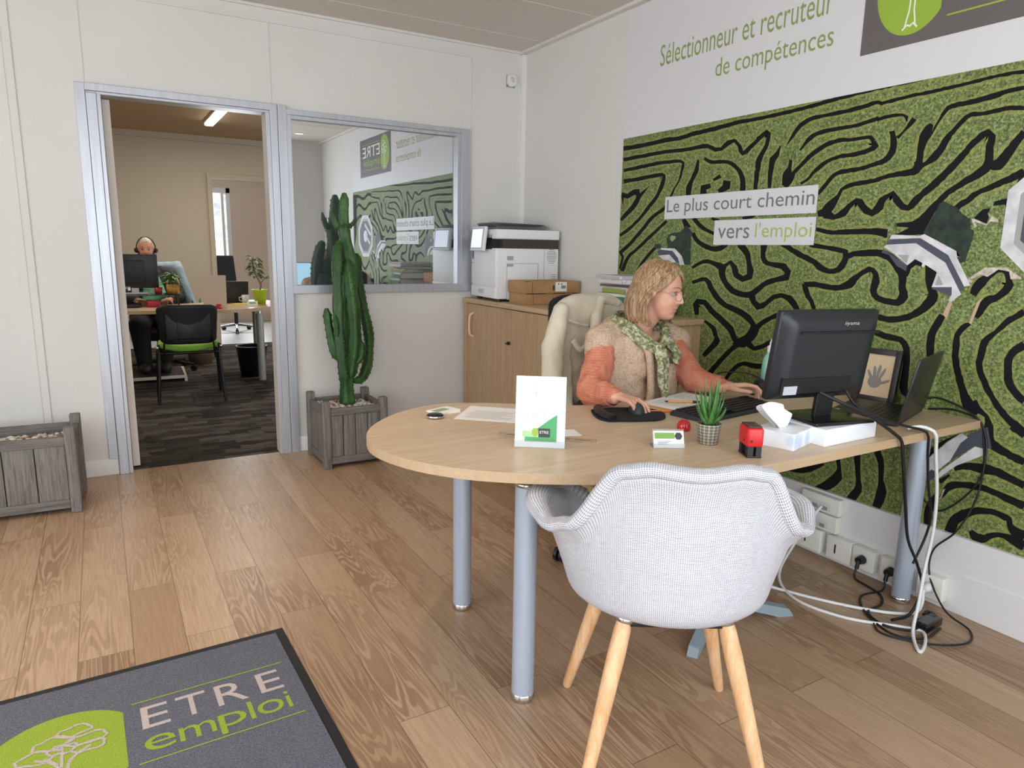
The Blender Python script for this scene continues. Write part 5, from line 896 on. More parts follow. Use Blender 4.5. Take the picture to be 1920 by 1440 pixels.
# ---------------------------------------------------------------- things on the desk
def line_rows(mb, o, ux, uy, rows, seed=0, th=.0012, off=None, mi=0):
    r = random.Random(seed); o = Vector(o); ux = Vector(ux); uy = Vector(uy)
    for i in range(rows):
        a = r.uniform(0, .06); b_ = r.uniform(.6, 1); v0 = (i+.3)/rows; v1 = v0+.30/rows
        mb._add([o+ux*a+uy*v0, o+ux*b_+uy*v0, o+ux*b_+uy*v1, o+ux*a+uy*v1], [(0, 1, 2, 3)], mi)
# leaflet holder
lh = thing('leaflet_holder', 'white upright leaflet with a green picture in a clear stand on the desk', 'leaflet', (1.092, 1.686, ZD), math.atan2(1.641-1.729, 1.153-1.030))
MB().box((-.074, -.004, .0), (.074, -.001, .212), m=TR((0, 0, 0), (-.14, 0, 0))).build('leaflet', M('bright_paper', '#f4f4f4', .5), lh)
MB().box((-.076, -.0055, .0), (.076, -.0045, .02), m=TR((0, 0, 0), (-.14, 0, 0))).box((-.075, -.001, .0), (.075, .001, .21), m=TR((0, 0, 0), (-.14, 0, 0))).box((-.075, 0, 0), (.075, .075, .0025)).build('clear_stand', M('clear_acrylic', '#f2f6f8', .05, Transmission_Weight=.85, IOR=1.2), lh)
GRN = M('leaflet_green', '#4fa564', .5); LGN = M('leaflet_light_green', '#a9d09a', .5)
m = MB(); A = TR((0, -.0052, 0), (-.14, 0, 0))
m.prism([(-.045, .018), (.05, .018), (.05, .10), (.028, .085), (-.015, .052), (-.045, .038)], -.0004, 0, 0, m=A @ TR((0, 0, 0), (PI/2, 0, 0)))
m.box((-.052, -.0012, .032), (-.002, -.0006, .05), 1, m=A)
for i in range(7): m.box((-.044+i*.009, -.0012, .062+i*.0035), (-.0435+i*.009, -.0006, .088+i*.004), 3, m=A).box((-.044+i*.009, -.0012, .088+i*.004), (-.038+i*.009, -.0006, .0888+i*.004), 3, m=A)
m.box((-.004, -.0014, .032), (.03, -.0008, .058), 2, m=A); m.ell((-.014, -.001, .046), (.011, .0006, .013), 12, 4, m=A)
put_text(m, 'ETRE', A @ Vector((.0, -.0019, .043)), (A.to_3x3() @ Vector((.026, 0, 0))), (A.to_3x3() @ Vector((0, 0, .008))), 5)
line_rows(m, A @ Vector((-.025, -.0019, .0225)), A.to_3x3() @ Vector((.07, 0, 0)), A.to_3x3() @ Vector((0, 0, .004)), 1, 2, mi=3)
m.box((.016, -.0014, .088), (.0175, -.0008, .089), 3, m=A)
for zq in (.186, .165, .160): m.box((-.016, -.0012, zq), (-.013, -.0006, zq+.002), 3, m=A)
m.build('leaflet_artwork', [GRN, LGN, DKG, M('ink_grey', '#6d7270', .6), LGR, PAPER], lh)
t = thing('paper_sheet', 'white sheet of paper lying behind the leaflet holder', 'paper', (1.20, 2.10, ZD), -.75)
MB().box((-.148, -.105, 0), (.148, .105, .0008)).build('sheet', PAPER, t); m = MB(); line_rows(m, (-.12, -.08, .0011), (.2, 0, 0), (0, .12, 0), 7, 3); m.build('printed_lines', M('faint_ink', '#b9b9ba', .6), t)
t = thing('card_envelope', 'small white card on the desk under the leaflet holder', 'card', (1.24, 1.795, ZD), -.3)
MB().box((-.06, -.04, 0), (.06, .04, .0006)).build('card', PAPER, t)
t = thing('clear_ruler', 'transparent printed ruler lying across the desk behind the leaflet', 'ruler', (1.168, 1.765, ZD+.0008), math.atan2(1.655-1.87, 1.285-1.055))
MB().box((-.155, -.0155, 0), (.155, .0155, .002)).build('strip', M('ruler_beige', '#bba88c', .25), t)
m = MB(); m.box((-.155, -.0155, .002), (.155, -.0148, .0022)).box((-.155, .0148, .002), (.155, .0155, .0022)).box((-.155, -.0155, .002), (-.1543, .0155, .0022)).box((.1543, -.0155, .002), (.155, .0155, .0022))
for i in range(60): m.box((-.15+i*.005, .010 if i % 5 else .007, .002), (-.1495+i*.005, .0148, .0022))
for i in range(4): m.box((.046+i*.008, -.006, .002), (.051+i*.008, .004, .0023))
m.box((-.13, -.004, .002), (-.06, .001, .0022)); line_rows(m, (.085, -.008, .0023), (.06, 0, 0), (0, .012, 0), 4, 5); m.build('markings', DKG, t)
t = thing('phone_puck', 'small round silver and black gadget at the rounded end of the desk', 'gadget', (.968, 2.165, ZD))
MB().lathe([(0, 0), (.024, 0), (.030, .004), (.030, .010), (.024, .014), (0, .015)]).build('body', BLKG, t); MB().lathe([(.0301, .003), (.0312, .006), (.0301, .009)]).build('chrome_ring', CHROME, t)
for i, (a, lb) in enumerate(((.1, 'lower white card in the small pile near the round gadget'), (.35, 'topmost white card in the small pile near the round gadget'))):
    t = thing('business_card', lb, 'card', (1.032, 2.235, ZD+.004*i), a, group='cards by the round gadget'); MB().box((-.05, -.036, 0), (.05, .036, .0038)).build('card_stack', PAPER, t)
    if i: MB().box((-.042, -.012, .0038), (.02, .02, .0041)).build('green_print', M('faded_green', '#8fae7c', .6), t)
# mouse pad and mouse
mp = thing('mouse_pad', 'black gel mouse pad with wrist rest', 'mouse pad', (1.60, 1.89, ZD), -.35)
pts = [(-.10, -.09), (.07, -.095), (.13, -.03), (.13, .05), (.07, .10), (-.09, .10), (-.12, .05), (-.125, -.05)]
c = smooth_path([(a, b, 0) for a, b in pts+pts[:1]], .02)[:-1]
MB().prism([(p.x, p.y) for p in c], 0, .006).build('pad', M('black_fabric', '#16161a', .9), mp, bevel=.002)
m = MB(); m.tube(smooth_path([(-.085, .085, .012), (-.10, .03, .014), (-.102, -.03, .014), (-.085, -.08, .011)], .01), .0185, 14, flat=.7); m.build('wrist_rest', M('black_gel', '#141417', .5), mp)
ms = thing('computer_mouse', 'black computer mouse under the right hand of the woman', 'mouse', (1.652, 1.905, ZD+.006), -.55)
MB().grid(lambda u, v: Vector((math.cos(2*PI*u)*.030*math.sin(PI/2*v)*(1+.08*math.sin(2*PI*u)), math.sin(2*PI*u)*.052*math.sin(PI/2*v), .034*math.cos(PI/2*v)*(1-.12*math.sin(2*PI*u)))), 33, 10).build('shell', DKG, ms)
MB().cyl((-.004, .026, .026), (.004, .026, .026), .009).build('scroll_wheel', BLK, ms)
# keyboard
kb = thing('computer_keyboard', 'black computer keyboard in front of the woman', 'keyboard', (1.975, 1.775, ZD), math.atan2(.07, .43)-.03)
MB().prism([(-.075, 0), (.082, 0), (.082, .010), (.07, .022), (-.07, .012), (-.075, .008)], -.225, .225, m=Matrix(((0, 0, 1, 0), (1, 0, 0, 0), (0, 1, 0, 0), (0, 0, 0, 1)))).build('case', M('keyboard_grey', '#303236', .4), kb, bevel=.002)
m = MB()
for r_ in range(6):
    y0 = -.060+r_*.0215; z0 = .0125+(y0+.07)*.0714; x = -.215
    for k in range(22):
        w = .0175
        if r_ == 0 and 4 <= k <= 8: continue
        m.box((x, y0, z0), (x+w-.0022, y0+.0175, z0+.005), bev=0); x += .0195
    if r_ == 0: m.box((-.137, y0, z0), (-.042, y0+.0175, z0+.005))
lab(tag(m.build('keys', M('key_black', '#1c1d20', .5), kb), 'rows of black keys', None, kind='stuff'), 'rows of black keys')
# red ball, card holder, succulent, stamp
t = thing('red_ball', 'small glossy red dome paperweight beside the succulent', 'paperweight', (1.628, 1.640, ZD))
MB().lathe([(.0, .0), (.019, .0), (.0225, .006), (.0228, .016), (.019, .028), (.011, .0355), (.0, .038)], n=28).build('dome', M('glossy_red', '#c0101c', .12, Coat_Weight=.6), t)
ctb = thing('card_holder', 'clear holder with a white and green business card', 'card holder', (1.437, 1.503, ZD), math.atan2(1.488-1.523, 1.480-1.397)-.1)
MB().box((-.046, -.002, .0), (.046, 0, .052), m=TR(rot=(-.45, 0, 0))).build('business_card', PAPER, ctb)
m = MB().box((-.042, -.0026, .028), (.018, -.002, .046), 0, m=TR(rot=(-.45, 0, 0))); m.prism([(.030+.012*math.cos(a*PI/3), .036+.012*math.sin(a*PI/3)) for a in range(6)], .0021, .0030, 1, m=TR(rot=(-.45, 0, 0)) @ TR(rot=(PI/2, 0, 0)))
a_ = TR(rot=(-.45, 0, 0)); line_rows(m, a_ @ Vector((-.034, -.0024, .008)), a_.to_3x3() @ Vector((.045, 0, 0)), a_.to_3x3() @ Vector((0, 0, .014)), 4, 4, mi=1); m.build('card_print', [M('card_green', '#79a84c', .5), DKG], ctb)
MB().box((-.048, -.004, 0), (.048, -.003, .012), m=a_).box((-.048, .0, .0), (.048, .001, .058), m=a_).box((-.048, 0, 0), (.048, .05, .0015)).build('clear_stand', MATS['clear_acrylic'], ctb)
pl = thing('potted_succulent', 'small green aloe in a patterned beige pot on the desk', 'plant', (1.585, 1.490, ZD))
def potpat(t):
    v = t.coord((1, 1, 1)); s_ = t.n.new('ShaderNodeSeparateXYZ'); t.link(v, s_.inputs[0])
    ang = t.math('MULTIPLY', t.math('ARCTAN2', s_.outputs[1], s_.outputs[0]), 8.0); zz_ = t.math('MULTIPLY', s_.outputs[2], 330.0)
    f = t.math('ADD', t.math('SINE', t.math('ADD', ang, zz_)), t.math('SINE', t.math('SUBTRACT', ang, zz_)))
    f2 = t.math('MULTIPLY', t.math('ADD', f, 2.0), .25)
    t.link(t.ramp(f2, [(.30, '#6b675e'), (.42, '#b3ad9b'), (.55, '#b3ad9b'), (.66, '#6b675e')]), t.b.inputs['Base Color'])
MB().lathe([(0, 0), (.0285, 0), (.0305, .003), (.0375, .060), (.0375, .064), (.0345, .064), (.033, .054), (0, .054)]).build('pot', M('patterned_beige_pot', '#a9a493', .7, build=potpat), pl)
MB().lathe([(0, .0545), (.033, .0545)]).build('soil', M('dark_soil', '#3a2d22', 1), pl)
ALO = M('aloe_green', '#44783a', .45, build=speckle('#30602a', '#5c944a', 26)); r = random.Random(5)
for i in range(22):
    ring = i % 3; a = i*2.4; tilt = (.18, .48, .80)[ring]*r.uniform(.85, 1.15); L = (.115, .10, .078)[ring]*r.uniform(.85, 1.1)
    P = []; R_ = []
    for k in range(9):
        s = k/8; rad = .006+math.sin(tilt)*L*s*(1-.18*s*s); z = .056+math.cos(tilt)*L*s*(1+.25*s)
        P.append((rad*math.cos(a), rad*math.sin(a), z)); R_.append(.0108*(1-s)**.75+.0006)
    MB().tube(P, R_, 8, flat=.42).build('leaf', ALO, pl)
st = thing('rubber_stamp', 'red and black self-inking stamp standing on the desk', 'stamp', (1.600, 1.340, ZD), -.5)
RED = M('stamp_red', '#cf2026', .32)
bs = MB().box((-.022, -.035, 0), (.022, .035, .006), bev=.002)
for sx in (-1, 1):
    for sy in (-1, 1): bs.box((sx*.012-.008, sy*.026-.009, .005), (sx*.012+.008, sy*.026+.009, .035))
bs.build('base', BLK, st)
MB().box((-.024, -.037, .032), (.024, .037, .088), bev=.007).build('body', RED, st)
MB().box((-.020, -.030, .0875), (.020, .030, .0925), bev=.002).build('top_window', M('stamp_dark_top', '#4a2a2c', .3), st)
MB().cyl((-.0245, -.012, .050), (-.0235, -.012, .050), .004).build('lock_button', BLK, st); MB().cyl((-.012, -.0375, .050), (-.012, -.036, .050), .004).build('lock_button', BLK, st)
# tissue box
tb = thing('tissue_box', 'white tissue box with pale blue pattern and a tissue sticking out', 'tissue box', (1.81, 1.385, ZD), math.atan2(1.347-1.300, 1.905-1.736))
def tissuebox(t):
    v = t.coord((26, 26, 26)); n = t.add('ShaderNodeTexVoronoi'); t.link(v, n.inputs[0]); n.inputs['Scale'].default_value = .55
    t.link(t.ramp(n.outputs['Distance'], [(.1, '#b9cfe4'), (.32, '#d4e1ee'), (.42, '#eef0f3')]), t.b.inputs['Base Color'])
MB().box((-.085, -.062, 0), (.105, .062, .052), bev=.002).build('carton', M('tissue_carton', '#e8edf3', .5, build=tissuebox), tb)
rr = random.Random(8)
def tis(u, v):
    # a sheet pulled out of the slot: base line at v=0, free folded edge at v=1, leaning toward the left end
    w = .030+.105*v; x = -.015-.045*v+(u-.5)*2*w*(1-.35*v); z = .051+.090*v**.8*(1-.55*abs(u-.35)); y = .004*math.sin(9*u)*(1+3*v)+.018*v*math.sin(3.2*u+.6)
    return Vector((x, y, max(.0505, z-.022*max(0, u-.7)*3*v)))
MB().grid(tis, 15, 8).build('tissue', M('tissue_white', '#f3f3f5', .9), tb, solid=.001, sub=1)
MB().grid(lambda u, v: tis(u, v)+Vector((.01*v, .014+.012*v*math.sin(5*u), -.012*v)), 15, 8).build('tissue', MATS['tissue_white'], tb, solid=.001, sub=1)
# tray / white box carrying the monitor
wt = thing('white_riser_box', 'flat white box under the monitor foot', 'box', (2.00, 1.40, ZD), .02)
MB().box((-.13, -.108, 0), (.135, .09, .054), bev=.002).build('carton', M('glossy_white_card', '#eceef2', .3), wt)
t = thing('sticky_leaflet', 'small white and yellow leaflet on the white box beside the monitor foot', 'leaflet', (1.95, 1.46, ZD+.0545), .3)
MB().box((-.05, -.014, 0), (.05, .014, .002)).build('paper', PAPER, t); MB().box((-.03, -.010, .002), (.045, .010, .0025)).build('yellow_print', M('pale_yellow_green', '#d3dd9a', .6), t)
# monitor, seen from behind
mo = thing('computer_monitor', 'black computer monitor on a foot seen from behind', 'monitor', (2.005, 1.385, ZD+.054), math.radians(-12))
MONB = M('monitor_back_black', '#1d1f24', .38, spec=.5)
MB().box((-.115, -.085, 0), (.115, .10, .012), bev=.004).build('base', BLKG, mo)
tl = TR((-.048, -.012, .225), (math.radians(8.5), 0, 0))
m = MB().prism([(-.035, -.02), (.035, -.02), (.030, .0), (-.030, .0)], 0, .20, m=TR((-.015, .022, .01), (.10, 0, 0))); m.build('stand_column', BLK, mo, bevel=.003)
sc_ = MB().box((-.188, .0, -.155), (.188, .026, .132), bev=.006, m=tl); sc_.build('bezel', MONB, mo)
m = MB()
def bk(u, v):
    x = -.184+.368*u; z = -.15+.28*v; e = min(min(u, 1-u)/.12, min(v, 1-v)/.16, 1); return tl @ Vector((x, -.030*(1-(1-e)**2), z))
m.grid(bk, 25, 21); bo = m.build('back_shell', MONB, mo)
MB().box((-.13, -.0335, .066), (.17, -.0285, .074), m=tl).build('vent_slot', M('slot_black', '#060608', .6), bo)
lg_ = MB(); put_text(lg_, 'iiyama', tl @ Vector((.03, -.0312, .090)), tl.to_3x3() @ Vector((.055, 0, 0)), tl.to_3x3() @ Vector((0, 0, .014))); lg_.build('maker_lettering', M('silver_print', '#b9babc', .4), bo)
MB().box((-.165, -.032, -.125), (.10, -.026, -.075), m=tl).build('port_recess', M('recess_black', '#0d0e10', .5), bo)
m = MB().box((-.155, -.0335, -.128), (-.105, -.032, -.100), m=tl); m.build('rating_sticker', M('sticker_white', '#b9bcc2', .5), bo)
MB().box((-.178, .0262, -.142), (.178, .0268, .125), m=tl).build('screen', M('lit_screen', '#bfe0f5', .2, Emission_Color=lin('#a9dcf7'), Emission_Strength=1.0), mo)
# laptop
lt = thing('laptop_computer', 'open black laptop at the right end of the desk', 'laptop', (2.325, 1.335, ZD), math.atan2(.115, .37))
MB().box((0, 0, .002), (.355, .245, .016), bev=.003).build('base', M('laptop_black', '#2a2725', .4), lt)
m = MB()
for r_ in range(6):
    for k in range(15): m.box((.025+k*.0205, .035+r_*.0195, .016), (.0435+k*.0205, .0525+r_*.0195, .0175))
tag(m.build('keys', BLK, lt), 'rows of laptop keys', None, kind='stuff')
MB().box((.12, .165, .016), (.23, .23, .0166)).build('touch_pad', DKG, lt)
MB().box((.05, .215, .0162), (.085, .235, .0172)).build('white_sticker', PAPER, lt)
tl2 = TR((0, .004, .016), (math.radians(11), 0, 0))
MB().box((0, -.008, 0), (.355, 0, .228), bev=.003, m=tl2).build('lid', M('laptop_lid', '#26282a', .33), lt)
MB().box((.012, -.0002, .012), (.343, .0006, .218), m=tl2).build('screen', BLKG, lt)
# framed hand print
ff = thing('framed_hand_print', 'small black frame with a grey hand print on cream paper leaning on the mural', 'picture', (2.655, 1.640, ZD), math.radians(-84))
FA = TR((0, 0, 0), (-.16, 0, 0))
m = MB()
for a, b_ in (((-.085, -.008, 0), (-.062, .008, .215)), ((.062, -.008, 0), (.085, .008, .215)), ((-.062, -.008, 0), (.062, .008, .023)), ((-.062, -.008, .192), (.062, .008, .215))): m.box(a, b_, m=FA, bev=.001)
m.build('frame', M('black_wood_frame', '#221d1b', .4), ff)
pp = MB().box((-.062, -.001, .023), (.062, .003, .192), m=FA).build('paper', M('cream_paper', '#d9bf9c', .7), ff)
m = MB()
def hp(x, z, rx, rz_, a): m.ell((0, 0, 0), (rx, .0005, rz_), 14, m=FA @ TR((x, -.0016, z), (0, a, 0)))
hp(-.004, .082, .027, .026, 0); hp(-.010, .12, .0065, .026, -.12); hp(.006, .125, .0065, .028, .12); hp(.022, .118, .006, .025, .38); hp(-.027, .108, .006, .022, -.5); hp(.036, .085, .006, .022, 1.1)
m.build('hand_print', M('grey_ink', '#8d8880', .8), pp)
# bottle, headset, books behind the monitor
bt = thing('mint_bottle', 'mint green bottle standing behind the monitor', 'bottle', (2.435, 1.975, ZD))
MB().lathe([(0, 0), (.028, 0), (.031, .006), (.031, .11), (.026, .145), (.014, .165), (.012, .175)]).build('body', M('mint_plastic', '#8fc9b8', .25), bt)
MB().lathe([(.014, .17), (.014, .195), (.006, .200), (.006, .215), (0, .216)]).build('pump_cap', WPL, bt); MB().tube([(0, 0, .21), (.0, 0, .222), (.02, -.01, .222), (.03, -.015, .215)], .004).build('spout', WPL, bt)
hs = thing('desk_headset', 'black headset lying on the desk behind the keyboard', 'headset', (2.33, 1.975, ZD), .0)
for x, y, lb_ in ((-.13, .09, 0), (.02, -.03, 1)):
    MB().ell((x, y, .033), (.020, .033, .033), 18).build('ear_cushion', BLK, hs); MB().ell((x+.014, y, .033), (.014, .026, .027), 18).build('ear_cup', DKG, hs)
MB().tube(smooth_path([(-.115, .09, .06), (-.03, .14, .07), (.06, .08, .07), (.035, -.03, .06)], .01), .005, flat=.5).build('headband', BLK, hs)
MB().tube(smooth_path([(.02, -.055, .02), (-.03, -.09, .012), (-.09, -.08, .02)], .01), .0035).build('microphone_arm', BLK, hs)
zz = ZD
for h, col, lb_, rz in ((.016, '#b79b78', 'wood coloured tray at the bottom of the pile by the mural', 0), (.012, '#d8d4cc', 'white notebook in the pile by the mural', .1), (.014, '#56626c', 'slate blue book topping the pile by the mural', -.12)):
    t = thing('desk_book', lb_, 'book', (2.56, 2.0, zz), rz, group='books and trays piled by the mural')
    MB().box((-.10, -.06, 0), (.13, .06, .0015)).box((-.10, -.06, h-.0015), (.13, .06, h)).box((-.10, -.06, 0), (-.097, .06, h)).build('cover', M('cover_'+col[1:], col, .6), t); MB().box((-.096, -.058, .0015), (.127, .058, h-.0015)).build('pages', PAPER, t); zz += h+.0005
# notebook, pens
nb = thing('open_notebook', 'open white notebook on the desk in front of the woman', 'notebook', (1.93, 1.965, ZD), .25)
MB().box((-.15, -.10, 0), (.15, .085, .004)).build('cover', M('orange_folder', '#d99a50', .6), nb); MB().box((-.145, -.09, .004), (.15, .085, .010)).build('pages', PAPER, nb)
m = MB(); line_rows(m, (-.12, -.07, .0103), (.11, 0, 0), (0, .13, 0), 9, 6); line_rows(m, (.02, -.07, .0103), (.11, 0, 0), (0, .13, 0), 9, 7); m.build('ruled_lines', M('faint_green_line', '#a9bfae', .6), nb)
m = MB()
for i in range(22): m.cyl((-.11+i*.012, .086, .004), (-.106+i*.012, .086, .004), .006, n=8)
m.build('spiral_binding', DKG, nb)
def pen(label, c, rz, col, z, tip=None):
    t = thing('ballpoint_pen', label, 'pen', (*c, z), rz, group='pens on the desk')
    MB().cyl((-.06, 0, .005), (.035, 0, .005), .0045, n=14).build('barrel', col, t); MB().cyl((.035, 0, .005), (.062, 0, .005), .0048, n=14).build('cap', BLK, t)
    MB().cyl((-.06, 0, .005), (-.072, 0, .005), .0042, .001, n=14).build('tip', BLK, t); return t
ORG = M('orange_plastic', '#e39a4a', .4)
pen('orange pen with black cap lying on the open notebook', (1.90, 1.925), -.55, ORG, ZD+.0102)
t = thing('orange_pencil', 'long orange pencil lying between mouse pad and keyboard', 'pencil', (1.755, 1.868, ZD), -.42)
MB().cyl((-.085, 0, .005), (.075, 0, .005), .0045, n=6).build('shaft', M('pencil_orange', '#e07f3a', .45), t); MB().cyl((.075, 0, .005), (.092, 0, .005), .0045, .0005, n=6).build('tip', CARD, t)

# ---------------------------------------------------------------- sockets, cables and stool under the desk
SOC = M('socket_ivory', '#e6e4dc', .35)
def xr(y0, y1, z0, z1, x=2.700, dx=.028, bev=.004): return MB().box((x-dx, y0, z0), (x, y1, z1), bev=bev)
sb = thing('trunking_outlets', 'white data outlet blocks and sockets along the cable trunking', 'sockets', (2.69, 1.8, .02))
for z0, z1, y0, y1 in ((.212, .287, 1.735, 1.925), (.132, .206, 1.740, 1.925)):
    o = xr(y0, y1, z0, z1, dx=.035).build('data_outlet', SOC, sb, world=True)
    MB().box((2.6635, y0+.04, z0+.012), (2.6655, y1-.03, z0+.046), bev=.001).build('face_plate', M('socket_grey', '#cfd0cf', .4), o, world=True)
    for k in (0, 1): MB().box((2.662, y0+.055+k*.05, z0+.014), (2.664, y0+.08+k*.05, z0+.030)).build('data_port', M('port_grey', '#8d8f8f', .5), o, world=True)
for y0, y1 in ((1.80, 1.925), (1.655, 1.77)):
    o = xr(y0, y1, .025, .125, x=2.695, dx=.04).build('usb_outlet', SOC, sb, world=True); MB().box((2.6535, (y0+y1)/2+.012, .055), (2.6555, (y0+y1)/2+.018, .095)).build('usb_port', BLK, o, world=True)
for yc in (1.600, 1.475, 1.325):
    o = MB().box((2.655, yc-.05, .03), (2.695, yc+.05, .125), bev=.006).build('power_socket', SOC, sb, world=True)
    MB().cyl((2.6545, yc, .078), (2.656, yc, .078), .024, n=28).build('socket_well', M('socket_grey', '#cfd0cf', .4), o, world=True)
    if yc > 1.4: MB().cyl((2.654, yc, .078), (2.625, yc, .078), .019, .015, n=20).cyl((2.628, yc, .078), (2.62, yc, .045), .008).build('black_plug', BLK, o, world=True)
    else: MB().cyl((2.654, yc, .078), (2.615, yc, .078), .019, .013, n=20).build('white_plug', WPL, o, world=True)
def cable(name, label, pts, r, mat): return tag(MB().tube(smooth_path(pts, .012), r, 8).build(name, mat), label, 'cable', 'cables hanging behind and under the desk')
CB = M('black_cable', '#141416', .5); CW = M('white_cable', '#e2e2e2', .45)
cable('power_cable', 'black cable from the first black plug along the floor to the adapter', [(2.618, 1.600, .045), (2.60, 1.59, .012), (2.59, 1.52, .006), (2.57, 1.46, .006), (2.50, 1.41, .006), (2.40, 1.40, .006), (2.36, 1.32, .006), (2.40, 1.25, .006), (2.44, 1.235, .012)], .0045, CB)
cable('power_cable', 'black cable from the second black plug looping on the floor', [(2.618, 1.475, .045), (2.60, 1.47, .012), (2.50, 1.49, .006), (2.42, 1.44, .006), (2.36, 1.36, .006), (2.33, 1.26, .006), (2.40, 1.19, .006), (2.52, 1.20, .006)], .004, CB)
cable('monitor_cable', 'thick black cable from the monitor over the front edge of the desk', [(1.90, 1.345, .905), (1.95, 1.30, .875), (2.03, 1.27, .84), (2.10, 1.255, .80), (2.16, 1.242, .762), (2.19, 1.236, .735), (2.22, 1.24, .66), (2.30, 1.26, .50), (2.40, 1.29, .34), (2.50, 1.30, .22), (2.535, 1.29, .12), (2.50, 1.30, .02), (2.42, 1.32, .006)], .0055, CB)
cable('laptop_cable', 'black cable from behind the monitor over the desk edge behind the white one', [(2.03, 1.345, .90), (2.06, 1.32, .85), (2.15, 1.28, .805), (2.25, 1.255, .775), (2.32, 1.244, .757), (2.345, 1.238, .735), (2.38, 1.25, .66), (2.47, 1.28, .52), (2.55, 1.30, .40), (2.57, 1.32, .30), (2.53, 1.33, .2)], .0045, CB)
cable('white_network_cable', 'thick white cable bending over the desk edge down to the floor', [(2.30, 1.285, .758), (2.33, 1.26, .765), (2.36, 1.243, .756), (2.385, 1.235, .735), (2.42, 1.245, .66), (2.49, 1.26, .50), (2.52, 1.27, .35), (2.50, 1.27, .22), (2.45, 1.25, .10), (2.38, 1.22, .02), (2.30, 1.15, .006), (2.37, 1.17, .006), (2.44, 1.22, .006), (2.40, 1.28, .006), (2.28, 1.42, .006), (2.24, 1.60, .006), (2.33, 1.75, .02), (2.52, 1.83, .09), (2.64, 1.82, .22), (2.662, 1.815, .238)], .006, CW)
cable('white_power_cable', 'white cable lying on the floor from the white plug to the far end', [(2.615, 1.325, .078), (2.59, 1.31, .03), (2.53, 1.31, .008), (2.42, 1.40, .007), (2.30, 1.58, .007), (2.20, 1.80, .007), (2.16, 1.95, .007)], .0062, CW)
cable('adapter_cable', 'thin black cable curving on the wall side from desk to floor', [(2.70, 1.48, .78), (2.70, 1.40, .80), (2.708, 1.28, .76), (2.71, 1.235, .70), (2.705, 1.22, .60), (2.70, 1.23, .45), (2.68, 1.27, .32), (2.68, 1.34, .22), (2.66, 1.33, .12), (2.62, 1.24, .03), (2.60, 1.14, .006), (2.50, 1.10, .006), (2.38, 1.16, .006), (2.30, 1.28, .006), (2.36, 1.36, .006)], .0036, CB)
cable('laptop_power_cable', 'black cable leaving the laptop and dropping beside the wall behind the leg', [(2.70, 1.44, .752), (2.708, 1.35, .765), (2.713, 1.26, .74), (2.712, 1.235, .66), (2.706, 1.225, .55), (2.70, 1.27, .45), (2.70, 1.35, .37), (2.70, 1.42, .40), (2.69, 1.45, .42)], .0036, CB)
ad = thing('power_adapter', 'black power adapter brick lying on the floor', 'adapter', (2.50, 1.235, 0), .08)
MB().box((-.06, -.025, 0), (.06, .025, .03), bev=.004).build('brick', BLKG, ad); m = MB().box((-.045, -.018, .0302), (.03, .018, .0306)); m.build('rating_label', M('label_grey', '#5b5d60', .5), ad)
MB().tube(smooth_path([(.06, 0, .012), (.075, .01, .02), (.06, .03, .03), (.03, .03, .025)], .01), .005).build('coiled_lead', CB, ad)
sl = thing('small_stool', 'small stool with a mint green round seat under the desk', 'stool', (1.86, 1.65, 0), .0)
MB().lathe([(0, .245), (.175, .245), (.18, .25), (.18, .272), (0, .272)], n=36, m=TR((.03, -.20, 0)) if False else None).build('seat_board', M('pale_wood', '#c9a283', .5), sl)
MB().lathe([(0, .272), (.178, .272), (.18, .282), (.172, .292), (0, .294)], n=36).build('seat_pad', M('mint_felt', '#9fc9a8', .8), sl)
BGR = M('blue_grey_paint', '#8b9ba3', .45)
MB().cyl((0, 0, .05), (0, 0, .246), .03).build('column', BGR, sl)
for a in (math.radians(209), math.radians(338), math.radians(92)):
    MB().prism([(0, .06), (.0, .10), (.10, .075), (.28, .03), (.30, .0), (.24, .0), (.1, .04)], -.018, .018, m=TR(rot=(0, 0, a)) @ Matrix(((1, 0, 0, 0), (0, 0, 1, 0), (0, 1, 0, 0), (0, 0, 0, 1)))).build('leg', BGR, sl, bevel=.003)
# ---------------------------------------------------------------- people
def skinmat(t):
    n = t.noise(t.coord(), 9, 3); t.link(t.ramp(n.outputs[0], [(.35, '#d39a80'), (.65, '#e0ad93')]), t.b.inputs['Base Color'])
SKIN = M('fair_skin', '#dba78d', .5, build=skinmat, Subsurface_Weight=.08)
LIP = M('lip_pink', '#c68478', .5); BROW = M('eyebrow_brown', '#6b4a38', .8); EYEW = M('eye_white', '#b8aaa2', .6); EYEB = M('eye_iris', '#3c3530', .2)
def hairmat(c1, c2, c3):
    def f(t):
        n = t.noise(t.coord((60, 60, 5)), 2.2, 4, .6); t.link(t.ramp(n.outputs[0], [(.30, c1), (.5, c2), (.72, c3)]), t.b.inputs['Base Color']); t.bump(n.outputs[0], .7, .006)
    return f
def face_basis(center, look, tilt=0):
    """head frame: +X toward the face, +Z up, +Y the person's left"""
    fx = Vector(look).normalized(); up = Vector((0, 0, 1)); y = up.cross(fx).normalized(); z = fx.cross(y)
    R_ = Matrix((fx, y, z)).transposed().to_4x4() @ Matrix.Rotation(tilt, 4, 'X'); R_.translation = Vector(center); return R_
def head_caps(H, female=True):
    def P(x, y, z): return tuple(H @ Vector((x, y, z)))
    r = H.to_euler()
    er = tuple(r)
    c = [(P(-.018, 0, .040), (.090, .072, .080), er), (P(.012, 0, -.006), (.068, .061, .084), er), (P(.022, 0, -.056), (.046, .044, .044), er), (P(-.03, 0, -.02), (.055, .058, .060), er),
         (P(-.004, .068, .012), P(-.010, .074, -.012), .012, .010), (P(-.004, -.068, .012), P(-.010, -.074, -.012), .012, .010)]
    return c
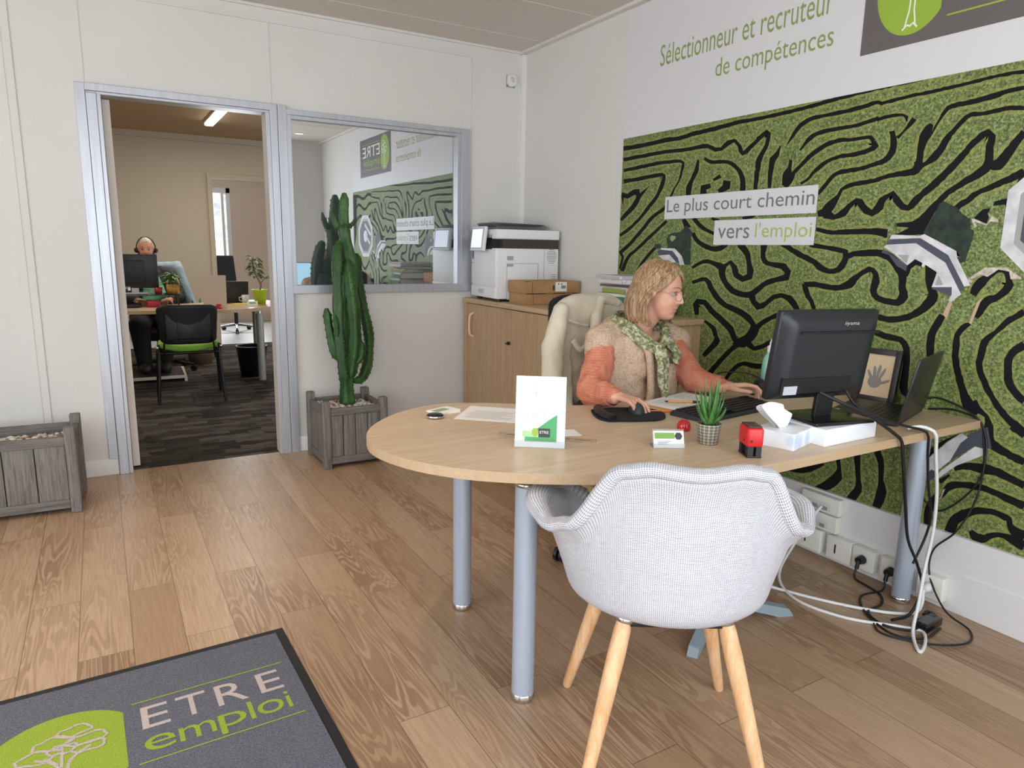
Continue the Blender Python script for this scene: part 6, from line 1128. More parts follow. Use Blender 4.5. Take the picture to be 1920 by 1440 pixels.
def sculpt(Hl_, lip=1.0):
    """features of a face pushed out of the smooth head along the face direction"""
    inv_ = Hl_.inverted(); g = lambda d, s: math.exp(-(d/s)**2)
    sg = lambda d: 1/(1+math.exp(-max(-40, min(40, d))))
    def f(co):
        q = inv_ @ co
        if q.x < .02 or q.z > .1 or q.z < -.115 or abs(q.y) > .07: return co
        y, z = q.y, q.z; ay = abs(y); d = 0
        d -= .0085*g(ay-.030, .0155)*g(z-.012, .0125)
        d += .0035*g(z-.037, .009)*g(ay-.026, .022)
        t = max(0, min(1, (.024-z)/.046)); d += (.004+.0185*t**1.15)*g(y, .0060+.0042*t)*sg((z+.0255)/.0022)*sg((.034-z)/.006)
        d += .0065*g(ay-.0125, .0062)*g(z+.0185, .0065)
        d += .0042*g(z+.0465, .0046)*g(y, .017)*lip+.0048*g(z+.0575, .0052)*g(y, .0145)*lip-.0030*g(z+.0520, .0020)*g(y, .019)
        d -= .0030*g(z+.069, .006)*g(y, .02); d += .0065*g(z+.088, .013)*g(y, .020)
        d += .0030*g(ay-.038, .016)*g(z+.022, .016); d -= .0025*g(ay-.040, .014)*g(z+.055, .014)
        return Hl_ @ Vector((q.x+d, q.y, q.z))
    return f
def finger(base, d, up, L, r, curl, n=3):
    """chain of joints: base, direction d, palm normal up, bends downwards by curl per joint"""
    p = Vector(base); d = Vector(d).normalized(); ax = d.cross(Vector(up)).normalized(); out = []
    for k, f in enumerate((.46, .30, .24)):
        d = Matrix.Rotation(-curl[k], 3, ax) @ d; q = p+d*L*f; out.append((tuple(p), tuple(q), r*(1-.08*k), r*(.95-.10*k))); p = q
    return out
def hand_caps(wrist, d, up, side, curls, spread=.10, s=1.0, thumb=(.55, .5)):
    """wrist position, pointing direction, back-of-hand normal; side = +1 when the thumb lies toward d x up"""
    w = Vector(wrist); d = Vector(d).normalized(); up = (Vector(up)-d*Vector(up).dot(d)).normalized(); x = d.cross(up).normalized()*side
    c = [(tuple(w-d*.03*s), tuple(w+d*.01*s), .023*s, .021*s)]
    for k, (o, L) in enumerate(((.027, .078), (.009, .084), (-.009, .080), (-.026, .064))):
        b0 = w+x*o*.55*s+d*.008*s; b1 = w+x*o*s+d*(.082-.004*k)*s+up*.002*s
        c.append((tuple(b0), tuple(b1), .0135*s, .0105*s))
        fd = (d+x*spread*(1.5-k)*.8).normalized(); c += finger(b1, fd, up, L*s, .0088*s, curls[k] if isinstance(curls[0], (list, tuple)) else curls)
    t0 = w+x*.018*s+d*.018*s-up*.006*s; t1 = t0+(x*.75+d*.66-up*.25).normalized()*.040*s; t2 = t1+(x*thumb[0]+d*.95-up*thumb[1]*.4).normalized()*.032*s; t3 = t2+(x*thumb[0]*.4+d*1.0-up*thumb[1]*.4).normalized()*.025*s
    c += [(tuple(t0), tuple(t1), .0145*s, .0118*s), (tuple(t1), tuple(t2), .0105*s, .0098*s), (tuple(t2), tuple(t3), .0096*s, .0078*s)]
    return c
def face_parts(H, parent, female=True):
    def P(x, y, z): return H @ Vector((x, y, z))
    for s in (-1, 1):
        e = MB(); e.ell((0, 0, 0), (.0110, .0115, .0085), 16, 0, Matrix.Translation(P(.0625, s*.030, .012)) @ H.to_3x3().to_4x4()); e.ell((0, 0, 0), (.004, .0062, .0060), 12, 1, Matrix.Translation(P(.0728, s*.0298+.0015, .012)) @ H.to_3x3().to_4x4())
        e.build('eye', [EYEW, EYEB], parent, world=True)
        MB().tube([P(.0765, s*.017, .0195), P(.0765, s*.030, .0225), P(.0690, s*.043, .018)], [.0012, .0017, .001], 6).build('upper_eyelid', M('lash_brown', '#4a342b', .6), parent, world=True)
        MB().tube([P(.0805, s*.013, .035), P(.0785, s*.030, .0405), P(.0655, s*.049, .035)], [.0018, .0022, .0010], 6, flat=.6).build('eyebrow', BROW, parent, world=True)

# ---- the woman at the desk
wo = thing('person', 'woman with blond bob, beige fleece vest, orange shirt and green scarf typing at the desk', 'person', (1.95, 2.42, 0))
HC = (1.925, 2.105, 1.160); LOOK = (.34, -.94, -.12); H = face_basis(HC, LOOK, .0)
nk = (1.885, 2.19, 1.03)
RS, LS = (1.755, 2.245, .962), (2.085, 2.225, .950)
RE, LE = (1.615, 2.13, .790), (2.105, 2.09, .805)
RW, LW = (1.612, 1.985, .792), (2.135, 1.950, .792)
caps = head_caps(H)
def V3(t): return tuple(t)
caps += [(tuple(H @ Vector((-.025, 0, -.06))), nk, .050, .054), (nk, (1.915, 2.27, .92), .058, .10),
         ((1.84, 2.27, .91), (1.99, 2.26, .905), .095, .095), ((1.93, 2.31, .80), (1.945, 2.40, .60), .120, .125), ((1.87, 2.44, .54), (2.03, 2.44, .54), .115, .115),
         (RS, (1.85, 2.26, .93), .052, .07), (LS, (1.99, 2.25, .93), .052, .07), (RS, RE, .048, .040), (RE, RW, .038, .026), (LS, LE, .048, .040), (LE, LW, .038, .026),
         ((1.88, 2.42, .53), (1.80, 2.02, .52), .082, .062), ((2.03, 2.42, .53), (2.10, 2.02, .52), .082, .062), ((1.80, 2.02, .52), (1.80, 2.10, .10), .058, .040), ((2.10, 2.02, .52), (2.12, 2.12, .10), .058, .040),
         ((1.80, 2.12, .055), (1.80, 1.97, .035), .035, .03), ((2.12, 2.14, .055), (2.13, 1.99, .035), .035, .03)]
caps += hand_caps((1.622, 1.982, .797), (.26, -.80, -.12), (.05, -.15, 1), -1, [(.30, .6, .5), (.32, .65, .5), (.36, .65, .5), (.40, .6, .5)], s=.94, thumb=(.5, .5))
caps += hand_caps((2.150, 1.942, .797), (.55, -.62, .10), (.1, .1, 1), 1, [(.22, .60, .5), (.40, .75, .5), (.42, .75, .5), (.15, .5, .35)], s=.96, spread=.20)
def facemat(c, n):
    q = H.inverted() @ c
    if .076 < q.x and abs(q.y) < .021-.0*q.x and -.0635 < q.z < -.0425: return 1
    return 0
body = blob(caps, .0036, 'body', [SKIN, LIP], wo, smooth=4, mat_fn=facemat, world=False) if False else None
inv = Matrix.Translation(-Vector((1.95, 2.42, 0)))
def shift(cs):
    o = []
    for c in cs:
        if len(c) == 4: o.append((tuple(inv @ Vector(c[0])), tuple(inv @ Vector(c[1])), c[2], c[3]))
        else: o.append((tuple(inv @ Vector(c[0])),)+tuple(c[1:]))
    return o
Hl = inv @ H
def facemat(c, n):
    q = Hl.inverted() @ c
    return 1 if (q.x > .062 and abs(q.y) < .0195 and -.0630 < q.z < -.0420 and abs(q.y) < .0195*(1-((q.z+.0525)/.0115)**2)**.5 if abs(q.z+.0525) < .0115 else False) else 0
def headsel(M_):
    iv = M_.inverted()
    def f(c):
        q = iv @ c; return q.z > -.125 and abs(q.x) < .16 and abs(q.y) < .12 and q.z < .2
    return f
body = blob(shift(caps), .0032, 'body', [SKIN, LIP], wo, smooth=4, mat_fn=facemat, soft=(headsel(Hl), 22), warp=sculpt(Hl))
face_parts(H, wo)
# glasses
gl = MB(); GM = M('thin_gold_glasses', '#a59078', .3, .7)
for s in (-1, 1):
    ring = [H @ Vector((.094-.010*abs(math.cos(a))*(1 if s*math.cos(a) > 0 else .2), s*.031+.0225*math.cos(a), .008+.0205*math.sin(a))) for a in [2*PI*i/28 for i in range(28)]]
    gl.tube(ring, .0011, 6, closed=True); gl.tube([H @ Vector((.084, s*.054, .014)), H @ Vector((.05, s*.074, .018)), H @ Vector((-.005, s*.080, .016))], .0011, 6)
gl.tube([H @ Vector((.096, -.009, .012)), H @ Vector((.099, 0, .015)), H @ Vector((.096, .009, .012))], .0011, 6); gl.build('eyeglasses', GM, wo, world=True)
MB().ell(H @ Vector((-.002, -.084, -.016)), (.003, .003, .003), 8).build('earring', CHROME, wo, world=True)
# hair: bob with side parting, strands as a displaced shell
HAIR = M('dark_blond_hair', '#a9815a', .5, build=hairmat('#6a4a34', '#9c7a56', '#d0b48c'))
def LT(T, x):
    for (x0, y0), (x1, y1) in zip(T, T[1:]):
        if x <= x1: return y0+(y1-y0)*(x-x0)/(x1-x0)
    return T[-1][1]
def hair_surface(u, v):
    """u round the head from one front edge over the back to the other, v from the crown to the tips"""
    a0 = math.radians(LT([(0, 1), (.24, 3), (.31, 22), (.40, 44), (.50, 66), (.70, 80), (.86, 76), (1, 64)], v))
    a = a0+(2*PI-2*a0)*u; x = math.cos(a); y = math.sin(a); back = max(0, -x)
    zt = .128; zb = -.112-.012*back
    if v < .45:
        th = v/.45*PI/2; rx = .097*math.sin(th)**.9; ry = .084*math.sin(th)**.9; z = .028+(zt-.028)*math.cos(th)
    else:
        k = (v-.45)/.55; rx = .097+.018*math.sin(PI*k); ry = .084+.020*math.sin(PI*k*.85)+.004*k; z = .028+(zb-.028)*k
    wob = 1+.016*math.sin(31*u+2*v)+.010*math.sin(67*u)
    p = Vector((-.023+x*rx*wob, y*ry*wob, z))
    if v < .45: p.z -= .006*math.exp(-((y*ry-.012)**2)/.00006)
    if v > .9: p.y *= 1-.5*(v-.9)
    return p
m = MB(); m.grid(lambda u, v: H @ hair_surface(u, v), 130, 40)
hr = m.build('hair', HAIR, wo, world=True, solid=.012)
st_ = MB(); r = random.Random(3)
for i in range(230):
    uu = (i/230+r.uniform(0, .003)) if i % 3 else (r.uniform(0, .06) if i % 2 else 1-r.uniform(0, .06))
    pts = []; L = r.uniform(.93, 1.02); off = r.uniform(.003, .008); ph = r.uniform(0, 6)
    for k in range(14):
        v = .06+(L-.06)*k/13; p = hair_surface(max(0, min(1, uu+.006*math.sin(4*v+ph))), min(v, 1.0))
        c = Vector((-.018, 0, min(.03, p.z))); n_ = (p-c).normalized(); p = p+n_*off
        if v > 1: p.z -= .01
        pts.append(H @ p)
    st_.tube(pts, [.0016+.0036*math.sin(PI*min(1, k/13*.9+.06)) for k in range(14)], 6, flat=.6)
so_ = lab(st_.build('hair_strands', HAIR, wo, world=True), 'blond strands of hair'); so_['kind'] = 'stuff'

# shirt, vest, scarf, trousers, shoes
def gauze(t):
    w = t.add('ShaderNodeTexWave'); w.bands_direction = 'Z'; w.inputs['Scale'].default_value = 34; w.inputs['Distortion'].default_value = 5; w.inputs['Detail'].default_value = 3; w.inputs['Detail Scale'].default_value = 2
    t.link(t.coord(), w.inputs[0]); n = t.noise(t.coord((1, 1, .35)), 26, 4)
    t.link(t.ramp(n.outputs[0], [(.3, '#bd6c52'), (.65, '#d58a70')]), t.b.inputs['Base Color']); t.bump(t.math('ADD', w.outputs['Fac'], t.math('MULTIPLY', n.outputs[0], 2.5)), .5, .003)
SHIRT = M('rust_orange_gauze', '#c76a4e', .9, build=gauze)
def fold(seed, amp, sc):
    def f(p, n): return amp*(noise.noise(Vector((p.x*sc, p.y*sc, p.z*sc*1.6+seed)))+.5*noise.noise(Vector((p.x*sc*2.3, p.y*sc*2.3, p.z*sc*3+seed))))
    return f
sc_ = [((1.86, 2.275, .90), (1.99, 2.265, .895), .085, .085), ((1.925, 2.27, .84), (1.94, 2.37, .60), .115, .125), ((1.915, 2.24, .94), (1.915, 2.25, .90), .085, .09),
       (RS, RE, .060, .062), (RE, (1.608, 2.03, .797), .060, .046), ((1.608, 2.03, .797), (1.612, 2.00, .795), .044, .036), (LS, LE, .058, .056), (LE, (2.128, 1.985, .797), .054, .044), ((2.128, 1.985, .797), (2.135, 1.965, .797), .040, .036),
       (RS, (1.85, 2.27, .92), .055, .06), (LS, (1.99, 2.26, .92), .055, .06)]
blob(shift(sc_), .0065, 'shirt', SHIRT, wo, smooth=5, disp=fold(1, .007, 20))
for w_, e_ in (((1.612, 1.996, .795), RE), ((2.137, 1.962, .797), LE)):
    fmx, L_ = frame_z(w_, e_); MB().lathe([(.034, 0), (.040, .002), (.041, .03), (.037, .032)], n=24, m=fmx).build('cuff', SHIRT, wo, world=True)
def sherpa(t):
    v = t.coord(); n = t.add('ShaderNodeTexVoronoi'); n.inputs['Scale'].default_value = 150; t.link(v, n.inputs['Vector']); n2 = t.noise(v, 90, 4, .6)
    f = t.math('ADD', t.math('MULTIPLY', n.outputs['Distance'], .6), t.math('MULTIPLY', n2.outputs[0], .6))
    t.link(t.ramp(f, [(.35, '#d4bba4'), (.68, '#c4a88f'), (.95, '#a98e78')]), t.b.inputs['Base Color']); t.bump(f, .8, -.006)
FLEECE = M('beige_sherpa_fleece', '#bfa086', 1, spec=.1, build=sherpa)
vc = [((1.785, 2.245, .935), (1.800, 2.225, .80), .088, .098), ((2.055, 2.240, .92), (2.045, 2.22, .80), .078, .086), ((1.835, 2.215, .82), (1.865, 2.205, .62), .092, .10), ((2.02, 2.205, .82), (2.015, 2.215, .62), .086, .098), ((1.93, 2.34, .90), (1.94, 2.40, .62), .13, .14),
      ((1.728, 2.232, .968), (1.82, 2.26, 1.00), .066, .060), ((1.712, 2.225, .93), (1.75, 2.23, .90), .058, .07), ((2.115, 2.210, .952), (2.02, 2.24, .99), .062, .058), ((1.83, 2.29, 1.01), (1.96, 2.29, 1.01), .050, .050),
      ((1.855, 2.185, .96), (1.86, 2.175, .86), .060, .070), ((1.99, 2.175, .955), (1.985, 2.17, .86), .056, .066)]
blob(shift(vc), .0065, 'fleece_vest', FLEECE, wo, smooth=6, disp=fold(4, .005, 26))
# front edges of the vest
for s, pts in ((0, [(1.860, 2.130, .985), (1.872, 2.100, .92), (1.882, 2.095, .84), (1.885, 2.095, .76), (1.875, 2.10, .70)]), (1, [(1.985, 2.115, .975), (1.985, 2.100, .91), (1.975, 2.098, .84), (1.965, 2.10, .77), (1.965, 2.11, .70)])):
    MB().tube(smooth_path(pts, .015), .021, 12, flat=.75).build('vest_edge', FLEECE, wo, world=True)
def scarfm(t):
    n = t.noise(t.coord((1, 1, 1)), 42, 4, .6, 1.2); n2 = t.noise(t.coord(), 17, 2, .5, 1)
    c = t.ramp(n.outputs[0], [(.36, '#666a40'), (.46, '#98986c'), (.54, '#cfcdba'), (.64, '#a39470')], 'CONSTANT'); t.link(t.mix(t.math('MULTIPLY', n2.outputs[0], .35), c, '#86885c'), t.b.inputs['Base Color'])
SCARF = M('green_printed_scarf', '#87985f', .8, build=scarfm)
def band(pts, w, th, name, parent, seed=0, pleats=5):
    """pleated strip of cloth following pts; w list of widths"""
    P = smooth_path(pts, .012); N = len(P); m = MB(); W_ = w
    def f(u, v):
        i = min(N-1, int(v*(N-1)+.5)); p = P[i]; t = (P[min(N-1, i+1)]-P[max(0, i-1)]).normalized()
        out = Vector((p.x-nk[0], p.y-(nk[1]+.03), 0)); out = out.normalized() if out.length > .01 else Vector((0, -1, 0))
        side = t.cross(out).normalized(); k = v*(len(W_)-1); j = min(len(W_)-2, int(k)); ww = W_[j]+(W_[j+1]-W_[j])*(k-j)
        a = 2*PI*u; return p+side*math.cos(a)*ww/2+out*(math.sin(a)*th*(1+.35*math.cos(pleats*a*2+seed)))+out*.003*math.sin(11*v+seed)
    m.grid(f, 40, N, cu=True); m._add([f(i/40, 0) for i in range(40)], [tuple(range(40))], 0); m._add([f(i/40, 1) for i in range(40)], [tuple(range(40))], 0)
    return m.build(name, SCARF, parent, world=True)
sf = band([(1.80, 2.24, 1.045), (1.815, 2.165, 1.02), (1.85, 2.115, .975), (1.895, 2.085, .945)], [.05, .06, .06, .05], .017, 'scarf', wo, 0)
band([(1.80, 2.24, 1.045), (1.85, 2.29, 1.055), (1.93, 2.30, 1.055), (1.985, 2.25, 1.04)], [.05, .05, .05, .05], .016, 'scarf_neck_band', sf, 3)
band([(1.985, 2.25, 1.04), (1.995, 2.17, 1.015), (1.965, 2.115, .975), (1.92, 2.09, .94)], [.05, .065, .065, .05], .018, 'scarf_side', sf, 1)
band([(1.955, 2.08, .965), (1.975, 2.058, .93), (1.965, 2.055, .885)], [.045, .06, .02], .014, 'scarf_loop', sf, 2)
band([(1.89, 2.072, .965), (1.895, 2.052, .91), (1.90, 2.045, .85), (1.905, 2.045, .795), (1.915, 2.05, .755)], [.045, .062, .058, .048, .012], .012, 'scarf_tail', sf, 4, 4)
MB().ell((1.900, 2.055, .928), (.028, .018, .026), 16).build('scarf_knot', SCARF, sf, world=True)
JEAN = M('dark_trousers', '#1d1e26', .8)
blob(shift([((1.87, 2.44, .56), (2.03, 2.44, .56), .13, .13), ((1.88, 2.42, .54), (1.80, 2.03, .53), .095, .075), ((2.03, 2.42, .54), (2.10, 2.03, .53), .095, .075), ((1.80, 2.03, .53), (1.80, 2.10, .13), .072, .056), ((2.10, 2.03, .53), (2.12, 2.12, .13), .072, .056)]), .009, 'trousers', JEAN, wo, disp=fold(7, .005, 14))
for x, y in ((1.80, 2.0), (2.125, 2.02)): blob(shift([((x, y+.12, .045), (x, y-.03, .035), .044, .036)]), .006, 'shoe', M('white_shoe_leather', '#d9d6d2', .5), wo)

# ---- office chair behind her, and the jacket over it
oc = thing('office_chair', 'black swivel office chair the woman sits on', 'chair', (1.93, 2.46, 0), 0)
MB().box((-.23, -.22, .355), (.23, .22, .42), bev=.03).build('seat', M('black_chair_fabric', '#17171b', .9), oc)
m = MB()
def bkf(u, v):
    s = (u-.5)*2; q = abs(s); w = .185*(1-.10*v); return Vector((s*w+.045, .255-.045*(s*s)+.05*v, .52+.60*v-.03*q**4*(1 if v > .5 else 0)))
m.grid(bkf, 21, 17); m.build('backrest', MATS['black_chair_fabric'], oc, solid=.05, sub=1)
MB().tube([(0, .05, .36), (0, .24, .40), (0, .27, .60)], .022, 12).build('back_bracket', BLK, oc)
MB().cyl((0, 0, .10), (0, 0, .36), .026).cyl((0, 0, .09), (0, 0, .2), .034).build('gas_column', BLK, oc)
def star_base(t, n=5, R_=.33, a0=.4, mat=BLK):
    for k in range(n):
        a = a0+2*PI*k/n; c, s = math.cos(a), math.sin(a)
        lg = MB().tube([(0, 0, .11), (R_*.5*c, R_*.5*s, .095), (R_*c, R_*s, .072)], [.028, .022, .015], 10, flat=.8).build('leg', mat, t)
        MB().cyl((R_*c-.022*s, R_*s+.022*c, .03), (R_*c-.006*s, R_*s+.006*c, .03), .03, n=20).cyl((R_*c+.006*s, R_*s-.006*c, .03), (R_*c+.022*s, R_*s-.022*c, .03), .03, n=20).cyl((R_*c, R_*s, .03), (R_*c, R_*s, .08), .008).build('castor', BLK, lg)
star_base(oc, a0=math.radians(204))
jk = thing('denim_jacket', 'cream denim jacket hung over the back of the office chair of the woman', 'jacket', (1.93, 2.72, .6))
def denim(t):
    n = t.noise(t.coord(), 5, 4, .6); n2 = t.noise(t.coord((1, 1, 1)), 300, 2)
    t.link(t.ramp(n.outputs[0], [(.3, '#cbbfa8'), (.7, '#ded5c2')]), t.b.inputs['Base Color']); t.bump(t.math('ADD', n2.outputs[0], t.math('MULTIPLY', n.outputs[0], 4)), .35, .004)
DEN = M('cream_denim', '#d8cfbb', .9, build=denim)
ivj = Matrix.Translation(-Vector((1.93, 2.72, .6)))
def shj(cs): return [(tuple(ivj @ Vector(c[0])), tuple(ivj @ Vector(c[1])), c[2], c[3]) for c in cs]
def jf(p, n): return .009*noise.noise(Vector((p.x*9, p.y*9, p.z*3.5+2)))+.006*noise.noise(Vector((p.x*22+p.z*7, p.y*22, p.z*12)))
def jring(u, v):
    a = 2*PI*u; c, s = math.cos(a), math.sin(a); e = min(1, v/.12); cap = math.sin(e*PI/2)**.7
    hw = (.195+(.075 if c < 0 else .03)*v)*(.72+.28*cap); th = (.048+.050*v)*cap+.004
    x = 1.992+.0*v-hw*(abs(c)**.55)*(1 if c < 0 else -1)*-1; y = 2.665+.03*v+th*(abs(s)**.8)*(1 if s > 0 else -1)
    z = 1.128-.55*v-.018*abs(c)**3*(1-v)+.010*(1-e)*0
    f_ = v*.020*math.sin(7*a+2.2*math.sin(2*v))+.010*v*math.sin(15*a+5*v)+.010*noise.noise(Vector((5*a, 9*v, 0)))*min(1, v*4)
    d = Vector((c, s, 0)); p = Vector((x, y, z))+d*f_
    p.z += .012*math.sin(3*a+1)*v
    return p
m = MB(); m.grid(jring, 110, 50, cu=True); m._add([jring(i/110, 0) for i in range(110)], [tuple(range(110))], 0, True)
m.build('jacket_body', DEN, jk, world=True, weld=True)
js = blob(shj([((1.785, 2.605, 1.06), (1.725, 2.575, .90), .040, .050), ((1.725, 2.575, .90), (1.715, 2.56, .72), .052, .042)]), .008, 'jacket_sleeve', DEN, jk, smooth=5, disp=jf)
def strip(pts, w, name, nrm=(0, -1, 0)):
    P = smooth_path(pts, .012); n = Vector(nrm); m = MB(); vs = []
    for i, p in enumerate(P):
        t = (P[min(i+1, len(P)-1)]-P[max(i-1, 0)]).normalized(); sd = t.cross(n).normalized(); vs += [p+sd*w/2, p-sd*w/2]
    m._add(vs, [(2*i, 2*i+1, 2*i+3, 2*i+2) for i in range(len(P)-1)], 0, True); return m.build(name, DEN, jk, world=True, solid=.006)
strip([(1.80, 2.585, 1.02), (1.86, 2.575, 1.00), (1.93, 2.585, .985)], .012, 'yoke_seam')
strip([(1.82, 2.555, .93), (1.86, 2.548, .885), (1.91, 2.556, .905)], .030, 'pocket_flap')
jc2 = blob(shj([((2.02, 2.62, 1.10), (1.965, 2.575, 1.03), .022, .026), ((1.965, 2.575, 1.03), (1.92, 2.56, .90), .026, .018), ((2.02, 2.62, 1.10), (2.12, 2.63, 1.08), .022, .022)]), .006, 'jacket_collar', DEN, jk, smooth=4, disp=jf)
# ---------------------------------------------------------------- the rear room
D2 = thing('rear_desk', 'oak desk with rounded end and silver legs in the rear room', 'desk', (.8, 7.4, 0))
ctl = [(-.8, 6.93), (.20, 6.93), (.55, 6.86), (.85, 6.80), (1.10, 6.84), (1.32, 6.97), (1.52, 7.2), (1.63, 7.5), (1.62, 7.8), (1.45, 8.0), (1.15, 7.98), (.95, 7.80), (.75, 7.68), (.4, 7.62), (-.8, 7.62)]
c = smooth_path([(a, b, 0) for a, b in ctl[1:14]], .04)
MB().prism([ctl[0]]+[(p.x, p.y) for p in c]+[ctl[-1]], .715, .745, 0, side_mi=1).build('desktop', [DESK, DESKE], D2, world=True)
for x, y in ((1.338, 7.22), (1.40, 7.75), (-.5, 7.1)):
    lg = MB().cyl((x, y, .0), (x, y, .665), .036, n=24).build('leg', M('warm_grey_tube', '#a8a6a0', .4, .4), D2, world=True); MB().cyl((x, y, .665), (x, y, .716), .02).build('leg_pin', CHROME, lg, world=True)
# visitor chair with green seat
gc = thing('visitor_chair', 'black framed visitor chair with lime green seat in front of the rear desk', 'chair', (.62, 6.62, 0), math.radians(-3))
GS = M('lime_green_fabric', '#7fb23a', .85, build=matfab('#6d9e30', '#92c64a', .2)); BM = M('black_metal_tube', '#1a1a1c', .35, .3)
def seatf(u, v):
    x = (u-.5)*.47; y = (v-.5)*.42; return Vector((x, y, .445+.045*(abs(u-.5)*2)**2.2*(1-.3*v)+.012*(1-v)))
MB().grid(seatf, 17, 13).build('seat', GS, gc, solid=.05, sub=1)
def backf(u, v):
    s = (u-.5)*2; x = s*(.235-.02*(1-v)); q = max(0, abs(s)-.7)/.3; return Vector((x, -.235+.035*s*s-.05*v, .50+.335*v-(.03*q*q if v > .6 else 0)+(.03*q*q if v < .3 else 0)))
MB().grid(backf, 21, 13).build('backrest', M('black_chair_plastic', '#0f0f12', .5), gc, solid=.03, sub=1)
MB().box((-.085, -.275, .55), (.085, -.262, .77), bev=.004).box((-.17, -.272, .545), (.17, -.262, .80), bev=.01).build('back_panel', M('black_chair_panel', '#17171b', .4), gc)
for sx in (-1, 1):
    MB().tube(smooth_path([(sx*.235, -.20, .50), (sx*.232, -.20, .44), (sx*.245, -.225, .2), (sx*.26, -.245, 0)], .03), .0135, 10).build('leg', BM, gc)
    MB().tube(smooth_path([(sx*.235, .14, .44), (sx*.24, .16, .42), (sx*.25, .20, .2), (sx*.258, .22, 0)], .03), .0135, 10).build('leg', BM, gc)
    MB().tube([(sx*.20, -.2, .38), (sx*.19, -.235, .50), (sx*.17, -.262, .62)], .012, 8, flat=.6).build('back_strut', BM, gc)
    MB().ell((sx*.245, -.215, .475), (.016, .016, .022), 10).build('chrome_joint', CHROME, gc)
MB().tube([(-.235, -.20, .425), (.235, -.20, .425)], .012).tube([(-.235, .14, .425), (.235, .14, .425)], .012).tube([(-.235, -.2, .425), (-.235, .14, .425)], .012).tube([(.235, -.2, .425), (.235, .14, .425)], .012).build('seat_frame', BM, gc)
# man at the rear desk
mn = thing('person', 'man with short white hair and a headset behind the monitor in the rear room', 'person', (.42, 8.10, 0))
ivm = Matrix.Translation(-Vector((.42, 8.10, 0)))
def shm(cs): return [((tuple(ivm @ Vector(c[0])), tuple(ivm @ Vector(c[1])), c[2], c[3]) if len(c) == 4 else (tuple(ivm @ Vector(c[0])),)+tuple(c[1:])) for c in cs]
H2 = face_basis((.425, 7.98, 1.26), (-.12, -1, -.05)); Hm = ivm @ H2
cp = head_caps(H2, False)
cp += [(tuple(H2 @ Vector((-.02, 0, -.06))), (.44, 8.06, 1.10), .056, .060), ((.44, 8.06, 1.08), (.45, 8.12, .95), .07, .13), ((.30, 8.10, 1.02), (.60, 8.10, 1.01), .07, .07), ((.45, 8.14, .9), (.45, 8.2, .58), .15, .16),
       ((.26, 8.09, 1.0), (.18, 7.95, .80), .052, .045), ((.18, 7.95, .80), (.30, 7.62, .78), .042, .028), ((.64, 8.09, 1.0), (.70, 7.95, .80), .052, .045), ((.70, 7.95, .80), (.58, 7.66, .78), .042, .028),
       ((.36, 8.2, .54), (.30, 7.72, .52), .09, .07), ((.54, 8.2, .54), (.55, 7.72, .52), .09, .07), ((.30, 7.72, .52), (.32, 7.68, .12), .06, .045), ((.55, 7.72, .52), (.50, 7.70, .12), .06, .045), ((.32, 7.74, .12), (.32, 7.60, .11), .035, .03), ((.50, 7.74, .12), (.50, 7.60, .11), .035, .03)]
cp += hand_caps((.32, 7.64, .785), (.3, -.9, 0), (0, 0, 1), 1, (.3, .5, .4)); cp += hand_caps((.56, 7.67, .785), (-.3, -.9, 0), (0, 0, 1), -1, (.3, .5, .4))
def fm2(c, n):
    q = Hm.inverted() @ c; return 1 if (q.x > .062 and abs(q.y) < .019 and -.0600 < q.z < -.0450) else 0
blob(shm(cp), .0055, 'body', [M('ruddy_skin', '#d2937a', .55), LIP], mn, smooth=3, mat_fn=fm2, soft=(headsel(Hm), 8), warp=sculpt(Hm, .7))
face_parts(H2, mn, False)
def cap2(u, v):
    a = 2*PI*u; fr_ = max(0, math.cos(a))**.6; th = v*PI/2*(1-.42*fr_)
    z = .028+.098*math.cos(th)-.075*v*v*(1-fr_); return H2 @ Vector((-.022+.094*math.cos(a)*math.sin(th), .077*math.sin(a)*math.sin(th), z))
MB().grid(cap2, 48, 14, cu=True).build('hair', M('white_grey_hair', '#cfc8c0', .8, build=speckle('#a9a29b', '#e6e1da', 60)), mn, world=True, solid=.008)
hm = MB().tube([H2 @ Vector((-.01, .086*math.sin(a), .012+.118*math.cos(a))) for a in [-PI/2+PI*i/20 for i in range(21)]], .005, 8).build('headset_band', BLK, mn, world=True)
for s in (-1, 1): MB().ell(H2 @ Vector((-.006, s*.084, .0)), (.024, .014, .026), 14).build('ear_cushion', BLK, hm, world=True)
MB().tube([H2 @ Vector((.0, .098, -.01)), H2 @ Vector((.05, .085, -.045)), H2 @ Vector((.085, .05, -.06))], .0035).build('microphone_boom', BLK, hm, world=True)
blob(shm([((.31, 8.10, 1.02), (.59, 8.10, 1.01), .085, .085), ((.45, 8.13, .95), (.45, 8.2, .60), .165, .17), ((.26, 8.09, 1.0), (.18, 7.95, .80), .068, .060), ((.18, 7.95, .80), (.29, 7.66, .785), .056, .042), ((.64, 8.09, 1.0), (.70, 7.95, .80), .068, .060), ((.70, 7.95, .80), (.59, 7.70, .785), .056, .042)]), .009, 'dark_jacket', M('dark_olive_jacket', '#25282a', .7), mn, disp=fold(3, .010, 12))
blob(shm([((.43, 8.01, 1.03), (.43, 7.985, .90), .045, .055)]), .006, 'shirt_collar', M('white_shirt', '#e4e3e0', .7), mn)
blob(shm([((.47, 8.00, .96), (.50, 7.96, .80), .065, .09), ((.44, 7.97, .86), (.44, 7.96, .74), .07, .09)]), .007, 'green_sweater', M('mint_green_knit', '#6fae8d', .9), mn, disp=fold(2, .006, 20))
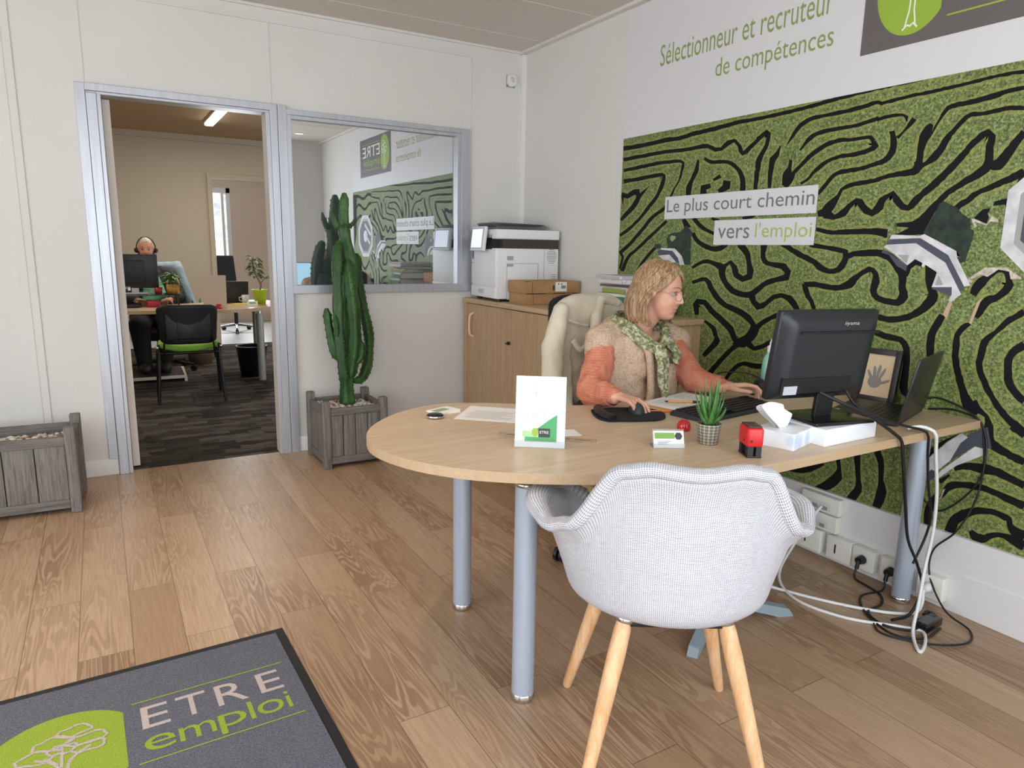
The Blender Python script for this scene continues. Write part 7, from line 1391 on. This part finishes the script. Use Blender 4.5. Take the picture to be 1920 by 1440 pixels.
blob(shm([((.36, 8.2, .55), (.30, 7.72, .53), .12, .10), ((.54, 8.2, .55), (.55, 7.72, .53), .12, .10), ((.30, 7.72, .53), (.32, 7.68, .15), .095, .068), ((.55, 7.72, .53), (.50, 7.70, .15), .095, .068), ((.36, 8.22, .56), (.54, 8.22, .56), .13, .13)]), .010, 'trousers', M('black_trousers', '#0f0f12', .8), mn)
for x in (.32, .50): blob(shm([((x, 7.77, .140), (x, 7.57, .125), .060, .052)]), .007, 'shoe', M('dark_shoe', '#2a2422', .5), mn)
# his chair with pale blue jacket
mc = thing('office_chair', 'black swivel office chair of the man in the rear room', 'chair', (.50, 8.22, 0))
MB().box((-.24, -.24, .34), (.24, .24, .405), bev=.03).build('seat', MATS['black_chair_fabric'], mc)
MB().grid(lambda u, v: Vector(((u-.5)*.46+.05, .235+.04*v-.05*(2*u-1)**2, .50+.58*v)), 13, 13).build('backrest', MATS['black_chair_fabric'], mc, solid=.04, sub=1)
MB().cyl((0, 0, .1), (0, 0, .35), .03).tube([(0, .05, .35), (0, .25, .42), (.03, .26, .6)], .02).build('gas_column', BLK, mc); star_base(mc, a0=-.5, R_=.34)
bj = thing('pale_blue_jacket', 'pale blue jacket hung on the office chair of the man', 'jacket', (.62, 8.50, .55))
ivb = Matrix.Translation(-Vector((.62, 8.50, .55)))
blob([(tuple(ivb @ Vector(a)), tuple(ivb @ Vector(b)), r0, r1) for a, b, r0, r1 in (((.42, 8.49, 1.09), (.74, 8.48, 1.10), .045, .045), ((.74, 8.47, 1.06), (.86, 8.44, .66), .06, .05), ((.55, 8.53, 1.05), (.58, 8.56, .60), .07, .08), ((.70, 8.52, 1.05), (.78, 8.54, .62), .06, .08))], .010, 'jacket_body', M('pale_blue_cloth', '#9fb4c2', .85), bj, disp=jf)
# monitor, riser, laptop, and things on the rear desk
rz_ = thing('monitor_riser', 'black glass monitor riser on the rear desk', 'stand', (.28, 7.45, .745))
MB().box((-.30, -.14, .105), (.36, .14, .115)).build('glass_top', BLKG, rz_)
for x in (-.29, .35):
    for y in (-.13, .13): MB().box((x-.008, y-.008, 0), (x+.008, y+.008, .105)).build('leg', BLK, rz_)
m2 = thing('computer_monitor', 'black monitor seen from behind hiding the chin of the man', 'monitor', (.28, 7.42, .862))
MB().box((-.10, -.08, 0), (.10, .08, .012), bev=.003).build('base', M('silver_plastic', '#b3b4b6', .35), m2); MB().box((-.03, -.01, .01), (.03, .01, .12)).build('stand_column', MATS['silver_plastic'], m2)
MB().box((-.26, -.01, .055), (.20, .02, .365), bev=.006, m=TR(rot=(.05, 0, -.06))).build('panel', MONB, m2); MB().box((-.20, -.03, .10), (.09, -.008, .31), bev=.01, m=TR(rot=(.05, 0, -.06))).build('back_cover', BLK, m2)
MB().ell((.045, -.035, .275), (.012, .003, .008), 10).build('maker_badge', M('silver_print', '#b9babc', .4), m2)
pn = thing('grey_divider_board', 'plain beige board standing upright on the rear desk', 'board', (.92, 7.08, .745))
MB().prism([(-.105, 0), (.10, 0), (.105, .30), (-.085, .30)], -.01, .01, m=TR(rot=(PI/2+.0, 0, 0))).build('board', M('beige_board', '#cdb9a6', .7), pn)
l2 = thing('laptop_computer', 'open black laptop on the right part of the rear desk', 'laptop', (1.16, 7.62, .745))
MB().box((-.15, 0, 0), (.15, .22, .016)).build('base', BLK, l2); MB().box((-.15, -.012, .01), (.15, -.002, .225), m=TR(rot=(.15, 0, 0))).build('lid', M('laptop_lid', '#26282a', .33), l2)
def leafmesh(p, d, L, w, mat, parent, droop=.25):
    d = Vector(d).normalized(); sd = d.cross(Vector((0, 0, 1))); sd = sd.normalized() if sd.length > .01 else Vector((1, 0, 0)); up = sd.cross(d); p = Vector(p); vs = []
    prof = [0, .6, 1, .85, .5, .02]
    for k, q in enumerate(prof):
        s = k/5; c = p+d*L*s-Vector((0, 0, droop*L*s*s)); vs += [c-sd*w*q/2+up*.15*w*q, c, c+sd*w*q/2+up*.15*w*q]
    fs = []
    for k in range(5): fs += [(3*k, 3*k+1, 3*k+4, 3*k+3), (3*k+1, 3*k+2, 3*k+5, 3*k+4)]
    MB()._add(vs, fs, 0, True).build('leaf', mat, parent)
LF = M('houseplant_green', '#4f7a3a', .5, build=speckle('#3f6a2e', '#6c9650', 22)); LF2 = M('pale_houseplant_green', '#8fae74', .5, build=speckle('#6d9456', '#b3c99a', 30))
g1 = thing('potted_houseplant', 'small leafy plant with braided stem in a lime green pot on the rear desk', 'plant', (1.39, 7.42, .745))
MB().lathe([(0, 0), (.052, 0), (.072, .14), (.075, .145), (.068, .145), (.064, .13), (0, .13)]).build('pot', M('lime_green_glaze', '#a9c22b', .3), g1)
MB().lathe([(0, .131), (.065, .131)]).build('soil', MATS['dark_soil'], g1)
stem = MB().tube(smooth_path([(0, 0, .13), (.015, 0, .19), (-.01, 0, .25), (-.035, 0, .31), (-.055, 0, .40), (-.05, 0, .46)], .02), [.014-.0006*i for i in range(18)][:18] if False else .010).tube(smooth_path([(.01, 0, .20), (.05, 0, .25), (.10, 0, .28), (.14, 0, .26)], .02), .005).build('stem', M('bark_brown', '#8b7a66', .8), g1)
r = random.Random(2)
for i in range(60):
    a = r.uniform(0, 6.28); z = r.uniform(.27, .47); leafmesh((-.04+.02*math.cos(a), .02*math.sin(a), z), (math.cos(a), math.sin(a), r.uniform(-.2, .6)), r.uniform(.06, .10), .035, LF, g1, .5)
for i in range(7):
    a = r.uniform(0, 6.28); leafmesh((.05+.014*i, 0, .27), (math.cos(a), math.sin(a), -.1), .05, .03, LF, g1, .4)
g2 = thing('potted_houseplant', 'bushy pale green plant in an ochre pot on the monitor riser', 'plant', (.595, 7.40, .862))
MB().lathe([(0, 0), (.055, 0), (.062, .09), (.058, .09), (.054, .08), (0, .08)]).build('pot', M('ochre_wicker', '#b88a3c', .7, build=speckle('#9f7430', '#cfa354', 60)), g2)
MB().cyl((0, 0, .08), (0, 0, .17), .004).build('stem', LF, g2)
for i in range(90):
    a = r.uniform(0, 6.28); leafmesh((0, 0, r.uniform(.09, .16)), (math.cos(a), math.sin(a), r.uniform(.1, 1.3)), r.uniform(.10, .17), .026, LF2, g2, .5)
g3 = thing('floor_plant', 'green leafy plant standing on the floor behind the rear desk', 'plant', (.92, 8.55, 0))
MB().lathe([(0, 0), (.12, 0), (.15, .28), (.14, .28), (0, .26)]).build('pot', M('brown_pot', '#6e5a48', .7), g3)
for i in range(14):
    a = r.uniform(0, 6.28); leafmesh((0, 0, .26), (math.cos(a)*.35, math.sin(a)*.35, 1), r.uniform(.40, .62), .10, LF, g3, .12)
t = thing('white_mug', 'white mug on the rear desk beside the lime pot', 'mug', (1.27, 7.55, .745)); MB().lathe([(0, 0), (.032, 0), (.036, .085), (.033, .085), (.03, .01)]).build('cup', WPL, t); MB().tube([(-.034+.0, 0, .065), (-.058, 0, .06), (-.058, 0, .03), (-.034, 0, .02)], .005).build('handle', WPL, t)
t = thing('card_holder', 'white card stand on the rear desk by the mug', 'card holder', (1.28, 7.22, .745)); MB().box((-.05, 0, 0), (.05, .004, .045), m=TR(rot=(-.3, 0, 0))).build('card', PAPER, t); MB().box((-.03, -.001, .02), (.03, 0, .032), m=TR(rot=(-.3, 0, 0))).build('green_print', MATS['card_green'], t)
t = thing('yellow_notepad', 'yellow note pad on the rear desk', 'notepad', (1.20, 7.42, .745), .3); MB().box((-.08, -.05, 0), (.08, .05, .008)).build('pad', M('pale_yellow', '#ddd06a', .7), t)
t = thing('red_ball', 'small glossy red dome paperweight on the rear desk', 'paperweight', (.93, 6.93, .745)); MB().ell((0, 0, .018), (.030, .030, .030), 18).build('dome', MATS['glossy_red'], t)
t = thing('red_file_box', 'red file tray under the monitor riser of the rear desk', 'tray', (.42, 7.35, .745)); MB().box((-.06, -.08, 0), (.05, .08, .06), bev=.01).build('tray', M('dark_red_plastic', '#a3222c', .4), t)
t = thing('black_file_tray', 'black tray under the left part of the monitor riser', 'tray', (.18, 7.33, .745)); MB().box((-.15, -.09, 0), (.12, .09, .035), bev=.01).build('tray', BLK, t)
t = thing('paper_sheet', 'loose white papers on the rear desk behind the visitor chair', 'paper', (.68, 7.18, .745), .2); MB().box((-.11, -.08, 0), (.11, .08, .004)).build('sheet', PAPER, t)
t = thing('red_cup', 'small red cup on the monitor riser beside the ochre pot', 'cup', (.47, 7.38, .862)); MB().lathe([(0, 0), (.03, 0), (.036, .06), (.033, .06), (.028, .005)]).build('cup', MATS['dark_red_plastic'], t)
wb_ = thing('waste_bin', 'black round waste bin beside the leg of the rear desk', 'bin', (1.30, 7.52, 0))
MB().lathe([(0, .002), (.115, .002), (.15, .30), (.156, .305), (.156, .312), (.146, .312), (.11, .01), (0, .01)], n=36).build('bucket', M('black_bin_plastic', '#131418', .4), wb_)
fr_ = thing('foot_rest', 'black and cream tilting foot rest under the rear desk', 'foot rest', (.42, 7.62, 0))
MB().box((-.26, -.15, .06), (.22, .15, .085), bev=.006, m=TR(rot=(.18, 0, 0))).build('board', M('brown_board', '#3e3230', .6), fr_); MB().box((-.27, -.165, .03), (.24, -.145, .06), bev=.004).box((-.27, .12, .0), (.24, .14, .10), bev=.004).build('frame', M('cream_plastic', '#d8cdb8', .5), fr_)
MB().prism([(-.17, 0), (.15, 0), (.15, .10), (-.15, .05)], -.012, .012, m=TR((.24, 0, 0), (0, 0, 0)) @ Matrix(((0, 0, 1, 0), (1, 0, 0, 0), (0, 1, 0, 0), (0, 0, 0, 1)))).build('side_foot', MATS['cream_plastic'], fr_)
# dark blue swivel chair in the furthest room
fc = thing('office_chair', 'dark blue swivel office chair by the opening to the furthest room', 'chair', (1.80, 11.6, 0), .5)
MB().box((-.23, -.22, .42), (.23, .22, .48), bev=.02).build('seat', M('navy_fabric', '#2a3038', .8), fc)
MB().grid(lambda u, v: Vector(((u-.5)*.44*(1-.15*v), .24+.03*v-.04*(2*u-1)**2, .55+.62*v)), 13, 13).build('backrest', MATS['navy_fabric'], fc, solid=.04, sub=1)
MB().cyl((0, 0, .1), (0, 0, .42), .028).tube([(0, .1, .44), (0, .27, .5), (0, .27, .7)], .02).build('gas_column', BLK, fc); star_base(fc, a0=.3, R_=.32, mat=M('chrome_grey', '#8d8f92', .25, .7))
